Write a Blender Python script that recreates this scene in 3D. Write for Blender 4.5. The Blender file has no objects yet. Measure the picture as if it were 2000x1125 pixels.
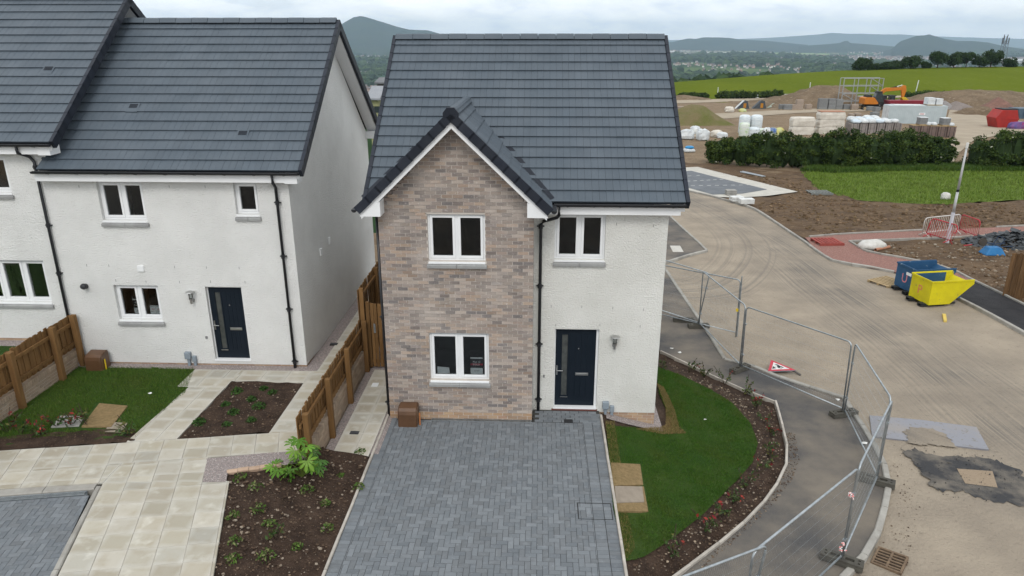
import bpy, bmesh, math, random
from mathutils import Vector, Matrix
random.seed(7)
R = math.radians
S = bpy.context.scene
COL = S.collection

# ------------------------------------------------------------------ camera
CAMH, FPX = 8.2, 1400.0
PITCH, YAW = R(19.2), R(2.2)
cam = bpy.data.cameras.new('Camera')
cam_o = bpy.data.objects.new('Camera', cam); COL.objects.link(cam_o)
cam_o.location = (0, 0, CAMH)
cam_o.rotation_euler = (R(90) - PITCH, 0, YAW)
cam.sensor_width = 36; cam.lens = FPX / 2000 * 36
cam.clip_start = 0.1; cam.clip_end = 120000
S.camera = cam_o

# ------------------------------------------------------------------ world: bright broken overcast
SUN_EL, SUN_AZ = R(48), R(-178)      # azimuth measured from +Y towards +X: behind the camera
w = bpy.data.worlds.new('World'); S.world = w; w.use_nodes = True
nt = w.node_tree; nt.nodes.clear()
N = nt.nodes.new; L = nt.links.new
out = N('ShaderNodeOutputWorld')
sky = N('ShaderNodeTexSky'); sky.sky_type = 'NISHITA'; sky.sun_disc = False
sky.sun_elevation = SUN_EL; sky.sun_rotation = SUN_AZ; sky.altitude = 150; sky.dust_density = 1.5
bg1 = N('ShaderNodeBackground'); bg1.inputs[1].default_value = 0.12
L(sky.outputs[0], bg1.inputs[0])
tc = N('ShaderNodeTexCoord'); sep = N('ShaderNodeSeparateXYZ'); L(tc.outputs['Generated'], sep.inputs[0])
zz = N('ShaderNodeMath'); zz.operation = 'MAXIMUM'; zz.inputs[1].default_value = 0.0; L(sep.outputs[2], zz.inputs[0])
za = N('ShaderNodeMath'); za.operation = 'ADD'; za.inputs[1].default_value = 0.30; L(zz.outputs[0], za.inputs[0])
dx = N('ShaderNodeMath'); dx.operation = 'DIVIDE'; L(sep.outputs[0], dx.inputs[0]); L(za.outputs[0], dx.inputs[1])
dy = N('ShaderNodeMath'); dy.operation = 'DIVIDE'; L(sep.outputs[1], dy.inputs[0]); L(za.outputs[0], dy.inputs[1])
cmb = N('ShaderNodeCombineXYZ'); L(dx.outputs[0], cmb.inputs[0]); L(dy.outputs[0], cmb.inputs[1])
n1 = N('ShaderNodeTexNoise'); n1.inputs['Scale'].default_value = 1.5; n1.inputs['Detail'].default_value = 9; n1.inputs['Roughness'].default_value = .58
n1.inputs['Distortion'].default_value = .4
L(cmb.outputs[0], n1.inputs['Vector'])
n2 = N('ShaderNodeTexNoise'); n2.inputs['Scale'].default_value = 3.4; n2.inputs['Detail'].default_value = 8; n2.inputs['Roughness'].default_value = .55
L(cmb.outputs[0], n2.inputs['Vector'])
rmp = N('ShaderNodeValToRGB')
rmp.color_ramp.elements[0].position = .36; rmp.color_ramp.elements[0].color = (.68, .735, .79, 1)
rmp.color_ramp.elements[1].position = .62; rmp.color_ramp.elements[1].color = (.93, .95, .955, 1)
em = rmp.color_ramp.elements.new(.48); em.color = (.83, .865, .89, 1)
L(n2.outputs[0], rmp.inputs[0])
bg2 = N('ShaderNodeBackground'); bg2.inputs[1].default_value = 1.27
L(rmp.outputs[0], bg2.inputs[0])
cov = N('ShaderNodeMapRange'); cov.inputs[1].default_value = .30; cov.inputs[2].default_value = .48; cov.inputs[3].default_value = .72; cov.inputs[4].default_value = 1
L(n1.outputs[0], cov.inputs[0])
mix = N('ShaderNodeMixShader'); L(cov.outputs[0], mix.inputs[0]); L(bg1.outputs[0], mix.inputs[1]); L(bg2.outputs[0], mix.inputs[2])
L(mix.outputs[0], out.inputs[0])

sun = bpy.data.lights.new('Sun', 'SUN'); sun.energy = 1.2; sun.angle = R(22); sun.color = (1, .96, .9)
sun_o = bpy.data.objects.new('Sun', sun); COL.objects.link(sun_o)
sd = Vector((math.sin(SUN_AZ) * math.cos(SUN_EL), math.cos(SUN_AZ) * math.cos(SUN_EL), math.sin(SUN_EL)))
sun_o.rotation_euler = sd.to_track_quat('Z', 'Y').to_euler()
sun_o.location = (0, 0, 60)
S.view_settings.view_transform = 'Standard'; S.view_settings.look = 'None'
S.view_settings.exposure = 0.18; S.view_settings.gamma = 1; S.view_settings.use_curve_mapping = False

# ------------------------------------------------------------------ pixel -> place helpers
_fw = Vector((-math.sin(YAW) * math.cos(PITCH), math.cos(YAW) * math.cos(PITCH), -math.sin(PITCH)))
_rt = Vector((math.cos(YAW), math.sin(YAW), 0)); _up = _rt.cross(_fw)
def ray(x, y): return _fw + _rt * ((x - 1000) / FPX) - _up * ((y - 562.5) / FPX)
def gz(x, y, z=0.):
    d = ray(x, y); t = (z - CAMH) / d.z; return Vector((0, 0, CAMH)) + d * t
def atY(x, y, Y):
    d = ray(x, y); return Vector((0, 0, CAMH)) + d * (Y / d.y)
def lerp_tab(t, x):
    if x <= t[0][0]: return t[0][1]
    for (a, b), (c, d) in zip(t, t[1:]):
        if x <= c: return b + (d - b) * (x - a) / (c - a)
    return t[-1][1]

# ------------------------------------------------------------------ the lie of the land
BASE = [(-60, -.7), (8, -.8), (12, -.88), (17, -1.02), (24, -1.3), (32, -1.6), (45, -1.9), (60, -2.3), (85, -3.0), (108, -3.7), (140, -4.8), (170, -5.6)]
EDGE = [(9.5, 2.0), (10.45, 2.62), (11.7, 3.92), (12.9, 4.92), (14.3, 5.72), (15.5, 5.98), (17., 6.26), (17.5, 5.82), (20.1, 3.76), (24, 3.6)]
CREST = [(-.4, .115), (-.1, .10), (.1, .072)] + [(ray(x, y).x / ray(x, y).y, -ray(x, y).z / ray(x, y).y) for x, y in ((1310, 161), (1500, 146), (1650, 137), (1800, 132), (2000, 129), (2300, 128))]
def base(X, Y):
    if Y <= 170: z = lerp_tab(BASE, Y)
    else:
        a = X / Y; zc = CAMH - lerp_tab(CREST, a) * 300
        t = (Y - 170) / 130.
        if t <= 1: z = -5.6 + (zc + 5.6) * t
        else: z = zc - .10 * (Y - 300) - min(.0001 * (Y - 300) ** 2, 40)
    if X < 0 and Y > 30: z -= .045 * min(Y - 30, 140) * min(1, -X / 10.)
    return z
def G(X, Y):
    """finished level of plots and site"""
    if Y > 26: return base(X, Y)
    b = base(X, Y)
    if X > 1.44:
        xe = lerp_tab(EDGE, Y); t = min(1, (X - 1.44) / max(.3, xe - 1.44)) ** .75; return -.03 + t * (b + .03)
    if Y >= 12.9: return -.03 if X > -4.5 else (.35 if X > -11.66 else .93)
    if X > -3.4: return -.03
    if X > -5.1: return -.03 + .37 * (-3.4 - X) / 1.7
    return .34 if X > -11.66 else .93
def hit(x, y, g=None):
    g = g or G; z = -1.
    for i in range(40):
        p = gz(x, y, z); z2 = g(p.x, p.y)
        if abs(z2 - z) < .002: break
        z = z + .6 * (z2 - z)
    return Vector((p.x, p.y, z2))

# ------------------------------------------------------------------ mesh helpers
ORG = {}
class MB:
    def __init__(s): s.v = []; s.f = []; s.m = []
    def add(s, vs, fs, mi=0):
        o = len(s.v); s.v += [tuple(v) for v in vs]; s.f += [tuple(i + o for i in f) for f in fs]; s.m += [mi] * len(fs); return s
    def hexa(s, p, mi=0):  # 8 points: bottom 4 ccw, top 4 ccw
        return s.add(p, [(3, 2, 1, 0), (4, 5, 6, 7), (0, 1, 5, 4), (1, 2, 6, 5), (2, 3, 7, 6), (3, 0, 4, 7)], mi)
    def box(s, a, b, mi=0):
        x0, y0, z0 = a; x1, y1, z1 = b
        return s.hexa([(x0, y0, z0), (x1, y0, z0), (x1, y1, z0), (x0, y1, z0), (x0, y0, z1), (x1, y0, z1), (x1, y1, z1), (x0, y1, z1)], mi)
    def cbox(s, c, sz, rz=0, mi=0, rx=0, ry=0):
        m = Matrix.Translation(c) @ Matrix.Rotation(rz, 4, 'Z') @ Matrix.Rotation(ry, 4, 'Y') @ Matrix.Rotation(rx, 4, 'X')
        h = Vector(sz) / 2
        return s.hexa([m @ Vector((sx * h.x, sy * h.y, sz_ * h.z)) for sz_ in (-1, 1) for sx, sy in ((-1, -1), (1, -1), (1, 1), (-1, 1))], mi)
    def prism(s, poly, axis, a, b, mi=0):
        """poly of 2D points extruded along axis 'x','y' or 'z' from a to b"""
        def P(u, v, t): return {'x': (t, u, v), 'y': (u, t, v), 'z': (u, v, t)}[axis]
        n = len(poly); vs = [P(u, v, a) for u, v in poly] + [P(u, v, b) for u, v in poly]
        fs = [tuple(range(n)), tuple(range(2 * n - 1, n - 1, -1))] + [(i, i + n, (i + 1) % n + n, (i + 1) % n) for i in range(n)]
        return s.add(vs, fs, mi)
    def tube(s, pts, r, n=8, mi=0, cap=True, r2=None):
        pts = [Vector(p) for p in pts]; vs = []; fs = []; m = len(pts)
        for i, p in enumerate(pts):
            if i == 0: t = pts[1] - p
            elif i == m - 1: t = p - pts[i - 1]
            else: t = (pts[i + 1] - p).normalized() + (p - pts[i - 1]).normalized()
            if t.length < 1e-9: t = Vector((0, 0, 1))
            t.normalize()
            a = Vector((0, 0, 1)) if abs(t.z) < .9 else Vector((1, 0, 0))
            u = t.cross(a).normalized(); v = t.cross(u)
            rr = r if r2 is None else r + (r2 - r) * i / (m - 1)
            for k in range(n):
                g = 2 * math.pi * k / n; vs.append(p + u * (rr * math.cos(g)) + v * (rr * math.sin(g)))
        for i in range(m - 1):
            for k in range(n):
                k2 = (k + 1) % n; fs.append((i * n + k, i * n + k2, (i + 1) * n + k2, (i + 1) * n + k))
        if cap: fs += [tuple(range(n - 1, -1, -1)), tuple(range((m - 1) * n, m * n))]
        return s.add(vs, fs, mi)
    def lathe(s, prof, c, n=12, mi=0, M=None):
        vs = []; fs = []; c = Vector(c); m = len(prof)
        for (r, z) in prof:
            for k in range(n):
                g = 2 * math.pi * k / n; p = Vector((r * math.cos(g), r * math.sin(g), z)); vs.append((M @ p if M else p) + c)
        for i in range(m - 1):
            for k in range(n):
                k2 = (k + 1) % n; fs.append((i * n + k, i * n + k2, (i + 1) * n + k2, (i + 1) * n + k))
        fs += [tuple(range(n - 1, -1, -1)), tuple(range((m - 1) * n, m * n))]
        return s.add(vs, fs, mi)
    def mesh(s, name, off=(0, 0, 0), smooth=False):
        me = bpy.data.meshes.new(name); o = Vector(off)
        me.from_pydata([Vector(v) - o for v in s.v], [], s.f)
        if any(s.m): me.polygons.foreach_set('material_index', s.m)
        if smooth: me.polygons.foreach_set('use_smooth', [True] * len(s.f))
        me.validate(); me.update(); return me
    def build(s, name, mat, parent=None, smooth=False, bevel=0, label=None, kind=None):
        org = ORG.get(parent.name, (0, 0, 0)) if parent else (0, 0, 0)
        me = s.mesh(name, org, smooth)
        for mm in (mat if isinstance(mat, (list, tuple)) else [mat]): me.materials.append(mm)
        o = bpy.data.objects.new(name, me); COL.objects.link(o); ORG[o.name] = Vector(org)
        if parent: o.parent = parent
        if bevel:
            b = o.modifiers.new('bevel', 'BEVEL'); b.width = bevel; b.segments = 2; b.limit_method = 'ANGLE'; b.angle_limit = R(40)
        if label: o['label'] = label
        if kind: o['kind'] = kind
        return o
def inst(name, me, mat, parent, loc, rot=(0, 0, 0), scale=(1, 1, 1)):
    """a piece that shares mesh data; loc in world space"""
    if mat and not me.materials: me.materials.append(mat)
    o = bpy.data.objects.new(name, me); COL.objects.link(o)
    org = ORG.get(parent.name, Vector((0, 0, 0))) if parent else Vector((0, 0, 0))
    o.location = Vector(loc) - Vector(org); o.rotation_euler = rot; o.scale = scale
    if parent: o.parent = parent
    return o
def thing(name, label, cat, loc=(0, 0, 0), group=None):
    o = bpy.data.objects.new(name, None); COL.objects.link(o); o.empty_display_size = .2
    o.location = loc; ORG[o.name] = Vector(loc); tag(o, label, cat, group); return o
def tag(o, label, cat, group=None):
    o['label'] = label; o['category'] = cat
    if group: o['group'] = group
    return o
def kids(o): return KID.get(o.name, [])
def copy_tree(o, loc, rz=None, label=None, scale=None):
    def cp(a, par):
        c = a.copy(); COL.objects.link(c)
        if par: c.parent = par
        for ch in [k for k in a.children]: cp(ch, c)
        return c
    c = cp(o, None); c.location = loc
    if rz is not None: c.rotation_euler = (0, 0, rz)
    if scale is not None: c.scale = scale if isinstance(scale, tuple) else (scale,) * 3
    if label: c['label'] = label
    return c
def struct(o): o['kind'] = 'structure'; return o
def pip(x, y, poly):
    c = False; n = len(poly)
    for i in range(n):
        x1, y1 = poly[i][0], poly[i][1]; x2, y2 = poly[i - 1][0], poly[i - 1][1]
        if (y1 > y) != (y2 > y) and x < (x2 - x1) * (y - y1) / (y2 - y1) + x1: c = not c
    return c
def clip(sub, poly):
    """clip convex sub by convex ccw poly"""
    for i in range(len(poly)):
        ax, ay = poly[i - 1][:2]; bx, by = poly[i][:2]; o = []
        for j in range(len(sub)):
            p, q = sub[j - 1], sub[j]
            sp = (bx - ax) * (p[1] - ay) - (by - ay) * (p[0] - ax); sq = (bx - ax) * (q[1] - ay) - (by - ay) * (q[0] - ax)
            if (sp >= 0) != (sq >= 0):
                t = sp / (sp - sq); o.append((p[0] + (q[0] - p[0]) * t, p[1] + (q[1] - p[1]) * t))
            if sq >= 0: o.append(q)
        sub = o
        if not sub: return []
    return sub
def sheet(name, poly, mat, off=0., step=.7, g=None, thick=0, kind='structure', rough=0):
    """a ground sheet that follows the levels; poly is a list of (X, Y)"""
    g = g or G; bm = bmesh.new()
    bm.faces.new([bm.verts.new((p[0], p[1], 0)) for p in poly])
    bmesh.ops.triangulate(bm, faces=bm.faces[:])
    xs = [p[0] for p in poly]; ys = [p[1] for p in poly]
    for ax, lo, hi in ((0, min(xs), max(xs)), (1, min(ys), max(ys))):
        k = math.floor(lo / step) + 1
        while k * step < hi:
            co = [0, 0, 0]; no = [0, 0, 0]; co[ax] = k * step; no[ax] = 1
            bmesh.ops.bisect_plane(bm, geom=bm.verts[:] + bm.edges[:] + bm.faces[:], plane_co=co, plane_no=no); k += 1
    for v in bm.verts: v.co.z = g(v.co.x, v.co.y) + off + (random.uniform(-rough, rough) if rough else 0)
    bmesh.ops.recalc_face_normals(bm, faces=bm.faces[:])
    if bm.faces and sum(f.normal.z for f in bm.faces) < 0: bmesh.ops.reverse_faces(bm, faces=bm.faces[:])
    me = bpy.data.meshes.new(name); bm.to_mesh(me); bm.free(); me.materials.append(mat)
    if rough: me.polygons.foreach_set('use_smooth', [True] * len(me.polygons))
    o = bpy.data.objects.new(name, me); COL.objects.link(o); ORG[o.name] = Vector((0, 0, 0))
    if kind: o['kind'] = kind
    return o
def pxs(pts, g=None): return [tuple(hit(x, y, g))[:2] for x, y in pts]

# ------------------------------------------------------------------ materials
MATS = {}
def M(name, c1, c2=None, scale=4., detail=6, rough=.8, bump=0., bscale=60., metal=0., spec=.2, rnd=0., ramp=None, cols=None, coat=0, vec=(1, 1, 1), fine=None, lo=.35, hi=.65, dist=0.):
    """procedural surface: c1/c2 mixed by noise in world space; rnd = brightness spread per piece; cols = palette picked per piece"""
    if name in MATS: return MATS[name]
    m = bpy.data.materials.new(name); m.use_nodes = True; t = m.node_tree; n = t.nodes.new; l = t.links.new
    b = t.nodes['Principled BSDF']; b.inputs['Roughness'].default_value = rough; b.inputs['Metallic'].default_value = metal
    b.inputs['Specular IOR Level'].default_value = spec
    if coat: b.inputs['Coat Weight'].default_value = coat; b.inputs['Coat Roughness'].default_value = .15
    ge = n('ShaderNodeNewGeometry'); oi = n('ShaderNodeObjectInfo')
    mp = n('ShaderNodeMapping'); mp.inputs['Scale'].default_value = vec; l(ge.outputs['Position'], mp.inputs[0])
    col = None
    if rnd or cols:
        ad = n('ShaderNodeMath'); ad.operation = 'ADD'; l(oi.outputs['Random'], ad.inputs[0]); l(ge.outputs['Random Per Island'], ad.inputs[1])
        fr = n('ShaderNodeMath'); fr.operation = 'FRACT'; l(ad.outputs[0], fr.inputs[0])
    def rgb(c): 
        r = n('ShaderNodeRGB'); r.outputs[0].default_value = (*c, 1); return r.outputs[0]
    def mixc(f, a, bb, mode='MIX'):
        x = n('ShaderNodeMix'); x.data_type = 'RGBA'; x.blend_type = mode
        if isinstance(f, float): x.inputs[0].default_value = f
        else: l(f, x.inputs[0])
        l(a, x.inputs[6]); l(bb, x.inputs[7]); return x.outputs[2]
    if cols:
        cr = n('ShaderNodeValToRGB'); cr.color_ramp.interpolation = 'CONSTANT'; e = cr.color_ramp.elements
        while len(e) < len(cols): e.new(.5)
        for i, c in enumerate(cols): e[i].position = i / len(cols); e[i].color = (*c, 1)
        l(fr.outputs[0], cr.inputs[0]); col = cr.outputs[0]
    else: col = rgb(c1)
    if c2:
        nz = n('ShaderNodeTexNoise'); nz.inputs['Scale'].default_value = scale; nz.inputs['Detail'].default_value = detail; nz.inputs['Roughness'].default_value = .6
        nz.inputs['Distortion'].default_value = dist
        l(mp.outputs[0], nz.inputs['Vector'])
        mr = n('ShaderNodeMapRange'); mr.inputs[1].default_value = lo; mr.inputs[2].default_value = hi; l(nz.outputs[0], mr.inputs[0])
        col = mixc(mr.outputs[0], col, rgb(c2))
    if fine:   # (colour, scale, lo, hi): specks
        nz = n('ShaderNodeTexNoise'); nz.inputs['Scale'].default_value = fine[1]; nz.inputs['Detail'].default_value = 4; l(mp.outputs[0], nz.inputs['Vector'])
        mr = n('ShaderNodeMapRange'); mr.inputs[1].default_value = fine[2]; mr.inputs[2].default_value = fine[3]; l(nz.outputs[0], mr.inputs[0])
        col = mixc(mr.outputs[0], col, rgb(fine[0]))
    if rnd:
        mr = n('ShaderNodeMapRange'); mr.inputs[3].default_value = 1 - rnd; mr.inputs[4].default_value = 1 + rnd; 
        f2 = n('ShaderNodeMath'); f2.operation = 'MULTIPLY'; f2.inputs[1].default_value = 7.31; l(fr.outputs[0], f2.inputs[0])
        f3 = n('ShaderNodeMath'); f3.operation = 'FRACT'; l(f2.outputs[0], f3.inputs[0]); l(f3.outputs[0], mr.inputs[0])
        vm = n('ShaderNodeVectorMath'); vm.operation = 'SCALE'; l(col, vm.inputs[0]); l(mr.outputs[0], vm.inputs['Scale']); col = vm.outputs[0]
    l(col, b.inputs['Base Color'])
    if bump:
        nz = n('ShaderNodeTexNoise'); nz.inputs['Scale'].default_value = bscale; nz.inputs['Detail'].default_value = 5; nz.inputs['Roughness'].default_value = .65
        l(mp.outputs[0], nz.inputs['Vector'])
        bp = n('ShaderNodeBump'); bp.inputs['Strength'].default_value = min(1, bump); bp.inputs['Distance'].default_value = 1.2 / bscale
        l(nz.outputs[0], bp.inputs['Height']); l(bp.outputs[0], b.inputs['Normal'])
    MATS[name] = m; return m
def glass_mat():
    m = bpy.data.materials.new('window_glass'); m.use_nodes = True; t = m.node_tree; t.nodes.clear(); n = t.nodes.new; l = t.links.new
    o = n('ShaderNodeOutputMaterial'); tr = n('ShaderNodeBsdfTransparent'); tr.inputs[0].default_value = (.86, .88, .88, 1)
    gl = n('ShaderNodeBsdfGlossy'); gl.inputs['Roughness'].default_value = .02; gl.inputs[0].default_value = (1, 1, 1, 1)
    fr = n('ShaderNodeFresnel'); fr.inputs[0].default_value = 1.5
    nz = n('ShaderNodeTexNoise'); nz.inputs['Scale'].default_value = 2.2; bp = n('ShaderNodeBump'); bp.inputs['Strength'].default_value = .06; bp.inputs['Distance'].default_value = .05
    l(nz.outputs[0], bp.inputs['Height']); l(bp.outputs[0], gl.inputs['Normal'])
    mx = n('ShaderNodeMixShader'); l(fr.outputs[0], mx.inputs[0]); l(tr.outputs[0], mx.inputs[1]); l(gl.outputs[0], mx.inputs[2]); l(mx.outputs[0], o.inputs[0])
    return m
GLASS = glass_mat()
WHITE = M('white_upvc', (.80, .81, .82), (.74, .75, .76), scale=1.5, rough=.35, spec=.45)
BLACK = M('black_plastic', (.012, .013, .016), (.02, .021, .025), scale=3, rough=.38, spec=.45)
VERGE = M('dark_verge_plastic', (.016, .02, .03), (.026, .03, .04), scale=2, rough=.45, rnd=.15)
RENDER = M('white_dash_render', (.79, .79, .775), (.71, .71, .695), scale=.9, detail=10, rough=.92, bump=1., bscale=30, fine=((.64, .64, .62), 30, .60, .76))
RENDER2 = M('cream_dash_render', (.77, .765, .73), (.68, .675, .635), scale=1.0, detail=10, rough=.92, bump=1., bscale=28, fine=((.57, .56, .52), 26, .60, .75))
TILE = M('slate_grey_tile', (.070, .089, .110), (.084, .103, .124), scale=1.3, rough=.55, spec=.3, rnd=.05, bump=.12, bscale=90, fine=((.17, .185, .20), 30, .68, .86))
MORTAR = M('pale_mortar', (.58, .53, .48), (.47, .43, .39), scale=3, rough=.95, bump=.3, bscale=90)
MORTARW = M('white_mortar', (.66, .62, .56), (.55, .51, .46), scale=4, rough=.95)
BRICKS = M('multi_brick', None, (.40, .35, .315), scale=1.1, detail=7, rough=.92, bump=.5, bscale=70, rnd=.20, lo=.47, hi=.72,
           cols=[(.32, .255, .22), (.23, .195, .18), (.335, .255, .205), (.30, .25, .225), (.20, .18, .175), (.34, .285, .25), (.345, .265, .21), (.28, .235, .21), (.25, .215, .20), (.35, .295, .255)], fine=((.50, .46, .43), 22, .60, .75))
PLINTH = M('plinth_brick', None, (.36, .26, .19), scale=3, rough=.92, bump=.4, bscale=80, rnd=.12, cols=[(.40, .26, .16), (.35, .24, .16), (.43, .30, .19), (.33, .21, .15)])
WALLBRICK = M('buff_wall_brick', None, (.34, .27, .205), scale=3, rough=.92, bump=.4, bscale=80, rnd=.12, cols=[(.31, .225, .155), (.35, .26, .18), (.27, .195, .14), (.37, .28, .20)])
CONC = M('grey_concrete', (.34, .33, .31), (.24, .235, .22), scale=2.2, rough=.9, bump=.35, bscale=60)
SILL = M('cast_sill', (.33, .335, .33), (.25, .25, .25), scale=3, rough=.85, bump=.2, bscale=60)
DOOR = M('navy_door', (.005, .010, .017), (.007, .012, .020), scale=2, rough=.55, spec=.2)
STEEL = M('satin_steel', (.55, .55, .54), (.45, .45, .45), scale=9, rough=.3, metal=1.)
GALV = M('galvanised_steel', (.43, .46, .48), (.30, .33, .35), scale=9, rough=.42, metal=.75)
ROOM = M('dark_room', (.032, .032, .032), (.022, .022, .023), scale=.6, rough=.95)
GREYPL = M('grey_pvc', (.26, .30, .34), (.22, .26, .30), scale=3, rough=.5)
WOOD = M('treated_fence_timber', (.215, .118, .046), (.14, .074, .028), scale=3.2, detail=8, rough=.85, bump=.3, bscale=22, rnd=.16, vec=(3, 3, .35))
WOODD = M('dark_fence_timber', (.15, .085, .04), (.09, .05, .024), scale=3.2, detail=8, rough=.88, bump=.3, bscale=22, rnd=.2, vec=(3, 3, .35))
BROWNPL = M('brown_meter_box', (.12, .062, .032), (.09, .046, .024), scale=3, rough=.35, spec=.5)
GRAVEL = M('pink_grey_gravel', (.36, .30, .28), (.21, .185, .185), scale=26, detail=3, rough=.9, bump=1., bscale=34, fine=((.55, .50, .47), 40, .58, .66))
SOIL = M('garden_soil', (.070, .045, .032), (.032, .020, .0145), scale=3.5, detail=10, rough=.97, bump=1., bscale=20, fine=((.17, .115, .078), 26, .60, .74))
TURF = M('lawn_base', (.022, .055, .008), (.04, .068, .012), scale=1.4, detail=6, rough=.95, bump=.6, bscale=50)
# ================================================================== GROUND
EARTH = M('site_earth', (.235, .170, .108), (.165, .115, .070), scale=.55, detail=10, rough=.96, bump=.9, bscale=6, fine=((.31, .24, .165), 5, .55, .72))
FIELD = M('young_crop_field', (.114, .142, .017), (.095, .122, .014), scale=.045, detail=9, rough=1, spec=0, bump=.5, bscale=3, vec=(1, .35, 1), fine=((.145, .17, .05), 1.2, .55, .8))
VALLEY = M('valley_floor', (.032, .060, .028), (.10, .14, .055), scale=.0021, detail=5, rough=1, spec=0, lo=.52, hi=.62, vec=(1, .55, 1), fine=((.17, .165, .09), .0035, .60, .64))
def vz(X, Y):
    z = base(X, Y)
    if Y > 300:
        u = 7 * math.sin(X / 610.) + 6 * math.sin(Y / 430. + X / 900.) + 4 * math.sin(X / 210. + Y / 170.)
        z = max(z, -112 + u - min(60, max(0, Y - 4000) * .004))
    return z
def gline(lo, hi, step, far, ratio=1.13):
    a = []; x = lo
    while x < hi: a.append(x); x += step
    s = step
    while x < far: a.append(x); s *= ratio; x += s
    a.append(far); return a
xs = sorted(set([-v + 0 for v in gline(16, 17, 1., 11500)] + gline(-15, 46, 1., 14500)))
ys = sorted(set([-v for v in gline(6, 7, 1.2, 300)] + gline(-5, 60, 1.2, 16600, 1.055) + [170., 240., 299., 301.]))
vs, fs, mi = [], [], []
for y in ys:
    for x in xs:
        if y < 26:
            z = -.28 if (x < 1.44 and x > -40) else (G(x, y) - .14 if x < 9.5 else base(x, y) - .06)
        else: z = vz(x, y) - (.14 if y < 56 else 0)
        vs.append((x, y, z))
nx = len(xs)
for j in range(len(ys) - 1):
    for i in range(nx - 1):
        fs.append((j * nx + i, j * nx + i + 1, (j + 1) * nx + i + 1, (j + 1) * nx + i))
        yc = (ys[j] + ys[j + 1]) / 2; xc = (xs[i] + xs[i + 1]) / 2
        mi.append(0 if yc < 170 and (xc > -6 or yc < 40) else (1 if yc < 330 and xc > 20 else 2))
me = bpy.data.meshes.new('terrain'); me.from_pydata(vs, [], fs)
for m_ in (EARTH, FIELD, VALLEY): me.materials.append(m_)
me.polygons.foreach_set('material_index', mi); me.polygons.foreach_set('use_smooth', [True] * len(fs)); me.update()
ter = bpy.data.objects.new('ground', me); COL.objects.link(ter); struct(ter)

# ---- materials of the made ground
def road_mat():
    m = M('dusty_haul_road', (.375, .315, .245), (.285, .24, .19), scale=.7, detail=12, rough=.96, bump=.8, bscale=12, fine=((.20, .165, .13), 9, .62, .80))
    t = m.node_tree; n = t.nodes.new; l = t.links.new; b = t.nodes['Principled BSDF']; src = b.inputs['Base Color'].links[0].from_socket
    # tyre-worn grey wheel tracks that follow the carriageway (stored per vertex as offset from the centre line)
    at = n('ShaderNodeAttribute'); at.attribute_name = 'across'
    ge = n('ShaderNodeNewGeometry')
    wob = n('ShaderNodeTexNoise'); wob.inputs['Scale'].default_value = .10; l(ge.outputs['Position'], wob.inputs['Vector'])
    ad = n('ShaderNodeMath'); ad.operation = 'MULTIPLY_ADD'; ad.inputs[1].default_value = .8; l(wob.outputs[0], ad.inputs[0]); l(at.outputs['Fac'], ad.inputs[2])
    st = n('ShaderNodeTexNoise'); st.noise_dimensions = '1D'; st.inputs['Scale'].default_value = 9.; st.inputs['Detail'].default_value = 8; st.inputs['Roughness'].default_value = .7
    l(ad.outputs[0], st.inputs['W'])
    mr = n('ShaderNodeMapRange'); mr.inputs[1].default_value = .42; mr.inputs[2].default_value = .58; mr.inputs[3].default_value = .25; l(st.outputs[0], mr.inputs[0])
    # tracks fade at the carriageway's edges
    ab = n('ShaderNodeMath'); ab.operation = 'ABSOLUTE'; l(at.outputs['Fac'], ab.inputs[0])
    ed = n('ShaderNodeMapRange'); ed.inputs[1].default_value = 2.7; ed.inputs[2].default_value = .5; l(ab.outputs[0], ed.inputs[0])
    pn = n('ShaderNodeTexNoise'); pn.inputs['Scale'].default_value = .45; pn.inputs['Detail'].default_value = 5; l(ge.outputs['Position'], pn.inputs['Vector'])
    pm = n('ShaderNodeMapRange'); pm.inputs[1].default_value = .35; pm.inputs[2].default_value = .6; pm.inputs[3].default_value = .25; l(pn.outputs[0], pm.inputs[0])
    m1 = n('ShaderNodeMath'); m1.operation = 'MULTIPLY'; l(mr.outputs[0], m1.inputs[0]); l(ed.outputs[0], m1.inputs[1])
    m2 = n('ShaderNodeMath'); m2.operation = 'MULTIPLY'; l(m1.outputs[0], m2.inputs[0]); l(pm.outputs[0], m2.inputs[1])
    m3 = n('ShaderNodeMath'); m3.operation = 'MULTIPLY'; m3.inputs[1].default_value = .8; l(m2.outputs[0], m3.inputs[0])
    a2 = n('ShaderNodeAttribute'); a2.attribute_name = 'turning'; s2 = n('ShaderNodeTexNoise'); s2.noise_dimensions = '1D'; s2.inputs['Scale'].default_value = 4.5; s2.inputs['Detail'].default_value = 3; l(a2.outputs['Fac'], s2.inputs['W'])
    r2 = n('ShaderNodeMapRange'); r2.inputs[1].default_value = .45; r2.inputs[2].default_value = .68; l(s2.outputs[0], r2.inputs[0]); b2 = n('ShaderNodeMath'); b2.operation = 'ABSOLUTE'; l(a2.outputs['Fac'], b2.inputs[0])
    e2 = n('ShaderNodeMapRange'); e2.inputs[1].default_value = 2.2; e2.inputs[2].default_value = 1.2; e2.inputs[4].default_value = .5; l(b2.outputs[0], e2.inputs[0]); t2 = n('ShaderNodeMath'); t2.operation = 'MULTIPLY'; l(r2.outputs[0], t2.inputs[0]); l(e2.outputs[0], t2.inputs[1])
    mx = n('ShaderNodeMath'); mx.operation = 'MAXIMUM'; l(m3.outputs[0], mx.inputs[0]); l(t2.outputs[0], mx.inputs[1])
    x = n('ShaderNodeMix'); x.data_type = 'RGBA'; l(mx.outputs[0], x.inputs[0]); l(src, x.inputs[6]); x.inputs[7].default_value = (.135, .125, .115, 1)
    l(x.outputs[2], b.inputs['Base Color']); return m
ROAD = road_mat()
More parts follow.
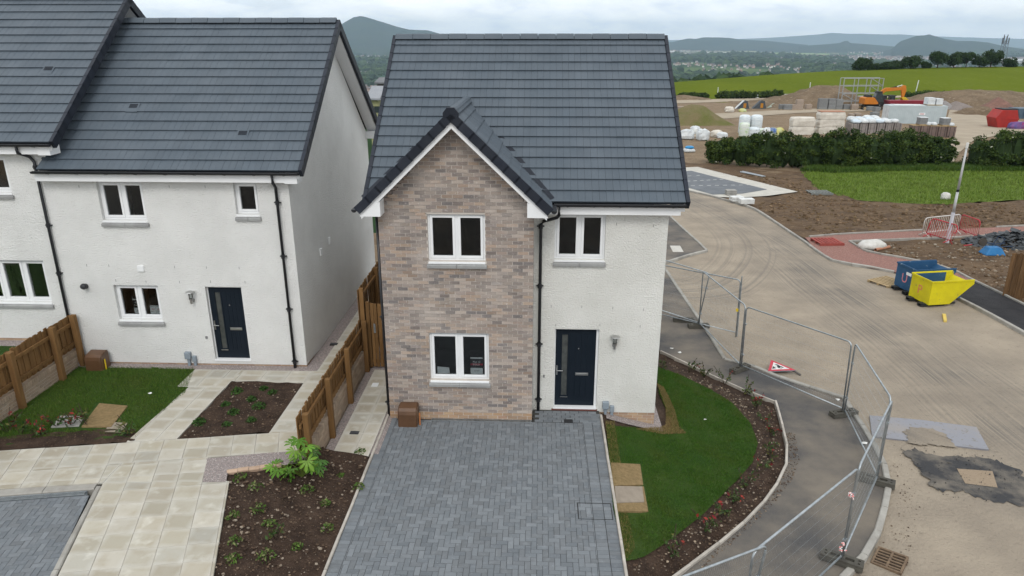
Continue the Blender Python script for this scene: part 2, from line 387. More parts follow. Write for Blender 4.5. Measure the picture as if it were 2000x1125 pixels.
TARMAC = M('dusty_tarmac', (.078, .076, .077), (.20, .172, .14), scale=.6, detail=10, rough=.93, bump=.6, bscale=50, lo=.36, hi=.66, fine=((.15, .14, .13), 90, .58, .72))
FRESH = M('fresh_tarmac', (.022, .022, .025), (.036, .035, .037), scale=2, rough=.88, bump=.8, bscale=60)
REDGR = M('red_chip_path', (.30, .155, .125), (.21, .115, .098), scale=12, detail=5, rough=.95, bump=.9, bscale=26, fine=((.40, .27, .23), 18, .58, .7))
PLOUGH = M('ploughed_topsoil', (.150, .098, .058), (.085, .055, .034), scale=1.1, detail=10, rough=.97, bump=1., bscale=9, vec=(.5, 1, 1), fine=((.23, .165, .105), 6, .58, .74))
PALE = M('pale_track', (.37, .31, .235), (.29, .24, .18), scale=.3, detail=8, rough=.95, bump=.4, bscale=8)
GREYPAVE = M('grey_bay_paving', (.155, .165, .18), (.12, .13, .142), scale=1.3, rough=.85, bump=.3, bscale=30)
VERGEGR = M('verge_grass', (.125, .175, .028), (.10, .15, .022), scale=.5, detail=8, rough=.95, bump=.8, bscale=9)

def ragged(pts, amp, sub=5, seed=1):
    rn = random.Random(seed); P = smooth_line(list(pts) + [pts[0]], sub)[:-1]; return [(p.x + rn.gauss(0, amp), p.y + rn.gauss(0, amp)) for p in P]
def resample(pts, step):
    pts = [Vector((p[0], p[1])) for p in pts]; o = [pts[0]]; acc = 0
    for a, b in zip(pts, pts[1:]):
        d = (b - a).length; t = step - acc
        while t <= d: o.append(a + (b - a) * (t / d)); t += step
        acc = d - (t - step)
    if (o[-1] - pts[-1]).length > step * .3: o.append(pts[-1])
    return o
def smooth_line(pts, n=4):
    """Catmull-Rom through XY points"""
    P = [Vector(p[:2]) for p in pts]; P = [2 * P[0] - P[1]] + P + [2 * P[-1] - P[-2]]; o = []
    for i in range(1, len(P) - 2):
        for k in range(n):
            t = k / n; a, b, c, d = P[i - 1:i + 3]
            o.append(.5 * ((2 * b) + (c - a) * t + (2 * a - 5 * b + 4 * c - d) * t * t + (3 * b - a - 3 * c + d) * t ** 3))
    o.append(P[-2]); return o
STONE = {}
def kerb_run(name, pts, mat, wid=.13, high=.12, seg=.915, gap=.012, g=None, label=None, sm=True, piece='kerb_stone'):
    g = g or G
    line = resample(smooth_line(pts) if sm else pts, seg)
    mb = MB()
    for a, b in zip(line, line[1:]):      # concrete bedding below the stones
        d = (b - a).normalized(); n_ = Vector((-d.y, d.x)) * (wid / 2 - .01)
        za, zb = g(a.x, a.y) - .16, g(b.x, b.y) - .16
        q = [(*(a - n_), za), (*(b - n_), zb), (*(b + n_), zb), (*(a + n_), za)]
        mb.hexa(q + [(x, y, z + .15) for x, y, z in q])
    root = struct(mb.build(name, CONC)); 
    key = (wid, high)
    if key not in STONE:
        c = min(.02, wid * .2); w2 = wid / 2
        STONE[key] = MB().prism([(-w2, -.1), (w2, -.1), (w2, high - c), (w2 - c, high), (-w2 + c, high), (-w2, high - c)], 'x', -.5, .5).mesh(piece)
    for a, b in zip(line, line[1:]):
        za, zb = g(a.x, a.y), g(b.x, b.y); d = b - a; c = (a + b) / 2; ln = d.length
        inst(piece, STONE[key], mat, root, (c.x, c.y, (za + zb) / 2 + random.uniform(-.006, .006)), (0, -math.atan2(zb - za, ln), math.atan2(d.y, d.x) + random.uniform(-.008, .008)), (max(.05, ln - gap), 1, 1))
    return root
KERBM = M('kerb_concrete', (.36, .345, .315), (.27, .255, .23), scale=3, rough=.9, bump=.3, bscale=60, rnd=.1)
EDGEM = M('pale_edging', (.50, .46, .41), (.36, .33, .29), scale=4, rough=.9, bump=.3, bscale=60, rnd=.1)

K_NEAR = pxs([(1600, 1190), (1654, 1125), (1681, 1099), (1711, 1050), (1730, 981), (1734, 943), (1722, 905), (1696, 856), (1662, 806), (1647, 782)])
K_NEAR2 = pxs([(1647, 782), (1555, 753), (1498, 732), (1468, 719), (1415, 706)])
K_NEAR3 = pxs([(1415, 706), (1387, 660), (1370, 635), (1301, 532), (1270, 484)])
K_ISL = pxs([(1255, 530), (1301, 515), (1345, 501), (1380, 492)]); K_ISL2 = pxs([(1380, 492), (1366, 478), (1330, 445), (1309, 425), (1290, 406)])
K_FAR = pxs([(1320, 369), (1342, 374), (1380, 382), (1422, 393), (1468, 407), (1506, 430), (1546, 457), (1572, 474), (1595, 492), (1626, 511), (1660, 518), (1699, 524), (1756, 536)])
K_FAR2 = pxs([(1756, 536), (1810, 556), (1867, 583), (1928, 614), (2000, 654), (2120, 720)])
EDG = pxs([(1290, 1155), (1330, 1125), (1440, 1040), (1505, 970), (1537, 905), (1530, 850), (1514, 790)])
EDG2 = pxs([(1514, 790), (1470, 773), (1400, 742), (1290, 690)])

# carriageway: strip between two lines with the distance across stored for the wheel tracks
left = [Vector(p) for p in pxs([(1560, 1400), (1654, 1125), (1730, 981), (1722, 905), (1647, 782), (1498, 732), (1415, 706), (1370, 635), (1301, 532), (1250, 460), (1262, 395), (1290, 360), (1250, 345)])]
right = [Vector(p) for p in pxs([(2700, 1200), (2300, 830), (2120, 720), (2000, 654), (1867, 583), (1756, 536), (1660, 518), (1595, 492), (1546, 457), (1468, 407), (1380, 382), (1320, 369), (1262, 350)])]
lr = resample(smooth_line(left, 3), .5); rr = resample(smooth_line(right, 3), .5)
cl = [Vector(p) for p in pxs([(2700, 1350), (2200, 1000), (2000, 850), (1850, 735), (1700, 622), (1580, 535), (1490, 465), (1400, 415), (1320, 380)])]
cl = resample(smooth_line(cl, 6), .5)
poly = [tuple(p) for p in left] + [tuple(p) for p in reversed(right)]
o = sheet('road', poly, ROAD, off=0, step=.5)
at_ = o.data.attributes.new('across', 'FLOAT', 'POINT'); at2 = o.data.attributes.new('turning', 'FLOAT', 'POINT')
cl2 = resample(smooth_line([Vector(p) for p in pxs([(1200, 560), (1330, 570), (1410, 560), (1460, 520), (1470, 480), (1440, 445), (1400, 420)])], 6), .4)
def across(x, y, cl=cl):
    bi = min(range(len(cl)), key=lambda k: (cl[k].x - x) ** 2 + (cl[k].y - y) ** 2); bi = min(max(1, bi), len(cl) - 2)
    d = (cl[bi + 1] - cl[bi - 1]).normalized(); return d.x * (y - cl[bi].y) - d.y * (x - cl[bi].x)
for v in o.data.vertices:
    at_.data[v.index].value = across(v.co.x, v.co.y); at2.data[v.index].value = across(v.co.x, v.co.y, cl2); v.co.z += .012 * math.sin(at_.data[v.index].value * 3.1)
sheet('road', [(-34, -45), (8, -45), (6.2, 6.4), (-34, 6.4)], TARMAC, off=0, step=60, g=lambda x, y: -.20)      # the estate road behind the viewer
# footways
PAVE_H = .09
gp = lambda X, Y: G(X, Y) + PAVE_H
def inner(pts): return pts
edge_line = [Vector(p) for p in EDG + EDG2[1:]]
sheet('pavement', [tuple(p) for p in edge_line] + [tuple(p) for p in reversed(K_NEAR + K_NEAR2[1:])], TARMAC, off=.07, step=.5)
sheet('pavement', [tuple(EDG2[-1]), tuple(EDG2[-2]), tuple(K_NEAR2[-1])] + [tuple(p) for p in K_NEAR3[1:]] + [(3.0, 30.5), (2.5, 24)], TARMAC, off=.074, step=.6)
sheet('pavement', [tuple(p) for p in K_ISL] + [tuple(p) for p in K_ISL2[1:]] + [(3, 40), (2, 33)], TARMAC, off=.075, step=.8)
for nm, l_ in (('kerb', K_NEAR), ('kerb', K_NEAR2), ('kerb', K_NEAR3), ('kerb', K_ISL), ('kerb', K_ISL2), ('kerb', K_FAR), ('kerb', K_FAR2)):
    kerb_run(nm, l_, KERBM)
kerb_run('path_edging', EDG, EDGEM, wid=.055, high=.13); kerb_run('path_edging', EDG2, EDGEM, wid=.05, high=.10)
# red chip path, black footway and bare plots across the road
redp = pxs([(1572, 466), (1640, 460), (1802, 452), (1945, 446), (2040, 442), (2040, 453), (1960, 462), (1658, 474), (1693, 495), (1769, 508), (1859, 529), (1894, 548), (1867, 583), (1756, 536), (1660, 518), (1626, 511), (1595, 492)])
sheet('chip_path', redp, REDGR, off=.06, step=1.)
sheet('footway', pxs([(1867, 583), (1872, 556), (1894, 548), (1940, 570), (2000, 599), (2120, 660), (2120, 720), (2000, 654), (1928, 614)]), FRESH, off=.07, step=1.)
sheet('bare_plot', pxs([(1658, 475), (1960, 462), (2300, 452), (2300, 740), (2120, 662), (2000, 599), (1894, 548), (1859, 529), (1769, 508), (1693, 495)]), PLOUGH, off=.03, step=.7, rough=.03)
for l_ in ([(1658, 474), (1693, 495), (1769, 508), (1825, 520), (1859, 529), (1894, 548), (2000, 599), (2100, 650)], [(1658, 474), (1800, 469), (1960, 462)], [(1580, 465), (1640, 460), (1802, 452)], [(1945, 446), (2060, 441)]):
    kerb_run('path_edging', pxs(l_), KERBM, wid=.09, high=.14, sm=False)
sheet('bare_plot', pxs([(1250, 320), (1330, 318), (1400, 320), (1570, 338), (1600, 372), (1700, 394), (1850, 400), (2000, 392), (2300, 380), (2300, 436), (2040, 441), (1945, 446), (1802, 452), (1640, 460), (1572, 466), (1546, 455), (1506, 428), (1468, 405), (1422, 391), (1342, 372), (1250, 350)]), PLOUGH, off=.03, step=.8, rough=.05)
VERGE_POLY = pxs([(1566, 338), (1700, 326), (1850, 322), (2300, 320), (2300, 378), (2000, 391), (1850, 399), (1700, 394), (1610, 375), (1580, 352)])
VERGE_POLY = ragged(VERGE_POLY, .10, 8, 5)
sheet('verge', VERGE_POLY, VERGEGR, off=.05, step=1.2, rough=.03)
# parking bay of grey paving with a pale concrete surround
sheet('parking_bay_surround', pxs([(1290, 332), (1362, 328), (1450, 350), (1558, 377), (1500, 385), (1440, 389), (1400, 387), (1335, 371), (1290, 362)]), M('pale_concrete', (.50, .48, .43), (.42, .40, .36), scale=1.5, rough=.9), off=.10, step=1.5)
sheet('parking_bay', pxs([(1290, 340), (1350, 336), (1400, 349), (1498, 373), (1450, 381), (1392, 383), (1335, 367), (1290, 358)]), GREYPAVE, off=.115, step=1.5)
for a, b in (((1338, 347), (1372, 345)), ((1338, 357), (1415, 353)), ((1345, 366), (1470, 364))):
    pa, pb = hit(*a), hit(*b); n_ = int((pb - pa).length / .55); mb = MB()
    for k in range(n_):
        c = pa.lerp(pb, (k + .5) / n_); mb.cbox((c.x, c.y, c.z + .122), (.3, .1, .006), math.atan2(pb.y - pa.y, pb.x - pa.x))
    struct(mb.build('bay_marking', M('pale_marker_block', (.5, .5, .48), (.4, .4, .38), scale=4)))
# paler tracks on the site
for pl in ([(1300, 203), (1420, 199), (1540, 193), (1700, 192), (1860, 189), (1860, 186), (1700, 188), (1540, 189), (1420, 193), (1300, 197)],
           [(1855, 214), (1900, 222), (1945, 232), (2000, 238), (2100, 240), (2100, 260), (1960, 262), (1900, 276), (1872, 300), (1855, 330), (1835, 300), (1862, 262), (1850, 232)],
           [(1280, 262), (1380, 262), (1380, 268), (1280, 270)], [(1300, 228), (1400, 222), (1560, 213), (1700, 212), (1700, 217), (1560, 221), (1420, 232), (1300, 236)]):
    sheet('site_track', pxs(pl), PALE, off=.06, step=4.)
# worn tarmac patch with a clay filled pit, on the dusty road
patch = pxs([(1755, 879), (1790, 881), (1820, 890), (1900, 893), (1960, 905), (2010, 935), (2040, 965), (2010, 985), (1930, 980), (1880, 962), (1830, 958), (1800, 925), (1785, 905)])
sheet('tarmac_patch', ragged(patch, .045, 8), M('grey_patch_tarmac', (.052, .052, .055), (.20, .175, .145), scale=1.6, detail=9, rough=.95, bump=.8, bscale=45, lo=.42, hi=.66), off=.018, step=.5)
sheet('clay_pit', pxs([(1868, 917), (1938, 922), (1948, 954), (1885, 946)]), M('ribbed_clay', (.36, .28, .20), (.29, .22, .155), scale=14, rough=.95, vec=(1, 4, 1), bump=.6, bscale=18), off=.024, step=.5)

# ---------------------------------------------------------------- garden ground of the plots
LAWN_R = pxs([(1278, 716), (1330, 735), (1390, 765), (1430, 790), (1465, 828), (1480, 868), (1470, 905), (1440, 940), (1370, 1010), (1290, 1070), (1222, 1098), (1198, 1000), (1184, 832), (1240, 838), (1296, 846), (1312, 840), (1308, 820), (1287, 770)])
BED_R = [(1.5, 14.7), (2.74, 14.9), (2.74, 21.)] + [tuple(p) for p in reversed(edge_line)]
sheet('shrub_bed', [(1.5, 9.0), (1.5, 14.95), (2.9, 14.95), (2.9, 21.)] + [tuple(p) for p in reversed(edge_line)], SOIL, off=.005, step=.35, rough=.022)
def lawn_ok(p): return p
sheet('lawn', LAWN_R, TURF, off=.035, step=.4, rough=.008)
sheet('gravel_strip', [(1.62, 14.72), (2.95, 14.72), (2.95, 19.), (2.76, 19.), (2.76, 14.99), (1.62, 14.99)], GRAVEL, off=.028, step=.4)
# left plots
sheet('lawn', [(-11.7, 12.2), (-8.36, 12.75), (-8.16, 14.69), (-8.55, 16.1), (-11.7, 16.1)], TURF, off=.03, step=.4, rough=.008)
sheet('lawn', [(-18, 9), (-11.72, 9), (-11.72, 16.05), (-18, 16.05)], TURF, off=.02, step=.5, rough=.008)
sheet('shrub_bed', [(-12, 11.88), (-8.25, 12.58), (-8.3, 12.72), (-8.5, 13.05), (-9.4, 12.95), (-12, 12.5)], SOIL, off=.045, step=.25, rough=.02)
sheet('gravel_strip', [(-11.7, 15.95), (-5.0, 15.95), (-5.0, 16.3), (-11.7, 16.3)], GRAVEL, off=.036, step=.5)
sheet('gravel_strip', [(-18, 15.9), (-11.72, 15.9), (-11.72, 16.3), (-18, 16.3)], GRAVEL, off=.03, step=.5)
sheet('gravel_strip', [(-5.82, 16.0), (-4.56, 16.0), (-4.56, 25.), (-5.82, 25.)], GRAVEL, off=.02, step=.8)
sheet('gravel_strip', [(-4.46, 12.92), (-3.3, 12.92), (-3.3, 23.), (-4.46, 23.)], GRAVEL, off=.004, step=.8)
sheet('shrub_bed', [(-7.41, 12.72), (-5.61, 13.02), (-5.61, 15.3), (-7.35, 15.35)], SOIL, off=.03, step=.25, rough=.025)
sheet('soil_bank', [tuple(gz(443, 926, .36))[:2], tuple(gz(438, 960, .36))[:2], (-4.80, 8.2), (-3.40, 8.2), (-3.40, 12.80), (-4.40, 12.80), tuple(gz(606, 884, .3))[:2], tuple(gz(592, 908, .35))[:2], tuple(gz(550, 911, .36))[:2]], SOIL, off=-.005, step=.2, rough=.03)
sheet('gravel_strip', [tuple(gz(x, y, .37))[:2] for x, y in ((403, 897), (592, 879), (592, 905), (445, 923), (442, 942), (396, 943))], GRAVEL, off=0, step=.4, g=lambda x, y: .385)
# ================================================================== HOUSES
TANP = .768; PIT = math.atan(TANP); GAUGE = .3142; TW = .297
def tile_geo(w=TW, Lt=GAUGE + .075, th=.036, lo=.064, k=.095, half=False):
    g = .0016; xs_ = [g, w - g] if half else [g, w / 2 - .003, w / 2 - .0015, w / 2 + .0015, w / 2 + .003, w - g]
    dz = [0, 0] if half else [0, 0, -.007, -.007, 0, 0]
    vs = []
    for s in (0, Lt):
        for x, d in zip(xs_, dz): vs.append((x, s, lo - k * s + d))
        vs += [(xs_[-1], s, lo - th - k * s), (xs_[0], s, lo - th - k * s)]
    n = len(xs_) + 2
    fs = [tuple(range(n)), tuple(range(2 * n - 1, n - 1, -1))] + [(i, i + n, (i + 1) % n + n, (i + 1) % n) for i in range(n)]
    return vs, [f[::-1] for f in fs]
TILE_ME = MB().add(*tile_geo()).mesh('roof_tile'); HALF_ME = MB().add(*tile_geo(TW / 2, half=True)).mesh('roof_tile')
TILE_ME.materials.append(TILE); HALF_ME.materials.append(TILE)
def slope_matrix(o, xdir, sdir):
    x = Vector(xdir).normalized(); s = Vector(sdir).normalized(); n = x.cross(s)
    m = Matrix((x, s, n)).transposed().to_4x4(); m.translation = Vector(o); return m
def tile_slope(roof, mat4, width, nc, gauge=GAUGE, keep=None, limit=300, rest='roof_tiles', cut=None):
    """lay tiles in broken bond on a slope; the nearest ones are single pieces, the rest one part"""
    cells = []
    for c in range(nc):
        x = 0.; first = True
        if c % 2: cells.append((0., c, True)); x = TW / 2
        while x < width - .02:
            if x + TW <= width + .02: cells.append((x, c, False)); x += TW
            else: cells.append((x, c, True)); x += TW / 2
    out = []
    for x, c, h in cells:
        p = mat4 @ Vector((x + (TW / 4 if h else TW / 2), c * gauge + gauge / 2, .05))
        if keep and not keep(p): continue
        out.append(((p - Vector((0, 0, CAMH))).length, x, c, h))
    out.sort()
    if len(out) > limit: near, far = out[:limit], out[limit:]
    else: near, far = out, []
    for d, x, c, h in near:
        m = mat4 @ Matrix.Translation((x, c * gauge, random.uniform(-.002, .002))) @ Matrix.Rotation(random.uniform(-.004, .004), 4, 'X')
        if cut:
            v, f = tile_geo(TW / 2, half=True) if h else tile_geo(); v = [m @ Vector(q) for q in v]; ds = [(q - cut[0]).dot(cut[1]) for q in v]
            if max(ds) <= .01: continue
            if min(ds) < 0:
                bm = bmesh.new(); bv = [bm.verts.new(q) for q in v]
                for ff in f: bm.faces.new([bv[i] for i in ff])
                bmesh.ops.bisect_plane(bm, geom=bm.verts[:] + bm.edges[:] + bm.faces[:], plane_co=cut[0], plane_no=cut[1], clear_inner=True)
                me = bpy.data.meshes.new('roof_tile'); org = ORG[roof.name]
                for q in bm.verts: q.co -= org
                bm.to_mesh(me); bm.free(); me.materials.append(TILE); o = bpy.data.objects.new('roof_tile', me); COL.objects.link(o); o.parent = roof; continue
        inst('roof_tile', HALF_ME if h else TILE_ME, TILE, roof, m.translation, m.to_euler())
    if far:
        mb = MB(); t1, t2 = tile_geo(), tile_geo(TW / 2, half=True)
        for d, x, c, h in far:
            v, f = t2 if h else t1; m = mat4 @ Matrix.Translation((x, c * gauge, random.uniform(-.002, .002)))
            mb.add([m @ Vector(q) for q in v], f)
        mb.build(rest, TILE, roof, kind='stuff')
def ridge_caps(roof, x0, x1, y, z, seg=.445, mat=None):
    me = MB().prism([(-.14, -.115), (-.055, -.012), (0, .012), (.055, -.012), (.14, -.115), (.10, -.115), (0, -.03), (-.10, -.115)], 'x', 0, seg - .012).mesh('ridge_tile')
    n = round((x1 - x0) / seg); s = (x1 - x0) / n
    for k in range(n): inst('ridge_tile', me, TILE, roof, (x0 + k * s, y, z + .05 + (.004 if k % 2 else 0)), (0, 0, 0), (s / seg, 1, 1))
def verge_run(roof, mat4, nc, gauge=GAUGE, side=1, depth=.13):
    """stepped dark caps closing a verge; mat4 as for the tiles, at the verge edge"""
    a, b = (0, .07) if side > 0 else (-.07, 0)
    me = MB().box((a - (.012 if side < 0 else 0), -.01, -depth), (b + (.012 if side > 0 else 0), gauge + .03, .072)).mesh('verge_cap')
    for c in range(nc):
        m = mat4 @ Matrix.Translation((0, c * gauge, .008)) @ Matrix.Rotation(-.022, 4, 'X')
        inst('verge_cap', me, VERGE, roof, m.translation, m.to_euler())
def walls_holes(mb, x0, x1, z0, z1, y0, y1, holes):
    xs_ = sorted({x0, x1} | {h[0] for h in holes} | {h[1] for h in holes}); zs_ = sorted({z0, z1} | {h[2] for h in holes} | {h[3] for h in holes})
    vid = {}
    def V(x, y, z):
        k = (round(x, 5), round(y, 5), round(z, 5))
        if k not in vid: vid[k] = len(mb.v); mb.v.append((x, y, z))
        return vid[k]
    def Q(*p): mb.f.append(tuple(V(*q) for q in p)); mb.m.append(0)
    def solid(i, j):
        if i < 0 or j < 0 or i >= len(xs_) - 1 or j >= len(zs_) - 1: return False
        cx, cz = (xs_[i] + xs_[i + 1]) / 2, (zs_[j] + zs_[j + 1]) / 2
        return not any(h[0] < cx < h[1] and h[2] < cz < h[3] for h in holes)
    for i in range(len(xs_) - 1):
        for j in range(len(zs_) - 1):
            if not solid(i, j): continue
            a, b, c, d = xs_[i], xs_[i + 1], zs_[j], zs_[j + 1]
            Q((a, y0, c), (b, y0, c), (b, y0, d), (a, y0, d)); Q((b, y1, c), (a, y1, c), (a, y1, d), (b, y1, d))
            if not solid(i - 1, j): Q((a, y1, c), (a, y0, c), (a, y0, d), (a, y1, d))
            if not solid(i + 1, j): Q((b, y0, c), (b, y1, c), (b, y1, d), (b, y0, d))
            if not solid(i, j - 1): Q((a, y1, c), (b, y1, c), (b, y0, c), (a, y0, c))
            if not solid(i, j + 1): Q((a, y0, d), (b, y0, d), (b, y1, d), (a, y1, d))
def text(parent, s, size, loc, mat, name='lettering', rot=(R(90), 0, 0), ext=.0015):
    cu = bpy.data.curves.new('t', 'FONT'); cu.body = s; cu.size = size; cu.align_x = 'CENTER'; cu.extrude = ext
    t = bpy.data.objects.new('t', cu); COL.objects.link(t); bpy.context.view_layer.update()
    me = bpy.data.meshes.new_from_object(t.evaluated_get(bpy.context.evaluated_depsgraph_get())); bpy.data.objects.remove(t)
    me.materials.clear(); me.materials.append(mat)
    return inst(name, me, None, parent, loc, rot)
def bars(parent, x, y, z, w_, h_, mat):
    """print too small to read: a row of short strokes"""
    mb = MB(); a = x - w_ / 2
    while a < x + w_ / 2:
        k = random.uniform(.006, .016); mb.box((a, y, z - h_ / 2 * random.uniform(.5, 1)), (min(a + k, x + w_ / 2), y + .0008, z + h_ / 2 * random.uniform(.4, 1))); a += k + .004
    mb.build('print_line', mat, parent)
def window(house, x0, x1, z0, z1, y, rec=.075, splits=(.5,), stone=True, cols=None, sashes=None):
    """z0 is the bottom of the frame; frames, panes and sills are real pieces"""
    yf = y + rec; d = .07; fo = .045; mb = MB()
    mb.box((x0, yf, z0), (x0 + fo, yf + d, z1)); mb.box((x1 - fo, yf, z0), (x1, yf + d, z1))
    mb.box((x0 + fo, yf + .001, z1 - fo), (x1 - fo, yf + d, z1)); mb.box((x0 + fo, yf + .001, z0), (x1 - fo, yf + d, z0 + fo))
    w = house_child = mb.build('window', WHITE, house, bevel=.006)
    xs_ = [x0 + fo] + [x0 + (x1 - x0) * s for s in splits] + [x1 - fo]
    for s in xs_[1:-1]: MB().box((s - .03, yf + .002, z0 + fo), (s + .03, yf + d, z1 - fo)).build('mullion', WHITE, w, bevel=.005)
    for i, (a, b) in enumerate(zip(xs_, xs_[1:])):
        a2 = a + (.03 if i else .002); b2 = b - (.03 if i < len(xs_) - 2 else .002); sf = .055; c, e = z0 + fo + .002, z1 - fo - .002
        sm = MB(); ys, ye = yf - .014, yf + d - .01
        sm.box((a2, ys, c), (a2 + sf, ye, e)); sm.box((b2 - sf, ys, c), (b2, ye, e)); sm.box((a2 + sf, ys + .001, e - sf), (b2 - sf, ye, e)); sm.box((a2 + sf, ys + .001, c), (b2 - sf, ye, c + sf))
        sm.build('sash', WHITE, w, bevel=.006)
        MB().box((a2 + sf, yf + .02, c + sf), (b2 - sf, yf + .028, e - sf)).build('pane', GLASS, w)
    # white plastic cill and grey cast sill
    MB().prism([(yf + .02, z0), (y - .03, z0 - .018), (y - .03, z0 - .055), (yf + .02, z0 - .055)], 'x', x0 - .0, x1 + .0).build('cill', WHITE, w, bevel=.004)
    if stone:
        xm = (x0 + x1) / 2
        for a, b in ((x0 - .03, xm - .003), (xm + .003, x1 + .03)):
            MB().prism([(yf + .02, z0 - .057), (y - .035, z0 - .065), (y - .06, z0 - .085), (y - .06, z0 - .145), (yf + .02, z0 - .145)], 'x', a, b).build('stone_sill', SILL, w, bevel=.004)
    return w
def front_door(house, x0, x1, z0, z1, y):
    """opening x0..x1; leaf with a slim glazed light on the left, steel furniture"""
    yf = y + .085; fr = MB(); f = .035
    fr.box((x0, yf, z0), (x0 + .02, yf + .08, z1)); fr.box((x1 - .055, yf, z0), (x1, yf + .08, z1)); fr.box((x0 + .02, yf + .001, z1 - .045), (x1 - .055, yf + .08, z1))
    d = fr.build('door', WHITE, house, bevel=.005)
    lx0, lx1, lz0, lz1 = x0 + .022, x1 - .058, z0 + .03, z1 - .048; w_ = lx1 - lx0; yl = yf + .02
    gx0, gx1, gz0, gz1 = lx0 + .145, lx0 + .275, lz0 + .26, lz1 - .13
    lf = MB(); walls_holes(lf, lx0, lx1, lz0, lz1, yl, yl + .045, [(gx0, gx1, gz0, gz1)])
    leaf = lf.build('leaf', DOOR, d)
    gm = MB()   # raised beads and planks
    for a, b, c, e in ((gx0 - .03, gx0, gz0 - .03, gz1 + .03), (gx1, gx1 + .03, gz0 - .03, gz1 + .03), (gx0, gx1, gz1, gz1 + .03), (gx0, gx1, gz0 - .03, gz0)): gm.box((a, yl - .012, c), (b, yl - .001, e))
    gm.build('glazing_bead', DOOR, d, bevel=.004)
    for k in range(4):
        a = gx1 + .06 + k * (lx1 - .07 - gx1 - .06) / 4; MB().box((a, yl - .007, lz0 + .22), (a + (lx1 - .07 - gx1 - .06) / 4 - .008, yl - .001, lz1 - .1)).build('plank', DOOR, d, bevel=.003)
    MB().box((gx0, yl + .012, gz0), (gx1, yl + .02, gz1)).build('door_light', M('obscure_glass', (.045, .05, .05), (.075, .08, .075), scale=6, rough=.22, spec=.6), d)
    MB().box((gx0 - .02, yl - .02, gz0 - .045), (gx1 + .02, yl - .004, gz0 - .025)).build('drip_bar', STEEL, d)
    zc = lz0 + (lz1 - lz0) * .47
    MB().box((lx0 + .02, yl - .012, zc - .12), (lx0 + .055, yl - .001, zc + .12)).tube([(lx0 + .037, yl - .01, zc + .01), (lx0 + .037, yl - .06, zc + .01), (lx0 + .17, yl - .06, zc + .01)], .011, 8).build('handle', STEEL, d)
    xc = (gx1 + lx1) / 2 + .02
    MB().box((xc - .15, yl - .016, zc - .125), (xc + .15, yl - .007, zc - .055)).box((xc - .125, yl - .022, zc - .108), (xc + .125, yl - .0165, zc - .072)).build('letter_plate', STEEL, d, bevel=.004)
    MB().lathe([(.012, 0), (.012, .008), (.006, .012)], (xc - .09, yl - .004, lz0 + (lz1 - lz0) * .755), 10, M=Matrix.Rotation(R(90), 3, 'X')).build('spyhole', STEEL, d)
    MB().box((x0 - .01, y - .02, z0 - .01), (x1, yl + .05, z0 + .03)).build('threshold', WHITE, d, bevel=.004)
    return d
def wall_lamp(house, x, y, z):
    b = MB().lathe([(.05, 0), (.05, .03), (.02, .035)], (x, y, z - .16), 12, M=Matrix.Rotation(R(90), 3, 'X')).tube([(x, y - .03, z - .16), (x, y - .10, z - .16), (x, y - .10, z - .1)], .014, 8)
    l_ = b.build('wall_lamp', STEEL, house, smooth=False)
    MB().lathe([(.028, -.22), (.028, -.12), (.05, -.11), (.05, -.085)], (x, y - .10, z), 12).build('holder', STEEL, l_)
    MB().lathe([(.045, -.085), (.045, .075)], (x, y - .10, z), 14).build('lamp_glass', GLASS, l_)
    rods = MB()
    for k in range(3):
        a = k * 2.1 + .4; rods.tube([(x + .05 * math.cos(a), y - .10 + .05 * math.sin(a), z - .1), (x + .05 * math.cos(a), y - .10 + .05 * math.sin(a), z + .085)], .005, 5)
    rods.build('rod', STEEL, l_)
    MB().lathe([(.105, .075), (.10, .085), (.05, .105), (.012, .115)], (x, y - .10, z), 16).build('lamp_cap', STEEL, l_)
def gutter(house, x0, x1, y, z, brackets=6):
    n = 7; pr = [(y + .058 * math.cos(math.pi + math.pi * k / n), z + .058 * math.sin(math.pi + math.pi * k / n)) for k in range(n + 1)]
    inr = [(y + .050 * math.cos(math.pi + math.pi * k / n), z + .050 * math.sin(math.pi + math.pi * k / n) + .002) for k in range(n, -1, -1)]
    mb = MB().prism(pr + inr, 'x', x0, x1)
    mb.prism(pr, 'x', x0 - .008, x0).prism(pr, 'x', x1, x1 + .008)
    g_ = mb.build('gutter', BLACK, house)
    for k in range(brackets):
        x = x0 + (x1 - x0) * (k + .5) / brackets
        MB().prism([(p, q - .006) for p, q in pr] + [(y + .068, z), (y + .068, z - .08)], 'x', x - .015, x + .015).build('bracket', BLACK, g_)
    return g_
def downpipe(house, pts, r=.036, collars=()):
    d = MB().tube(pts, r, 10).build('downpipe', BLACK, house, smooth=True)
    for c in collars: MB().lathe([(r + .012, -.045), (r + .012, .045)], c, 10).box((c[0] - .08, c[1] + .01, c[2] - .012), (c[0] + .08, c[1] + .05, c[2] + .012)).build('pipe_clip', BLACK, d)
def weeps(house, pts, y):
    me = MB().box((-.004, -.006, -.03), (.004, .002, .03)).mesh('weep_vent')
    for x, z in pts: inst('weep_vent', me, M('weep_grey', (.22, .22, .22)), house, (x, y, z))
def cable_boxes(house, x, y, z, h=.32):
    a = MB().box((x - .075, y - .10, z + h - .12), (x + .075, y - .002, z + h + .06)).build('cable_box', GREYPL, house, bevel=.012)
    MB().box((x - .035, y - .07, z - .1), (x + .035, y - .002, z + h - .12)).build('conduit', GREYPL, a, bevel=.02)
    b = MB().box((x + .10, y - .08, z + h - .20), (x + .20, y - .002, z + h - .05)).build('cable_box', GREYPL, house, bevel=.012)
    MB().box((x + .115, y - .06, z - .1), (x + .185, y - .002, z + h - .20)).build('conduit', GREYPL, b, bevel=.02)
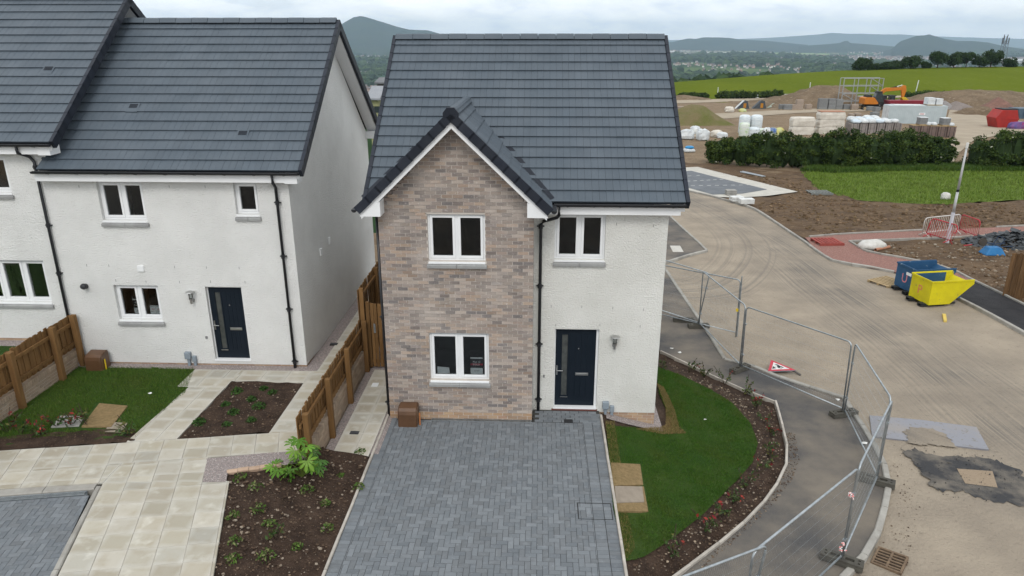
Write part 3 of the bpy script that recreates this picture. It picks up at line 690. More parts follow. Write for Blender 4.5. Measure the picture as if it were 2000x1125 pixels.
def plinth(house, x0, x1, y, ztop, n, mat, axis='x', keep=None):
    me = MB().box((0, 0, 0), (.215, .06, .065)).mesh('plinth_brick')
    MB().box((x0, y + .006, ztop - n * .075), (x1, y + .1, ztop)).build('plinth_bed', MORTAR, house)
    for k in range(n):
        x = x0 - (.1125 if k % 2 else 0)
        while x < x1:
            a, b = max(x, x0), min(x + .215, x1)
            if b - a > .03 and (keep is None or keep((a + b) / 2, ztop - k * .075)): inst('plinth_brick', me, mat, house, (a, y, ztop - (k + 1) * .075 + .005), (0, 0, 0), ((b - a) / .215, 1, 1))
            x += .225

# ------------------------------------------------------------------ the detached house with the brick bay
H1 = thing('brick_house', 'detached house with brick gabled bay, white walls and slate grey roof', 'house', (-.3, 15, 0))
XL, XB, XR, YB, YW = -3.35, -.10, 2.76, 14.45, 15.0
YE, ZE, YR, ZR = 14.74, 4.98, 18.98, 8.22
YBK = 2 * YR - YW
WB = [(-2.325, -1.115, 3.745, 4.775), (-2.385, -1.065, .955, 2.095)]          # bay windows
WW = (.345, 1.435, 3.65, 4.675); DR = (.40, 1.395, .0, 2.01)
GCX, GZ, GT = -1.72, 6.87, .965                                                   # small gable: centre, ridge height, slope
m1 = MB(); walls_holes(m1, XB, XR, -.08, 4.72, YW, YW + .3, [WW, DR]); m1.build('wall', RENDER2, H1)
side = [(YW, -1.0), (YBK, -1.0), (YBK, 4.75), (YR, ZR - .12), (YW, 4.75)]
MB().prism([(YW + .3, -1.2)] + [(YBK, -1.2), (YBK, 4.72), (YR, ZR - .16), (YW + .3, 4.95)], 'x', XR - .3, XR).build('wall', RENDER2, H1)
MB().prism([(YW + .3, -.4), (YBK, -.4), (YBK, 4.72), (YR, ZR - .16), (YW + .3, 4.95)], 'x', XL, XL + .3).build('wall', RENDER, H1)
MB().box((XL + .3, YBK - .3, -1.2), (XR - .3, YBK, 4.72)).build('wall', RENDER, H1)
MB().box((XL, YB + .10, -.3), (XL + .3, YW + .3, 4.9)).build('wall', RENDER, H1)
MB().box((XB - .3, YB + .10, -.2), (XB - .002, YW + .3, 4.9)).build('wall', M('shaded_side_render', (.52, .50, .47), (.45, .43, .40), scale=1.4, rough=.92, bump=.5, bscale=40), H1)  # shade on this side wall is put into a greyer render colour
plinth(H1, XB + .002, XR, YW + .012, -.075, 5, PLINTH, keep=lambda x, z: z - .075 > G(x, 14.95) - .12)
plinth_side = MB().box((XR - .29, YW + .1, -1.2), (XR - .012, YBK - .02, -.09))
# brick bay
bay = MB(); walls_holes(bay, XL + .005, XB - .005, -.25, 4.76, YB + .010, YB + .10, WB)
bay.prism([(XL + .005, 4.76), (XB - .005, 4.76), (XB - .005, 4.80), (GCX, GZ - .20), (XL + .005, 4.80)], 'y', YB + .010, YB + .10)
BAY = bay.build('brick_wall', MORTAR, H1)
BR_ME = MB().box((0, 0, 0), (.213, .05, .0625)).mesh('brick'); BR_ME.materials.append(BRICKS)
cand = []
for k in range(-3, 90):
    z = k * .075 + .004
    x = XL - (.1125 if k % 2 else 0)
    while x < XB - .02:
        spans = [(max(x, XL), min(x + .213, XB))]
        for h in WB:
            if h[2] - .145 < z + .03 < h[3]:
                ns = []
                for a, b in spans:
                    l0, l1 = (h[0] - .03, h[1] + .03) if z < h[2] - .01 else (h[0], h[1])
                    if b <= l0 or a >= l1: ns.append((a, b))
                    else:
                        if a < l0: ns.append((a, l0))
                        if b > l1: ns.append((l1, b))
                spans = ns
        for a, b in spans:
            if b - a < .03: continue
            zt = GZ - .20 - abs((a + b) / 2 - GCX) * GT
            if z + .02 > max(zt, 4.80 if zt > 4.7 else 4.7): continue
            cand.append((((a + b) / 2) ** 2 + YB ** 2 + (z - CAMH) ** 2, a, b, z, k))
        x += .225
cand.sort(); mbk = MB()
full = [c for c in cand if c[2] - c[1] > .2 and c[4] > 1]; near = set(full[:300])
for c in cand:
    d, a, b, z, k = c
    yy = YB + random.uniform(-.004, .003)
    if c in near: inst('brick', BR_ME, BRICKS, BAY, (a, yy, z), (random.uniform(-.01, .01), random.uniform(-.006, .006), 0), ((b - a - .003) / .213, 1, 1))
    else: mbk.box((a + .001, yy, z), (b - .002, yy + .05, z + .0625), 1 if k < 2 else 0)
mbk.build('bricks', [BRICKS, PLINTH], BAY, kind='stuff')
# returning brick on the bay's left side
rt_ = MB()
for k in range(-2, 63):
    for j, (a, b) in enumerate(((YB, YB + .10), (YB + .11, YB + .32), (YB + .335, YB + .54)) if k % 2 else ((YB, YB + .21), (YB + .22, YB + .43), (YB + .44, YB + .54))):
        rt_.box((XL - .012, a + (.052 if j == 0 else 0), k * .075 + .004), (XL + .02, b, k * .075 + .0685))
rt_.build('bricks', BRICKS, BAY, kind='stuff')
for i, h in enumerate(WB): window(H1, *h, YB)
window(H1, *WW, YW, rec=.06)
front_door(H1, *DR, YW)
wall_lamp(H1, 1.745, YW, 1.80)
cable_boxes(H1, 1.61, YW, -.20, .36)
weeps(H1, [(.30, 2.55), (.98, 2.55), (1.67, 2.53), (2.35, 2.5), (1.66, 4.45), (2.45, 4.42), (1.4, 2.12), (.41, 2.1), (2.3, 2.1)], YW)
MB().box((.14, YW - .025, .80), (.18, YW + .005, .86)).build('bell_push', M('weep_grey', (.22, .22, .22)), H1)
MB().box((DR[0] - .05, YW - .03, -.085), (DR[1] + .02, YW + .1, -.011)).build('door_step', M('red_step', (.16, .06, .05), (.12, .045, .04), scale=4), H1)
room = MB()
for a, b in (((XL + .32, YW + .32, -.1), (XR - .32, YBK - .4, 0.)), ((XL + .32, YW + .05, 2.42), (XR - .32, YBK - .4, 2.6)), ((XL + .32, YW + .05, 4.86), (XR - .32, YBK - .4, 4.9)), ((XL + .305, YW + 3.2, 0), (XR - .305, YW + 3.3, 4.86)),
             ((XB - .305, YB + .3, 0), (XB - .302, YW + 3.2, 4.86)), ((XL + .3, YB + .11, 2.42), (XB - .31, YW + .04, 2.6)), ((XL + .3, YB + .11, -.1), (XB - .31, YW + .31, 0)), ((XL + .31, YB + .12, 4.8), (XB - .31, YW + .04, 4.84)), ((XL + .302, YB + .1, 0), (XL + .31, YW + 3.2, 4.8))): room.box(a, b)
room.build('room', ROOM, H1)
# roof
o0 = Vector((XL - .29, YE + .045 * math.sin(PIT), ZE - .045 * math.cos(PIT)))
fr_m = slope_matrix(o0, (1, 0, 0), (0, math.cos(PIT), math.sin(PIT)))
LS = (YR - YE) / math.cos(PIT); wroof = XR - XL + .58
rf = MB()
for sgn in (1, -1):
    P = [fr_m @ Vector((x, s, n)) for n in (-.04, -.016) for x, s in ((0.02, 0.03), (wroof - .02, 0.03), (wroof - .02, LS), (0.02, LS))]
    if sgn < 0: P = [Vector((p.x, 2 * YR - p.y, p.z)) for p in P]; P = [P[i] for i in (1, 0, 3, 2, 5, 4, 7, 6)]
    rf.hexa(P)
ROOF1 = rf.build('roof', VERGE, H1)
def gable_z(x): return GZ - abs(x - GCX) * GT
def keep_main(p): return not (gable_z(p.x) - p.z > .48 and abs(p.x - GCX) < 2.05)
tile_slope(ROOF1, fr_m, wroof, 17, keep=keep_main)
rear = MB()
for c in range(17):
    P = [fr_m @ Vector((x, c * GAUGE + s, n)) for s, n in ((0, .03), (0, .058), (GAUGE + .07, .023), (GAUGE + .07, -.005)) for x in (0, wroof)]
    P = [Vector((p.x, 2 * YR - p.y, p.z)) for p in P]; rear.hexa([P[i] for i in (1, 0, 6, 7, 3, 2, 4, 5)])
rear.build('rear_tiles', TILE, ROOF1, kind='stuff')
ridge_caps(ROOF1, XL - .30, XR + .30, YR, ZR + .03)
for xx, sd_ in ((XR + .29, 1), (XL - .29, -1)):
    m = fr_m.copy(); m.translation = Vector((xx, o0.y, o0.z)); verge_run(ROOF1, m, 17, side=sd_)
    rm = slope_matrix((xx, 2 * YR - o0.y, o0.z), (-1, 0, 0), (0, -math.cos(PIT), math.sin(PIT))); verge_run(ROOF1, rm, 17, side=-sd_)
# white verge boards and soffits at the two gable ends
for x0_, x1_ in ((XR + .002, XR + .285), (XL - .285, XL - .002)):
    MB().prism([(YE + .06, ZE - .08), (YR, ZR - .11), (2 * YR - YE - .06, ZE - .08), (2 * YR - YE - .06, ZE - .2), (YR, ZR - .23), (YE + .06, ZE - .2)], 'x', x0_, x1_).build('verge_board', WHITE, ROOF1)
# small gable roof
GP = math.atan(GT); GE = 1.98; gl_ = GE / math.cos(GP); nG = 9; gg = gl_ / nG
GY0, GY1 = 14.10, YE + (GZ - ZE) / TANP + .15
zE = GZ - GE * GT
gr_m = slope_matrix((GCX + GE - .045 * math.sin(GP), GY0, zE - .045 * math.cos(GP)), (0, 1, 0), (-math.cos(GP), 0, math.sin(GP)))
gl_m = slope_matrix((GCX - GE + .045 * math.sin(GP), GY1, zE - .045 * math.cos(GP)), (0, -1, 0), (math.cos(GP), 0, math.sin(GP)))
rg = MB()
for mm_ in (gr_m, gl_m): rg.hexa([mm_ @ Vector((x, s, n)) for n in (-.04, -.016) for x, s in ((0.05, 0.03), (GY1 - GY0 - .05, 0.03), (GY1 - GY0 - .05, gl_), (0.05, gl_))])
GR = rg.build('gable_roof', VERGE, H1)
CUT = (Vector((0, YE, ZE)) + Vector((0, -math.sin(PIT), math.cos(PIT))) * .012, Vector((0, -math.sin(PIT), math.cos(PIT))))
tile_slope(GR, gr_m, GY1 - GY0, nG, gauge=gg, cut=CUT); tile_slope(GR, gl_m, GY1 - GY0, nG, gauge=gg, cut=CUT)
rme = MB().prism([(-.13, -.115), (-.055, -.015), (0, .008), (.055, -.015), (.13, -.115), (.09, -.115), (0, -.03), (-.09, -.115)], 'y', 0, .44).mesh('ridge_tile')
for k in range(7): inst('ridge_tile', rme, TILE, GR, (GCX, GY0 + .04 + k * .445, GZ + .062))
vm = gr_m.copy(); verge_run(GR, gr_m, nG, gg, side=-1, depth=.10)
vm2 = slope_matrix((GCX - GE + .045 * math.sin(GP), GY0, zE - .045 * math.cos(GP)), (0, -1, 0), (math.cos(GP), 0, math.sin(GP))); verge_run(GR, vm2, nG, gg, side=1, depth=.10)
MB().prism([(GCX - .15, GZ - .16), (GCX - .15, GZ - .02), (GCX - .07, GZ + .08), (GCX + .07, GZ + .08), (GCX + .15, GZ - .02), (GCX + .15, GZ - .16), (GCX, GZ - .04)], 'y', GY0 - .085, GY0 + .0).build('apex_cap', VERGE, GR)
for sg in (1, -1):
    def bx_(x, z): return (GCX + sg * x, z)
    hw = GE - .10
    band = [bx_(0, GZ - .10), bx_(hw, GZ - .10 - hw * GT), bx_(hw, GZ - .32 - hw * GT), bx_(0, GZ - .32)]
    MB().prism(band if sg < 0 else band[::-1], 'y', GY0 - .028, YB - .003).build('bargeboard', WHITE, GR)
    box_ = [bx_(1.485, 4.79), bx_(1.905, 4.79), bx_(1.905, GZ - .335 - 1.905 * GT + .12), bx_(1.485, GZ - .335 - 1.485 * GT)]
    MB().prism(box_ if sg < 0 else box_[::-1], 'y', GY0 - .032, YB - .002).build('soffit_box', WHITE, GR)
    gx = GCX + sg * (GE + .045)
    pr = [(gx + .058 * math.cos(math.pi + math.pi * k / 7), zE - .035 + .058 * math.sin(math.pi + math.pi * k / 7)) for k in range(8)]
    MB().prism(pr, 'y', GY0 - .02, 14.72).build('gutter', BLACK, GR)
# valley flashing strip (dark) beside the small gable
for sg in (1, -1):
    a = Vector((GCX + sg * (GE + .02), YE + .06, ZE + .03)); b = Vector((GCX, GY1 - .02, GZ + .02)); d_ = (b - a).normalized(); n_ = Vector((0, -math.sin(PIT), math.cos(PIT))); s_ = d_.cross(n_) * .05
    MB().add([a - s_ + n_ * .035, a + s_ + n_ * .035, b + s_ + n_ * .035, b - s_ + n_ * .035], [(0, 1, 2, 3)]).build('valley_trough', VERGE, GR)
# eaves
MB().box((.22, YE + .04, 4.70), (XR + .20, YE + .065, 4.90)).box((.0, YE + .066, 4.70), (XR + .20, YW - .002, 4.72)).build('fascia', WHITE, H1)
gutter(H1, GCX + GE + .06, XR + .30, YE - .03, ZE - .045, 5)
downpipe(H1, [(.42, YE - .03, 4.88), (.42, YE - .02, 4.70), (.38, YE + .05, 4.63), (.10, YW - .09, 4.52), (.045, YW - .07, 4.44), (.04, YW - .07, -.06)], .037, ((.04, YW - .07, 4.40), (.04, YW - .07, 3.05), (.04, YW - .07, 1.65), (.04, YW - .07, .25)))
downpipe(H1, [(XL - .05, YB + .12, 4.70), (XL - .05, YB + .12, -.04)], .034, ((XL - .05, YB + .12, .3), (XL - .05, YB + .12, 2.4)))
# notices in the ground-floor window of the brick bay
PAPER = M('white_paper', (.74, .76, .77), (.70, .72, .73), scale=2, rough=.8); INK = M('black_notice', (.012, .014, .018), rough=.5); REDP = M('red_band', (.42, .02, .05), rough=.6); INKG = M('grey_print', (.12, .12, .13), rough=.7); REDT = M('red_print', (.5, .12, .12), rough=.7)
s1 = tag(MB().box((-1.49, YB + .112, 1.07), (-1.215, YB + .116, 1.46)).build('window_notice', INK), 'dark sold notice with a red band in the brick house window', 'notice')
ORG[s1.name] = Vector((0, 0, 0))
yq = YB + .1085
MB().box((-1.49, yq, 1.445), (-1.215, YB + .1115, 1.475)).build('header_strip', PAPER, s1); MB().box((-1.49, yq, 1.285), (-1.215, YB + .1115, 1.325)).build('red_band', REDP, s1)
MB().box((-1.49, yq, 1.07), (-1.215, YB + .1115, 1.215)).build('logo_panel', PAPER, s1)
text(s1, 'Plot 10', .058, (-1.352, yq - .001, 1.345), PAPER); text(s1, 'SOLD', .062, (-1.36, yq - .001, 1.281), PAPER); bars(s1, -1.352, yq - .001, 1.145, .12, .022, INKG)
tag(MB().add([(-2.24, YB + .112, 1.07), (-1.96, YB + .112, 1.07), (-1.975, YB + .112, 1.215), (-2.24, YB + .112, 1.235), (-2.24, YB + .116, 1.07), (-1.96, YB + .116, 1.07), (-1.975, YB + .116, 1.215), (-2.24, YB + .116, 1.235)], [(0, 1, 2, 3), (7, 6, 5, 4), (0, 4, 5, 1), (1, 5, 6, 2), (2, 6, 7, 3), (3, 7, 4, 0)]).build('paper_sheet', PAPER), 'blank white sheet propped in the corner of the brick house window', 'paper')

# ------------------------------------------------------------------ the stepped pair of white houses
def white_house(label, x0, x1, yw, zb, wins, door, gable_right, lim=300, tile_x0=None):
    H = thing('white_house', label, 'house', ((x0 + x1) / 2, yw, zb))
    yr = yw + 3.98; zr = zb + 8.27; ye = yw - .26; ze = zr - (yr - ye) * TANP; ybk = 2 * yr - yw
    f = MB(); walls_holes(f, x0, x1, zb + .07, ze - .27, yw, yw + .3, [w_[:4] for w_ in wins] + ([door] if door else [])); f.build('wall', RENDER, H)
    gz_ = [(yw + .3, zb + .07), (ybk, zb - .4), (ybk, ze - .2), (yr, zr - .16), (yw + .3, ze + .03)]
    MB().prism([(yw + .302, zb + .07 if not gable_right else zb + .07), (ybk, zb - .5), (ybk, ze - .2), (yr, zr - .16), (yw + .302, ze + .02)], 'x', x1 - .3, x1).build('wall', RENDER, H)
    MB().prism([(yw + .302, zb - .2), (ybk, zb - .5), (ybk, ze - .2), (yr, zr - .16), (yw + .302, ze + .02)], 'x', x0, x0 + .3).build('wall', RENDER, H)
    MB().box((x0 + .3, ybk - .3, zb - .5), (x1 - .3, ybk, ze - .2)).build('wall', RENDER, H)
    plinth(H, x0, x1, yw + .012, zb + .07, 2, PLINTH)
    MB().box((x1 - .2, yw + .1, zb - .5), (x1 - .012, ybk - .02, zb + .068)).build('plinth_side', PLINTH, H)
    for w_ in wins: window(H, *w_[:4], yw, rec=.09, splits=w_[4])
    if door: front_door(H, *door, yw)
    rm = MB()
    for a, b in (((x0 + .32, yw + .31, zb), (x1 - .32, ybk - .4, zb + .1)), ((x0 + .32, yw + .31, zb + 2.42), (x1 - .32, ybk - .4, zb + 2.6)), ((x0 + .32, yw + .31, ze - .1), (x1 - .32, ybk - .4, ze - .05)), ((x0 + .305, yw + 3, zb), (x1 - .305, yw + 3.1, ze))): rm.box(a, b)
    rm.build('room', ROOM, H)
    # roof
    rx0, rx1 = x0 - (0 if tile_x0 is None else 0), x1 + .35
    if tile_x0 is not None: rx0 = tile_x0
    o_ = Vector((rx0, ye + .045 * math.sin(PIT), ze - .045 * math.cos(PIT))); m = slope_matrix(o_, (1, 0, 0), (0, math.cos(PIT), math.sin(PIT))); W_ = rx1 - rx0; ls = (yr - ye) / math.cos(PIT)
    rb = MB()
    for sgn in (1, -1):
        P = [m @ Vector((x, s, n)) for n in (-.04, -.016) for x, s in ((0.02, 0.03), (W_ - .02, 0.03), (W_ - .02, ls), (0.02, ls))]
        if sgn < 0: P = [Vector((p.x, 2 * yr - p.y, p.z)) for p in P]; P = [P[i] for i in (1, 0, 3, 2, 5, 4, 7, 6)]
        rb.hexa(P)
    RF = rb.build('roof', VERGE, H)
    nc = 17; g = ls / nc
    tile_slope(RF, m, W_, nc, gauge=g, limit=lim)
    re_ = MB()
    for c in range(nc):
        P = [m @ Vector((x, c * g + s, n)) for s, n in ((0, .03), (0, .058), (g + .07, .023), (g + .07, -.005)) for x in (0, W_)]
        P = [Vector((p.x, 2 * yr - p.y, p.z)) for p in P]; re_.hexa([P[i] for i in (1, 0, 6, 7, 3, 2, 4, 5)])
    re_.build('rear_tiles', TILE, RF, kind='stuff')
    ridge_caps(RF, rx0, rx1, yr, zr + .03)
    m2 = m.copy(); m2.translation = Vector((rx1, o_.y, o_.z)); verge_run(RF, m2, nc, g, side=1)
    rm_ = slope_matrix((rx1, 2 * yr - o_.y, o_.z), (-1, 0, 0), (0, -math.cos(PIT), math.sin(PIT))); verge_run(RF, rm_, nc, g, side=-1)
    MB().prism([(ye + .06, ze - .08), (yr, zr - .11), (2 * yr - ye - .06, ze - .08), (2 * yr - ye - .06, ze - .2), (yr, zr - .21), (ye + .06, ze - .2)], 'x', x1 + .002, rx1 - .01).build('verge_board', WHITE, RF)
    MB().prism([(2 * yr - ye - .06, ze - .09), (2 * yr - ye - .4, ze - .09), (2 * yr - ye - .4, ze - .33), (2 * yr - ye - .06, ze - .33)], 'x', x1 + .003, rx1 - .02).build('soffit_box', WHITE, RF)
    MB().prism([(ye + .03, ze - .09), (ye + .4, ze - .09), (ye + .4, ze - .30), (ye + .03, ze - .30)], 'x', x1 + .003, rx1 - .06).build('soffit_box', WHITE, RF)
    MB().box((x0 + .02, ye + .04, ze - .28), (x1 + .002, ye + .065, ze - .08)).box((x0 + .02, ye + .066, ze - .28), (x1, yw - .002, ze - .26)).build('fascia', WHITE, H)
    gutter(H, x0 + .02, rx1, ye - .03, ze - .045, 9)
    return H, ye, ze, m, g
X2a, X2b, YW2, ZB2 = -11.62, -5.79, 16.2, .36
WIN2 = [(-10.33, -9.25, 4.13, 5.05, (.5,)), (-7.09, -6.54, 4.30, 5.05, ()), (-10.39, -9.28, 1.60, 2.50, (.5,))]
H2, ye2, ze2, rm2, g2 = white_house('white rendered house next to the brick one, navy door and four small windows', X2a, X2b, YW2, ZB2, WIN2, (-8.11, -7.205, .52, 2.49), True, tile_x0=-11.5)
H2['label'] = 'white rendered house beside the brick one, with a navy front door'
XR3 = -11.42
WIN3 = [(-13.55, -12.40, 4.77, 5.62, (.5,)), (-14.5, -12.03, 2.02, 3.10, (.27, .52, .76))]
H3, ye3, ze3, rm3, g3 = white_house('white rendered house at the left edge, its roof a step higher', -18.2, XR3, YW2 + .02, .97, WIN3, None, True, tile_x0=-18.2)
downpipe(H2, [(-6.05, ye2 - .03, ze2 - .09), (-6.05, ye2, ze2 - .28), (-6.07, YW2 - .07, ze2 - .42), (-6.07, YW2 - .07, .36)], .036, ((-6.07, YW2 - .07, 4.6), (-6.07, YW2 - .07, 3.3), (-6.07, YW2 - .07, 1.95), (-6.07, YW2 - .07, .55)))
downpipe(H3, [(-11.86, ye3 - .03, ze3 - .09), (-11.86, ye3, ze3 - .25), (-11.76, YW2 - .03, ze3 - .36), (-11.66, YW2 - .05, ze3 - .48), (-11.66, YW2 - .05, .9)], .036, ((-11.66, YW2 - .05, ze3 - .6), (-11.66, YW2 - .05, 4.0), (-11.66, YW2 - .05, 2.8)))
wall_lamp(H2, -8.45, YW2, 2.30)
cable_boxes(H2, -8.78, YW2, .36, .34)
MB().box((-9.70, YW2 - .03, 2.86), (-9.54, YW2 + .005, 3.01)).build('vent_cover', WHITE, H2, bevel=.008)
MB().lathe([(.07, 0), (.075, .10), (.06, .14), (.02, .15)], (-11.08, YW2, 2.46), 12, M=Matrix.Rotation(R(75), 3, 'X')).build('flue', BLACK, H2)
for y_, z_ in ((18.1, 2.87), (18.94, 2.95)): MB().box((X2b - .004, y_ - .07, z_ - .12), (X2b + .03, y_ + .07, z_ + .06)).build('vent_cover', WHITE, H2, bevel=.006)
MB().box((-8.28, YW2 - .025, 1.12), (-8.23, YW2 + .005, 1.18)).build('bell_push', M('weep_grey', (.22, .22, .22)), H2)
weeps(H2, [(-10.95, 3.0), (-10.4, 3.0), (-8.78, 2.98), (-8.0, 2.98), (-7.2, 2.98), (-10.3, 2.62), (-9.55, 2.6), (-8.72, 2.6), (-7.95, 2.62), (-7.1, 2.62), (-10.75, 4.93), (-8.6, 4.95), (-7.75, 4.95)], YW2)
# roof vent tiles
for (H_, mm_, g_, ls_) in ((H2, rm2, g2, [((262, 213), 20.3), ((475, 266), 20.3)]), (H3, rm3, g3, [((96, 140), 20.3)])):
    rf_ = [c for c in H_.children if c.name.startswith('roof')][0]
    inv = mm_.inverted(); n_ = mm_.to_3x3() @ Vector((0, 0, 1))
    for (px_, py_), _ in ls_:
        d_ = ray(px_, py_); o_ = Vector((0, 0, CAMH)); t_ = (mm_.translation - o_).dot(n_) / d_.dot(n_); p_ = inv @ (o_ + d_ * t_)
        vt = MB().hexa([mm_ @ Vector((p_.x + a, p_.y + b, c)) for c in (.045, .062) for a, b in ((-.14, -.16), (.14, -.16), (.14, .14), (-.14, .14))]).build('vent_tile', TILE, rf_)
        sl = MB()
        for k in range(5): sl.hexa([mm_ @ Vector((p_.x + a, p_.y + b, c)) for c in (.063, .072) for a, b in ((-.10, -.02 + k * .028), (.10, -.02 + k * .028), (.10, -.008 + k * .028), (-.10, -.008 + k * .028))])
        sl.build('vent_slat', VERGE, vt)
# notices in the white house window
yq = YW2 + .125
s2 = tag(MB().box((-10.05, yq, 1.72), (-9.82, yq + .004, 2.18)).build('window_notice', INK), 'dark for-sale notice in the left pane of the white house window', 'notice')
MB().box((-10.05, yq - .003, 2.07), (-9.82, yq - .001, 2.10)).build('header_strip', PAPER, s2); MB().box((-10.05, yq - .003, 1.72), (-9.82, yq - .001, 1.865)).build('logo_panel', PAPER, s2)
text(s2, 'Plot 9', .055, (-9.94, yq - .004, 1.985), PAPER); text(s2, 'For Sale', .055, (-9.94, yq - .004, 1.92), PAPER); bars(s2, -9.94, yq - .004, 1.79, .10, .02, INKG)
for i_, (lab, xo) in enumerate((('white printed sheet with red lettering, left of two in the window', -9.645), ('white printed sheet with red lettering, right of two in the window', -9.50))):
    s3 = tag(MB().box((xo, yq, 1.715), (xo + .14, yq + .003, 1.93)).build('paper_sheet', PAPER), lab, 'paper', 'printed sheets in the white house window')
    bars(s3, xo + .07, yq - .002, 1.905, .09, .016, INKG)
    for k in range(2): bars(s3, xo + .075, yq - .002, 1.845 - k * .028, .085, .02, REDT)
    bars(s3, xo + .06, yq - .002, 1.775, .06, .014, INKG)
# ================================================================== PAVING
BLOCK = M('charcoal_block_paving', None, (.20, .215, .232), scale=9, detail=5, rough=.86, bump=.35, bscale=70, rnd=.08, lo=.52, hi=.8,
          cols=[(.150, .164, .178), (.164, .178, .192), (.138, .151, .165), (.174, .188, .202), (.155, .166, .178), (.146, .156, .166)], fine=((.27, .285, .30), 35, .64, .8))
JOINT = M('paving_joint', (.040, .040, .041), (.06, .057, .05), scale=3, rough=.95)
SLAB = M('buff_slab', None, (.345, .305, .235), scale=2.6, detail=9, rough=.88, bump=.2, bscale=45, rnd=.10, lo=.45, hi=.75, cols=[(.385, .35, .285), (.41, .38, .315), (.365, .335, .27), (.43, .40, .34), (.38, .36, .31)], fine=((.56, .54, .48), 3.1, .58, .8))
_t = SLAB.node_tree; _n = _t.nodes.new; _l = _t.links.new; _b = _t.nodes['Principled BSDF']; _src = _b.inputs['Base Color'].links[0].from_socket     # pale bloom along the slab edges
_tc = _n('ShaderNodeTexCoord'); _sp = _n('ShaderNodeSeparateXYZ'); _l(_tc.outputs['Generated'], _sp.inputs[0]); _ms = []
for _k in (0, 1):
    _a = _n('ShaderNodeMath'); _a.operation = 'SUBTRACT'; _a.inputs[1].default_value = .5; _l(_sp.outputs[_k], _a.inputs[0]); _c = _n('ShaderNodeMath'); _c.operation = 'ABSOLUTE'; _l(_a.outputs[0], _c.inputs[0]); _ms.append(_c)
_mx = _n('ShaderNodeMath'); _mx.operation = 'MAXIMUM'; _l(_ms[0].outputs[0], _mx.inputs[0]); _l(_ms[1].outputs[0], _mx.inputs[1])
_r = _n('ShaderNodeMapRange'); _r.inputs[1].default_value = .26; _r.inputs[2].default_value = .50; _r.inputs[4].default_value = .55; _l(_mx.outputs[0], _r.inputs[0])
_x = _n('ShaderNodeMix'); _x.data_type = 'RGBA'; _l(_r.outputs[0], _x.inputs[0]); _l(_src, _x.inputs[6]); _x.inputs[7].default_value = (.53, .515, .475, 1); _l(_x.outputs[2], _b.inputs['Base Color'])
SLABJ = M('slab_joint', (.48, .45, .40), (.36, .33, .28), scale=5, rough=.95)
def block_mesh(l=.2, w=.1, h=.05):
    c = .004; a, b = l / 2 - .0025, w / 2 - .0025
    return MB().add([(-a, -b, -h), (a, -b, -h), (a, b, -h), (-a, b, -h), (-a, -b, -c), (a, -b, -c), (a, b, -c), (-a, b, -c), (-a + c, -b + c, 0), (a - c, -b + c, 0), (a - c, b - c, 0), (-a + c, b - c, 0)],
                    [(0, 1, 5, 4), (1, 2, 6, 5), (2, 3, 7, 6), (3, 0, 4, 7), (4, 5, 9, 8), (5, 6, 10, 9), (6, 7, 11, 10), (7, 4, 8, 11), (8, 9, 10, 11)]).mesh('paving_block')
BL_ME = block_mesh(); BL_ME.materials.append(BLOCK)
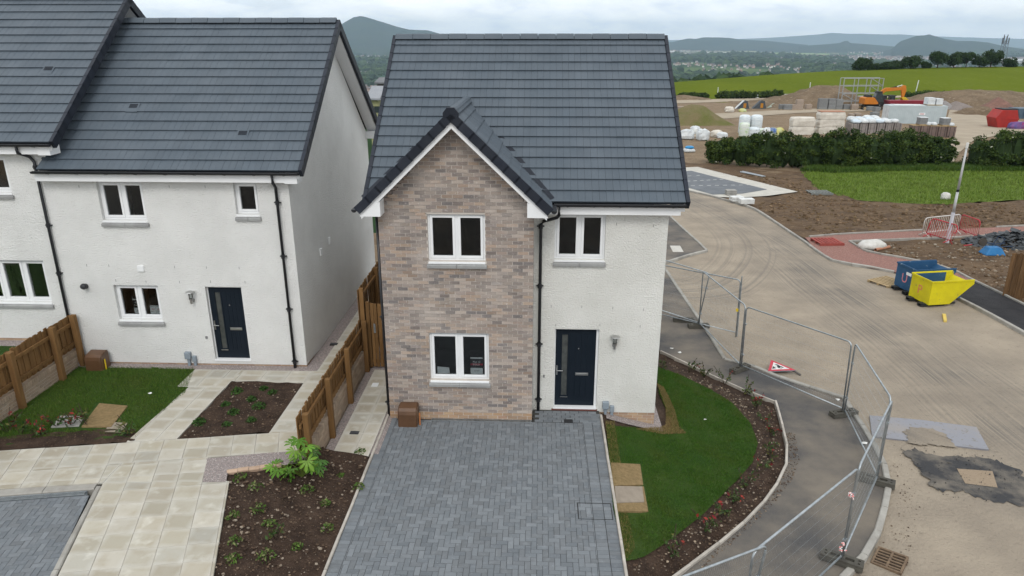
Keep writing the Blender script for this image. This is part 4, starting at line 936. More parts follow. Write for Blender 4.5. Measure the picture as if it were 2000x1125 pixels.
def block_drive(name, poly, zf, ang=0., limit=300, rows=(), org=(0, 0)):
    """90 degree herringbone of 200 x 100 blocks clipped to a convex ccw polygon; rows = pre-placed border blocks"""
    xs_ = [p[0] for p in poly]; ys_ = [p[1] for p in poly]
    bed = MB(); n = len(poly)
    bed.add([(p[0], p[1], zf(p[0], p[1]) - .008) for p in poly] + [(p[0], p[1], zf(p[0], p[1]) - .08) for p in poly], [tuple(range(n)), tuple(range(2 * n - 1, n - 1, -1))] + [(i, i + n, (i + 1) % n + n, (i + 1) % n) for i in range(n)])
    D = struct(bed.build(name, JOINT))
    ca, sa = math.cos(ang), math.sin(ang); cand = []
    cx, cy = (min(xs_) + max(xs_)) / 2, (min(ys_) + max(ys_)) / 2; ext = max(max(xs_) - min(xs_), max(ys_) - min(ys_)) * .75 + .5; k_ = int(ext / .1) + 4
    for i in range(-k_, k_):
        for j in range(-k_, k_):
            m = (i - j) % 4      # herringbone on a unit grid: cells of a block share one id
            if m == 0: u0, v0, du, dv = i, j, 2, 1
            elif m == 3: u0, v0, du, dv = i, j - 1 + 0, 1, 2
            else: continue
            if m == 3: v0 = j
            u, v = (u0 + du / 2) * .1, (v0 + dv / 2) * .1
            X, Y = cx + ca * u - sa * v, cy + sa * u + ca * v
            hx, hy = (du * .05 - .0025), (dv * .05 - .0025)
            cs = [(X + ca * a - sa * b, Y + sa * a + ca * b) for a, b in ((-hx, -hy), (hx, -hy), (hx, hy), (-hx, hy))]
            inside = [pip(c[0], c[1], poly) for c in cs]
            if not any(inside): continue
            cand.append((X * X + Y * Y, X, Y, ang + (0 if du == 2 else R(90)), all(inside), cs))
    for (X, Y, a) in rows: cand.append((X * X + Y * Y, X, Y, a, True, None))
    cand.sort(key=lambda c: c[0]); near = [c for c in cand if c[4] and c[2] > 8.4][:limit]; ns = {id(c) for c in near}; mb = MB()
    for c in cand:
        d, X, Y, a, whole, cs = c; z = zf(X, Y) + random.uniform(-.0025, .0025)
        if id(c) in ns: inst('paving_block', BL_ME, BLOCK, D, (X, Y, z), (random.uniform(-.008, .008), random.uniform(-.008, .008), a)); continue
        if cs is None:
            c_, s_ = math.cos(a), math.sin(a); cs = [(X + c_ * p - s_ * q, Y + s_ * p + c_ * q) for p, q in ((-.0975, -.0475), (.0975, -.0475), (.0975, .0475), (-.0975, .0475))]
        q = cs if whole else clip(cs, poly)
        if len(q) < 3: continue
        n = len(q); mx = sum(p[0] for p in q) / n; my = sum(p[1] for p in q) / n
        ins = [(p[0] + (mx - p[0]) * .05, p[1] + (my - p[1]) * .06) for p in q]
        mb.add([(p[0], p[1], z - .05) for p in q] + [(p[0], p[1], z - .004) for p in q] + [(p[0], p[1], z) for p in ins],
               [(i, (i + 1) % n, (i + 1) % n + n, i + n) for i in range(n)] + [(i + n, (i + 1) % n + n, (i + 1) % n + 2 * n, i + 2 * n) for i in range(n)] + [tuple(range(2 * n, 3 * n))])
    if mb.v: mb.build('paving_blocks', BLOCK, D, kind='stuff')
    return D
# main drive: herringbone field, plain rows down both sides
zd = lambda x, y: -.03
rows = []
y_ = 8.0; k = 0
while y_ < 14.75:
    for j, xx in enumerate((1.16, 1.365)):
        rows.append((xx, y_ + .05 + (.0 if j == 0 else 0), 0.))
    rows.append((-3.29, y_ + .05, 0.)); rows.append((-3.085, y_ + .05, 0.)) if False else None
    y_ += .1; k += 1
DRV = block_drive('driveway', [(-3.185, 7.6), (1.055, 7.6), (1.055, 14.38), (-3.185, 14.38)], zd, rows=rows)
# the part by the front door, behind the line of the bay
rows2 = [(-.0 + i * .205 + (.1 if j % 2 else 0), 14.46 + j * .103, 0.) for j in range(5) for i in range(8) if -.0 + i * .205 + (.1 if j % 2 else 0) < 1.42]
mb = MB().box((-3.4, 7.6, -.12), (1.46, 14.44, -.042)).box((-.08, 14.4405, -.12), (1.46, 14.985, -.042)); mb.build('drive_bed', JOINT, DRV)
me_b = BL_ME
for X, Y, a in rows2: inst('paving_block', BL_ME, BLOCK, DRV, (X + .06, Y, -.03 + random.uniform(-.002, .002)), (0, 0, a))
# inspection cover set in the paving, outlined by a dark frame; a small vent square near the door
cv = MB()
for a, b in (((.78, 10.93), (.80, 11.42)), ((1.40, 10.93), (1.415, 11.42)), ((.80, 10.93), (1.40, 10.945)), ((.80, 11.405), (1.40, 11.42))): cv.box((a[0], a[1], -.06), (b[0], b[1], -.0265))
cv.build('cover_frame', M('cover_iron', (.03, .03, .032), rough=.6), DRV)
tag(MB().box((.63, 14.36, -.10), (.83, 14.53, -.022)).build('drain_cover', M('cover_iron', (.03, .03, .032), rough=.6), bevel=.006), 'small black square drain cover in the paving by the navy door', 'drain cover')
# slotted channel drain along the brick bay
cd = MB().box((-2.4, 14.36, -.11), (-.10, 14.448, -.06)).box((-2.4, 14.36, -.06), (-.10, 14.368, -.016)).box((-2.4, 14.44, -.06), (-.10, 14.448, -.016)).build('channel_drain', GALV)
tag(cd, 'narrow slotted channel drain along the foot of the brick bay', 'drain')
sl_me = MB().box((-.007, .008, -.06), (.007, .08, -.0165)).mesh('slot_bar')
for k in range(76): inst('slot_bar', sl_me, GALV, cd, (-2.385 + k * .030, 14.36, 0))
kerb_run('drive_edging', [(1.49, 7.6), (1.49, 14.72)], EDGEM, wid=.05, high=.04, g=lambda x, y: -.03, sm=False)
kerb_run('drive_edging', [(-3.42, 7.6), (-3.42, 14.6)], EDGEM, wid=.05, high=.035, g=lambda x, y: -.03, sm=False)
# left drive (only its corner shows)
ld = [(-12.6, 7.0), (-7.10, 7.0), (-8.14, 11.0), (-12.2, 10.35)]
def ccw(p): return p if sum((p[i - 1][0] * p[i][1] - p[i][0] * p[i - 1][1]) for i in range(len(p))) > 0 else p[::-1]
LDR = block_drive('driveway', ccw([(-11.55, 7.2), (-7.0, 7.2), (-8.13, 10.80), (-11.5, 10.22)]), lambda x, y: .33, ang=R(9))
kerb_run('drive_edging', [(-6.92, 7.1), (-7.45, 8.77), (-8.10, 11.05)], KERBM, wid=.10, high=.03, g=lambda x, y: .335, sm=False)
kerb_run('drive_edging', [(-8.15, 11.06), (-11.6, 10.46)], KERBM, wid=.20, high=.035, g=lambda x, y: .335, sm=False, seg=.9)
cd2 = MB(); e1 = Vector((.985, .171, 0)); e2 = Vector((-.171, .985, 0)); p0 = Vector((-8.22, 10.80, 0))
def qd(mb, a0, a1, b0, b1, z0, z1): mb.hexa([(*(p0 - e1 * a + e2 * b)[:2], z) for z in (z0, z1) for a, b in ((a1, b0), (a0, b0), (a0, b1), (a1, b1))])
qd(cd2, 0, 3., 0, .12, .24, .29); qd(cd2, 0, 3., 0, .012, .29, .345); qd(cd2, 0, 3., .108, .12, .29, .345)
cdo = tag(cd2.build('channel_drain', GALV), 'grey slotted channel drain at the head of the left driveway', 'drain')
for k in range(90):
    b_ = MB(); qd(b_, .02 + k * .033, .036 + k * .033, .012, .108, .29, .3435); b_.build('slot_bar', GALV, cdo)
# ---- slab paths: one piece per slab
def slab_mesh(): 
    return MB().add([(0, 0, -.045), (1, 0, -.045), (1, 1, -.045), (0, 1, -.045), (0, 0, -.006), (1, 0, -.006), (1, 1, -.006), (0, 1, -.006), (.012, .012, 0), (.988, .012, 0), (.988, .988, 0), (.012, .988, 0)],
                    [(0, 1, 5, 4), (1, 2, 6, 5), (2, 3, 7, 6), (3, 0, 4, 7), (4, 5, 9, 8), (5, 6, 10, 9), (6, 7, 11, 10), (7, 4, 8, 11), (8, 9, 10, 11)]).mesh('slab')
def slab_area(name, poly, o, a, b, z, gap=.006):
    """slabs on the lattice o + i*a + j*b, clipped to the polygon (ccw, convex)"""
    D = struct(sheet(name, poly, SLABJ, off=0, step=50, g=lambda x, y: z - .010, kind='structure'))
    a = Vector(a); b = Vector(b); o = Vector(o)
    for i in range(-40, 40):
        for j in range(-40, 40):
            c = o + a * i + b * j; q = [c + a * u + b * v for u, v in ((gap, gap), (1 - gap, gap), (1 - gap, 1 - gap), (gap, 1 - gap))]
            if min((p.length for p in q)) > 30: continue
            q = clip([(p.x, p.y) for p in q], poly)
            if len(q) < 3: continue
            n = len(q); ar = abs(sum(q[k - 1][0] * q[k][1] - q[k][0] * q[k - 1][1] for k in range(n))) / 2
            if ar < .01: continue
            mx = sum(p[0] for p in q) / n; my = sum(p[1] for p in q) / n; dz = random.uniform(-.003, .003); ins = [(p[0] + (mx - p[0]) * .02, p[1] + (my - p[1]) * .02) for p in q]
            MB().add([(p[0], p[1], z - .045) for p in q] + [(p[0], p[1], z - .005 + dz) for p in q] + [(p[0], p[1], z + dz) for p in ins],
                     [(k, (k + 1) % n, (k + 1) % n + n, k + n) for k in range(n)] + [(k + n, (k + 1) % n + n, (k + 1) % n + 2 * n, k + 2 * n) for k in range(n)] + [tuple(range(2 * n, 3 * n))]).build('slab', SLAB, D)
    return D
ZL = .385
A1, B1 = (.452, .077), (.128, -.414)
# footway across the front, then the arm that runs toward the camera
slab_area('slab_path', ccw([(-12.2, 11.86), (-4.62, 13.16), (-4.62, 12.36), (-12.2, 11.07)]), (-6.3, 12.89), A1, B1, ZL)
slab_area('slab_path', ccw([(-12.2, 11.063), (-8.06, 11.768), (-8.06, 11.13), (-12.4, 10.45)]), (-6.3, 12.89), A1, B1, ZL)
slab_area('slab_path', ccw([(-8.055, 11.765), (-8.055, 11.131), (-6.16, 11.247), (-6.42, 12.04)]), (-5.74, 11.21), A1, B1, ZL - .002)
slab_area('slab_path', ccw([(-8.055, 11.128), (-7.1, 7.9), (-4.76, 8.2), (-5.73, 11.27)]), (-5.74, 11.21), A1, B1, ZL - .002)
# from the footway to the front door, the house path and the passage beside the gable
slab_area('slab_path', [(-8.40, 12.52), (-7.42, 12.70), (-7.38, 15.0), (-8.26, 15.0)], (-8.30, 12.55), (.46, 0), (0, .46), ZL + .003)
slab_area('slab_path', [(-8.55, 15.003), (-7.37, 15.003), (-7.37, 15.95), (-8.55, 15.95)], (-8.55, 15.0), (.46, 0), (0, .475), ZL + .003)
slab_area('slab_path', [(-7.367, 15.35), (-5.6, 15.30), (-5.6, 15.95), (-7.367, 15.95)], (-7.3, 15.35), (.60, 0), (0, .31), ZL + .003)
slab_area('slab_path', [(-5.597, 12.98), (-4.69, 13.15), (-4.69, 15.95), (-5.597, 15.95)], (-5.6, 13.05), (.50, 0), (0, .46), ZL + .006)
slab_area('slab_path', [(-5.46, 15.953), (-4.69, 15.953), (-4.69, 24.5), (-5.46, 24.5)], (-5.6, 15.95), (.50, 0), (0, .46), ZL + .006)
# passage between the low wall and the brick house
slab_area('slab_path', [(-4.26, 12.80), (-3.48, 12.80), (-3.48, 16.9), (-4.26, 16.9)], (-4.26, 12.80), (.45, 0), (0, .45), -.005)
# ================================================================== FENCES AND LOW WALLS
def brick_low_wall(name, label, p0, p1, z0, z1, w=.215):
    p0 = Vector(p0); p1 = Vector(p1); d = (p1 - p0); ln = d.length; ang = math.atan2(d.y, d.x); c = (p0 + p1) / 2
    core = MB().cbox((c.x, c.y, (z0 - .15 + z1) / 2 - .01), (ln, w - .02, z1 - z0 + .13), ang)
    W_ = tag(core.build(name, MORTARW), label, 'wall')
    sme = MB().box((0, -.105, 0), (.213, .105, .0645)).mesh('brick'); hme = MB().box((0, -w / 2 - .008, 0), (.065, w / 2 + .008, .10)).mesh('brick')
    u = d.normalized(); n = math.ceil((z1 - .10 - z0) / .075)
    for k in range(n):
        z = z1 - .11 - (k + 1) * .075 + .008; s = -.1125 if k % 2 else 0
        while s < ln:
            a, b = max(0, s), min(ln, s + .213)
            if b - a > .04: q = p0 + u * a; inst('brick', sme, WALLBRICK, W_, (q.x, q.y, z), (0, 0, ang), ((b - a) / .213, 1.02, 1))
            s += .225
    s = 0
    while s + .065 <= ln: q = p0 + u * s; inst('brick', hme, WALLBRICK, W_, (q.x, q.y, z1 - .102), (0, 0, ang + random.uniform(-.01, .01))); s += .075
    return W_
BOARDS = [MB().box((-.05 + i * .002, -.009, 0), (.05, .009, 1)).mesh('board') for i in range(2)]
def plank_fence(name, label, p0, p1, zb, zt, posts, side=1, mat=WOOD, pz0=None, post=.10, cat='fence', poff=.075, bw=1.):
    """vertical boards on two rails, posts on the given side of the boards"""
    p0 = Vector(p0); p1 = Vector(p1); d = p1 - p0; ln = d.length; u = d.normalized(); n = Vector((-u.y, u.x)) * side; ang = math.atan2(d.y, d.x)
    F = thing(name, label, cat, (p0.x, p0.y, zb if pz0 is None else pz0))
    k = 0; s = .05; me = MB().box((-.053, -.009, 0), (.053, .009, 1)).mesh('board')
    while s < ln - .02:
        q = p0 + u * s; h = zt - zb + random.uniform(-.02, .02); off = .010 if k % 2 else -.010
        inst('board', me, mat, F, (q.x + n.x * off, q.y + n.y * off, zb), (random.uniform(-.005, .005), random.uniform(-.004, .004), ang), (bw, 1, h)); s += .094; k += 1
    for z in (zb + .14, zt - .22):
        a = p0 + n * .045; b = p1 + n * .045; c = (a + b) / 2
        MB().cbox((c.x, c.y, z), (ln, .045, .085), ang).build('rail', mat, F, bevel=.006)
    for s in posts:
        q = p0 + u * s + n * poff
        MB().cbox((q.x, q.y, (zt + .03 + (zb if pz0 is None else pz0)) / 2), (post, post, zt + .03 - (zb if pz0 is None else pz0)), ang).build('post', mat, F, bevel=.008)
    return F
# between the two gardens on the left (steps down to the lawn)
brick_low_wall('retaining_wall', 'buff brick retaining wall under the fence at the left lawn', (-11.66, 8.5), (-11.645, 16.12), .34, .83)
plank_fence('timber_fence', 'brown timber fence on a brick wall beside the left lawn', (-11.63, 8.6), (-11.615, 16.15), .86, 1.72, [.9, 2.35, 3.8, 5.24, 6.66, 7.46], side=-1, pz0=.34, post=.125, poff=.135)
# between the white house's path and the brick house
brick_low_wall('retaining_wall', 'buff brick retaining wall under the fence by the brick house', (-4.60, 12.10), (-4.59, 16.95), -.03, .52)
plank_fence('timber_fence', 'low brown timber fence stepping between the two houses', (-4.58, 11.95), (-4.57, 16.92), .55, 1.36, [.10, 1.60, 3.17, 4.88], side=-1, pz0=-.03, post=.115, poff=.145)
plank_fence('timber_fence', 'tall brown timber fence in the passage behind the gate', (-4.57, 16.98), (-4.60, 23.), .40, 2.18, [.05, 1.8, 3.6, 5.4], side=-1, pz0=.0, post=.11)
gt = plank_fence('timber_gate', 'brown slatted timber gate closing the passage beside the brick house', (-4.40, 17.0), (-3.42, 17.0), .04, 1.80, [0.03, .95], side=1, pz0=-.01, post=.09, cat='gate', bw=.74)
MB().box((-4.22, 16.95, 1.02), (-4.17, 16.985, 1.26)).build('latch', GALV, gt)
tag(MB().box((-4.13, 15.92, -.0), (-3.97, 16.12, .008)).build('paper_sheet', PAPER), 'white scrap of paper lying on the passage slabs', 'paper')
plank_fence('timber_fence', 'upright dark timber fence at the right edge beyond the footway', tuple(hit(1957, 580)[:2]), (hit(1957, 580).x + 4.6, hit(1957, 580).y - 2.6), hit(1957, 580).z + .02, hit(1957, 580).z + 1.8, [.3, 2.0, 3.8], side=1, mat=WOODD)
# ---- meter boxes, drains, covers by the houses
def meter_box(label, x, y, z, rz=0):
    T = thing('meter_box', label, 'meter box', (x, y, z))
    prof = [(-.17, -.1), (-.17, .30), (-.15, .38), (-.09, .43), (.14, .46), (.20, .44), (.20, -.1)]
    MB().prism([(y + p, z + q) for p, q in prof], 'x', x - .20, x + .20).build('lid', BROWNPL, T, bevel=.015)
    for s in (-1, 1): MB().prism([(y + p * .9, z + q * .96) for p, q in prof], 'x', x + s * .202 - (.012 if s < 0 else 0), x + s * .202 + (.012 if s > 0 else 0)).build('side_panel', BROWNPL, T, bevel=.004)
    return T
meter_box('brown domed meter box against the foot of the brick bay', -2.88, 14.22, -.03); meter_box('brown domed meter box at the foot of the white house wall', -11.0, 15.92, .36)
tag(MB().tube([(-2.62, 14.16, -.08), (-2.62, 14.17, .26)], .018, 8).build('marker_pipe', M('orange_pipe', (.42, .16, .06), rough=.5)), 'short orange pipe upright beside the brown meter box', 'pipe')
tag(MB().tube([(-10.76, 15.86, .3), (-10.76, 15.87, .66)], .016, 8).build('marker_pipe', M('yellow_pipe', (.6, .42, .02), rough=.5)), 'short yellow pipe upright beside the white house meter box', 'pipe')
def grate(label, x, y, z, s=.2):
    o = tag(MB().box((x - s, y - s * .7, z - .04), (x + s, y + s * .7, z + .004)).build('drain_grate', M('cover_iron', (.03, .03, .032), rough=.6), bevel=.004), label, 'drain grate')
    for k in range(5): MB().box((x - s * .8 + k * s * .36, y - s * .5, z + .0045), (x - s * .8 + k * s * .36 + .03, y + s * .5, z + .011)).build('bar', M('grate_bar', (.06, .06, .065), rough=.5), o)
grate('black drain grate in the passage slabs by the brick house', -4.0, 13.72, -.002, .1); grate('black drain grate in the path by the white house gable', -5.5, 17.62, .396, .1)
# bare turf squares and access covers in the lawns
DRY = M('dry_turf', (.27, .19, .095), (.19, .135, .065), scale=14, detail=6, rough=.97, bump=.8, bscale=40)
def turf_sq(label, pts, off=.055):
    ps = pxs(pts); bm = MB(); n = len(ps); bm.add([(*p, G(*p) + off) for p in ps] + [(*p, G(*p) - .02) for p in ps], [tuple(range(n))[::-1], tuple(range(n, 2 * n))] + [(i, (i + 1) % n, (i + 1) % n + n, i + n) for i in range(n)])
    return tag(bm.build('turf_square', DRY), label, 'turf')
turf_sq('dry square of turf beside the drive, the farther of two', [(1193, 908), (1250, 911), (1256, 951), (1196, 953)])
turf_sq('dry turf frame round the access cover beside the drive', [(1196, 954), (1257, 954), (1266, 1003), (1204, 1003)], .05)
def cover(label, pts, off, mat):
    ps = pxs(pts); n = len(ps); bm = MB().add([(*p, G(*p) + off) for p in ps] + [(*p, G(*p)) for p in ps], [tuple(range(n))[::-1], tuple(range(n, 2 * n))] + [(i, (i + 1) % n, (i + 1) % n + n, i + n) for i in range(n)])
    return tag(bm.build('access_cover', mat, bevel=.008), label, 'cover')
STONEC = M('dirty_cover', (.30, .255, .205), (.24, .20, .16), scale=6, rough=.9, bump=.3, bscale=40)
cover('square muddy access cover set in the right lawn', [(1200, 955), (1254, 956), (1258, 986), (1203, 988)], .075, STONEC)
turf_sq('dry square of turf lifted from the left lawn', [(195, 792), (250, 797), (218, 838), (160, 838)], .06)
cover('pale access cover half sunk in the left lawn', [(120, 815), (165, 817), (155, 836), (100, 838)], .05, CONC)
cover('small pale cover beside the dry turf in the left bed', [(215, 828), (250, 830), (240, 848), (205, 848)], .055, STONEC)
cover('pale square access cover on the tarmac at the side street', [(1308, 483), (1328, 483), (1335, 495), (1314, 495)], .09, M('pale_cover', (.52, .50, .46), (.46, .44, .40), scale=4))
# brick edging strip by the gravel patch
kerb_run('brick_edging', [tuple(gz(443, 921, .38))[:2], tuple(gz(550, 906, .38))[:2]], M('pinkbuff_edging', (.46, .33, .24), (.40, .28, .2), scale=6, rnd=.1), wid=.11, high=.04, g=lambda x, y: .36, sm=False, seg=.20, gap=.008, piece='edging_brick')
# ================================================================== ROAD SIDE THINGS
def round_frame(w_, h_, z0, r=.12, n=5):
    """closed outline of a panel, rounded at its top corners"""
    pts = [(0, 0, z0), (0, 0, h_ - r)]
    for k in range(1, n + 1): a = math.pi - k * math.pi / 2 / n; pts.append((r + r * math.cos(a), 0, h_ - r + r * math.sin(a)))
    for k in range(0, n + 1): a = math.pi / 2 - k * math.pi / 2 / n; pts.append((w_ - r + r * math.cos(a), 0, h_ - r + r * math.sin(a)))
    pts += [(w_, 0, z0)]; return pts
PW, PH = 3.42, 1.98
def fence_panel(label, a, b, za=None, zb=None, tilt=0.):
    """steel mesh site fence panel standing from ground point a to b"""
    a = Vector(a); b = Vector(b); T = thing('site_fence', label, 'fence panel', (0, 0, 0), 'steel mesh fence panels along the kerb')
    ln = (b.xy - a.xy).length
    MB().tube(round_frame(ln, PH, 0), .021, 8).build('frame', GALV, T, smooth=True)
    MB().tube([(0.02, 0, .16), (ln - .02, 0, .16)], .019, 8).build('bottom_bar', GALV, T, smooth=True)
    mb = MB(); x = .06
    while x < ln - .03: mb.tube([(x, .004, .16), (x, .004, PH)], .0012, 3, cap=False); x += .05
    for k in range(7): mb.tube([(.0, -.002, .30 + k * .24), (ln, -.002, .30 + k * .24)], .0019, 3, cap=False)
    mb.build('wire_mesh', GALV, T, kind='stuff')
    T.location = a; d = b - a; T.rotation_euler = Matrix((d.normalized(), Vector((0, 0, 1)).cross(d.normalized()).normalized(), d.normalized().cross(Vector((0, 0, 1)).cross(d.normalized()).normalized()))).transposed().to_euler()
    return T
FOOTM = M('recycled_rubber_foot', (.095, .090, .075), (.065, .06, .052), scale=6, rough=.85, bump=.3, bscale=40)
def fence_foot(label, p, rz):
    T = thing('rubber_block', label, 'fence foot', (0, 0, 0), 'dark block feet under the mesh fence'); L_, W_, H_ = .72, .23, .13
    MB().box((-L_ / 2, -W_ / 2, 0), (L_ / 2, W_ / 2, H_ - .045)).build('block_base', FOOTM, T, bevel=.012)
    mb = MB(); holes = [(-.30, -.26, -.06, -.02), (-.30, -.26, .03, .07), (-.20, -.05, -.04, .04), (.05, .20, -.04, .04), (.26, .30, -.06, -.02), (.26, .30, .03, .07)]
    walls_holes(mb, -L_ / 2 + .004, L_ / 2 - .004, -W_ / 2 + .004, W_ / 2 - .004, 0, .043, holes)
    mb.v = [(x, z, H_ - .0 - y) for x, y, z in mb.v]; mb.f = [f[::-1] for f in mb.f]
    mb.build('block_top', FOOTM, T)
    T.location = p; T.rotation_euler = (0, 0, rz); return T
gpv = lambda x, y: G(x, y) + .07
def pv(x, y): return hit(x, y, gpv)
J = {k: pv(*p) for k, p in {0: (1364, 640), 1: (1445, 724), 2: (1647, 812), 3: (1711, 944), 4: (1643, 1100)}.items()}
def ext(a, b, L_=PW, start=True):
    d = (b - a); d.z = 0; d.normalize(); q = a + d * L_; q.z = gpv(q.x, q.y); return q
up_ = Vector((0, 0, .03))
def shrink(a, b, s=.04): d = (b - a).normalized() * s; return a + d + up_, b - d + up_
fence_panel('steel mesh fence panel just left of the fallen roadworks sign', *shrink(J[0], J[1]))
fence_panel('steel mesh fence panel with the fallen roadworks sign behind it', *shrink(J[1], J[2]))
fence_panel('steel mesh fence panel running beside the grey road plate', *shrink(J[2], J[3]))
fence_panel('steel mesh fence panel with red and white tape ties at its post', *shrink(J[3], J[4]))
j5 = ext(J[4], gz(1474, 1082, J[4].z + 2.0)); fence_panel('steel mesh fence panel across the footway at the bottom edge', *shrink(J[4], j5))
j6 = ext(j5, gz(1405, 1125, j5.z + 2.0)); fence_panel('steel mesh fence panel cut off by the bottom edge of the picture', *shrink(j5, j6))
d0 = (J[0] - pv(1437, 658)); d0.z = 0; gp1 = pv(1437, 658); gp0 = gp1 + d0.normalized() * PW; gp0.z = gpv(gp0.x, gp0.y)
gatep = fence_panel('steel mesh fence panel swung out over the road with a yellow tag', gp0, gp1)
MB().cbox((3.40, -.02, .95), (.08, .02, .10), .3).build('yellow_tag', M('yellow_tag', (.7, .5, .01), rough=.5), gatep)
MB().tube([(3.46, 0, .02), (3.46, 0, 2.12)], .021, 8).build('hinge_post', GALV, gatep)
pl0 = ext(J[0], pv(1290, 626)); fence_panel('steel mesh fence panel reaching back behind the brick house', *shrink(J[0], pl0))
for k, lab in ((0, 'by the swung-out panel'), (1, 'left of the fallen sign'), (2, 'where the kerb turns beside the fallen sign'), (3, 'standing on the kerb near the road plate'), (4, 'beside the rusty gully grate')):
    nb = {0: (J[0], J[1]), 1: (J[0], J[2]), 2: (J[1], J[3]), 3: (J[2], J[4]), 4: (J[3], j5)}[k]; d = nb[1] - nb[0]
    fence_foot('dark rubber fence foot ' + lab, J[k] + Vector((0, 0, .005)), {0: R(6), 1: R(38), 2: R(17), 3: R(-28), 4: R(-30)}[k])
fence_foot('dark rubber fence foot at the back, behind another foot', pv(1335, 628), R(-4))
TAPE = M('red_white_tape', (.6, .1, .1), (.8, .8, .78), scale=30, lo=.48, hi=.52)
p_ = [c for c in bpy.data.objects if c.name.startswith('site_fence') and 'tape ties' in c.get('label', '')][0]
for x_, z_ in ((PW - .3, 1.5), (PW - .3, .45)):
    mb = MB()
    for k in range(9): mb.cbox((x_ + random.uniform(-.03, .05) + .22, random.uniform(-.05, .05), z_ + random.uniform(-.07, .07)), (.05, .015, .02), random.uniform(0, 3), rx=random.uniform(0, 3))
    mb.build('tape_tie', TAPE, p_)
clip_m = MB().box((-.05, -.025, -.02), (.05, .025, .02)).mesh('clip')
for c in [o for o in bpy.data.objects if o.name.startswith('site_fence')]:
    for z_ in (.5, 1.45):
        k_ = bpy.data.objects.new('clip', clip_m); COL.objects.link(k_); k_.parent = c; k_.location = (.0, 0, z_)
clip_m.materials.append(GALV)
# ---- fallen roadworks sign
g0 = lambda x, y: G(x, y) + .02
A_, B_, C_ = (hit(1505, 712, g0), hit(1499, 731, g0), hit(1553, 729, g0))
nrm = (B_ - A_).cross(C_ - A_).normalized(); nrm = nrm if nrm.z > 0 else -nrm
A_, B_, C_ = [p + Vector((0, 0, .10)) for p in (A_, B_, C_)]
A_.z += .05; cen = (A_ + B_ + C_) / 3; nrm = (B_ - A_).cross(C_ - A_).normalized(); nrm = nrm if nrm.z > 0 else -nrm
sg = thing('road_sign', 'fallen triangular roadworks sign with red border lying on the road', 'road sign', tuple(cen - Vector((0, 0, .12))))
def tri(k, h0, h1):
    P = [cen + (p - cen) * k for p in (A_, B_, C_)]; return MB().add([p + nrm * h0 for p in P] + [p + nrm * h1 for p in P], [(2, 1, 0), (3, 4, 5), (0, 1, 4, 3), (1, 2, 5, 4), (2, 0, 3, 5)])
tri(1.02, -.02, 0).build('back_plate', GREYPL, sg); tri(1.0, .001, .006).build('red_border', M('sign_red', (.55, .03, .06), (.45, .03, .05), scale=5, rough=.5), sg); tri(.66, .0065, .009).build('white_field', M('sign_white', (.75, .75, .74), (.6, .6, .58), scale=5, rough=.6), sg)
def onsign(u, v, h=.0095): return cen + (C_ - (A_ + B_) / 2) * u + (A_ - B_) * v + nrm * h
pic = MB()
for poly in (((-.20, -.26), (-.20, -.02), (-.05, -.14)), ((-.16, .16), (-.05, .20), (.10, .08), (.05, .0)), ((-.06, .02), (.03, .10), (.10, -.03), (.02, -.10)), ((.05, .04), (.12, .10), (.22, .02), (.16, -.02)), ((-.02, .0), (.16, -.10), (.17, -.13), (-.01, -.04)), ((.10, .02), (.15, .05), (.17, .01), (.13, -.02))):
    n = len(poly); pic.add([onsign(u, v) for u, v in poly], [tuple(range(n))])
pic.build('digging_figure', INK, sg)
fr_ = MB(); q1, q2 = onsign(.05, -.5, -.03), onsign(.95, -.45, -.05); fr_.tube([A_ - nrm * .04, C_ - nrm * .05, C_ + (C_ - A_).normalized() * .18 - nrm * .08], .03, 6)
fr_.tube([B_ - nrm * .04 + Vector((.1, 0, 0)), onsign(.3, -.75, -.07)], .012, 5).tube([onsign(.1, -.5, -.07), onsign(.2, -.85, -.09)], .012, 5).tube([onsign(.16, -.5, -.07), onsign(.26, -.85, -.09)], .012, 5)
fr_.build('folding_leg', M('sign_leg', (.14, .13, .12), (.10, .09, .085), scale=5), sg)
# ---- steel road plate, gully, litter
PLATE = M('weathered_plate', (.26, .26, .285), (.32, .28, .24), scale=.9, detail=8, rough=.55, metal=.35, lo=.5, hi=.75, fine=((.20, .18, .16), 10, .6, .7))
def flat_poly(name, label, cat, pts, mat, h, off=.0):
    ps = [hit(*p) for p in pts]; n = len(ps)
    return tag(MB().add([(p.x, p.y, p.z + off + h) for p in ps] + [(p.x, p.y, p.z + off - .03) for p in ps], [tuple(range(n))[::-1], tuple(range(n, 2 * n))] + [(i, (i + 1) % n, (i + 1) % n + n, i + n) for i in range(n)]).build(name, mat), label, cat)
flat_poly('road_plate', 'large grey steel plate lying on the dusty road', 'steel plate', [(1698, 813), (1800, 822), (1907, 836), (1931, 880), (1820, 868), (1703, 854)], PLATE, .03)
drift = [(x, y) for x, y in ((1772, 858), (1765, 846), (1780, 838), (1830, 842), (1850, 858), (1862, 874), (1810, 872), (1776, 868))]
sheet('dirt_drift', ragged(pxs(drift), .035, 8, 3), MATS['dusty_haul_road'], off=.040, step=.4)
gc = hit(1737, 1097); gu = thing('gully_grate', 'rusty iron gully grate in the dirt by the kerb', 'gully grate', tuple(gc)); RUST = M('rusty_iron', (.20, .14, .09), (.12, .085, .06), scale=12, rough=.8, bump=.3, bscale=60)
mb = MB()
for a, b in (((-.26, -.26), (.26, -.22)), ((-.26, .22), (.26, .26)), ((-.26, -.22), (-.22, .22)), ((.22, -.22), (.26, .22)), ((-.02, -.22), (.02, .22))): mb.box((gc.x + a[0], gc.y + a[1], gc.z - .05), (gc.x + b[0], gc.y + b[1], gc.z + .055))
mb.build('frame', RUST, gu, bevel=.006)
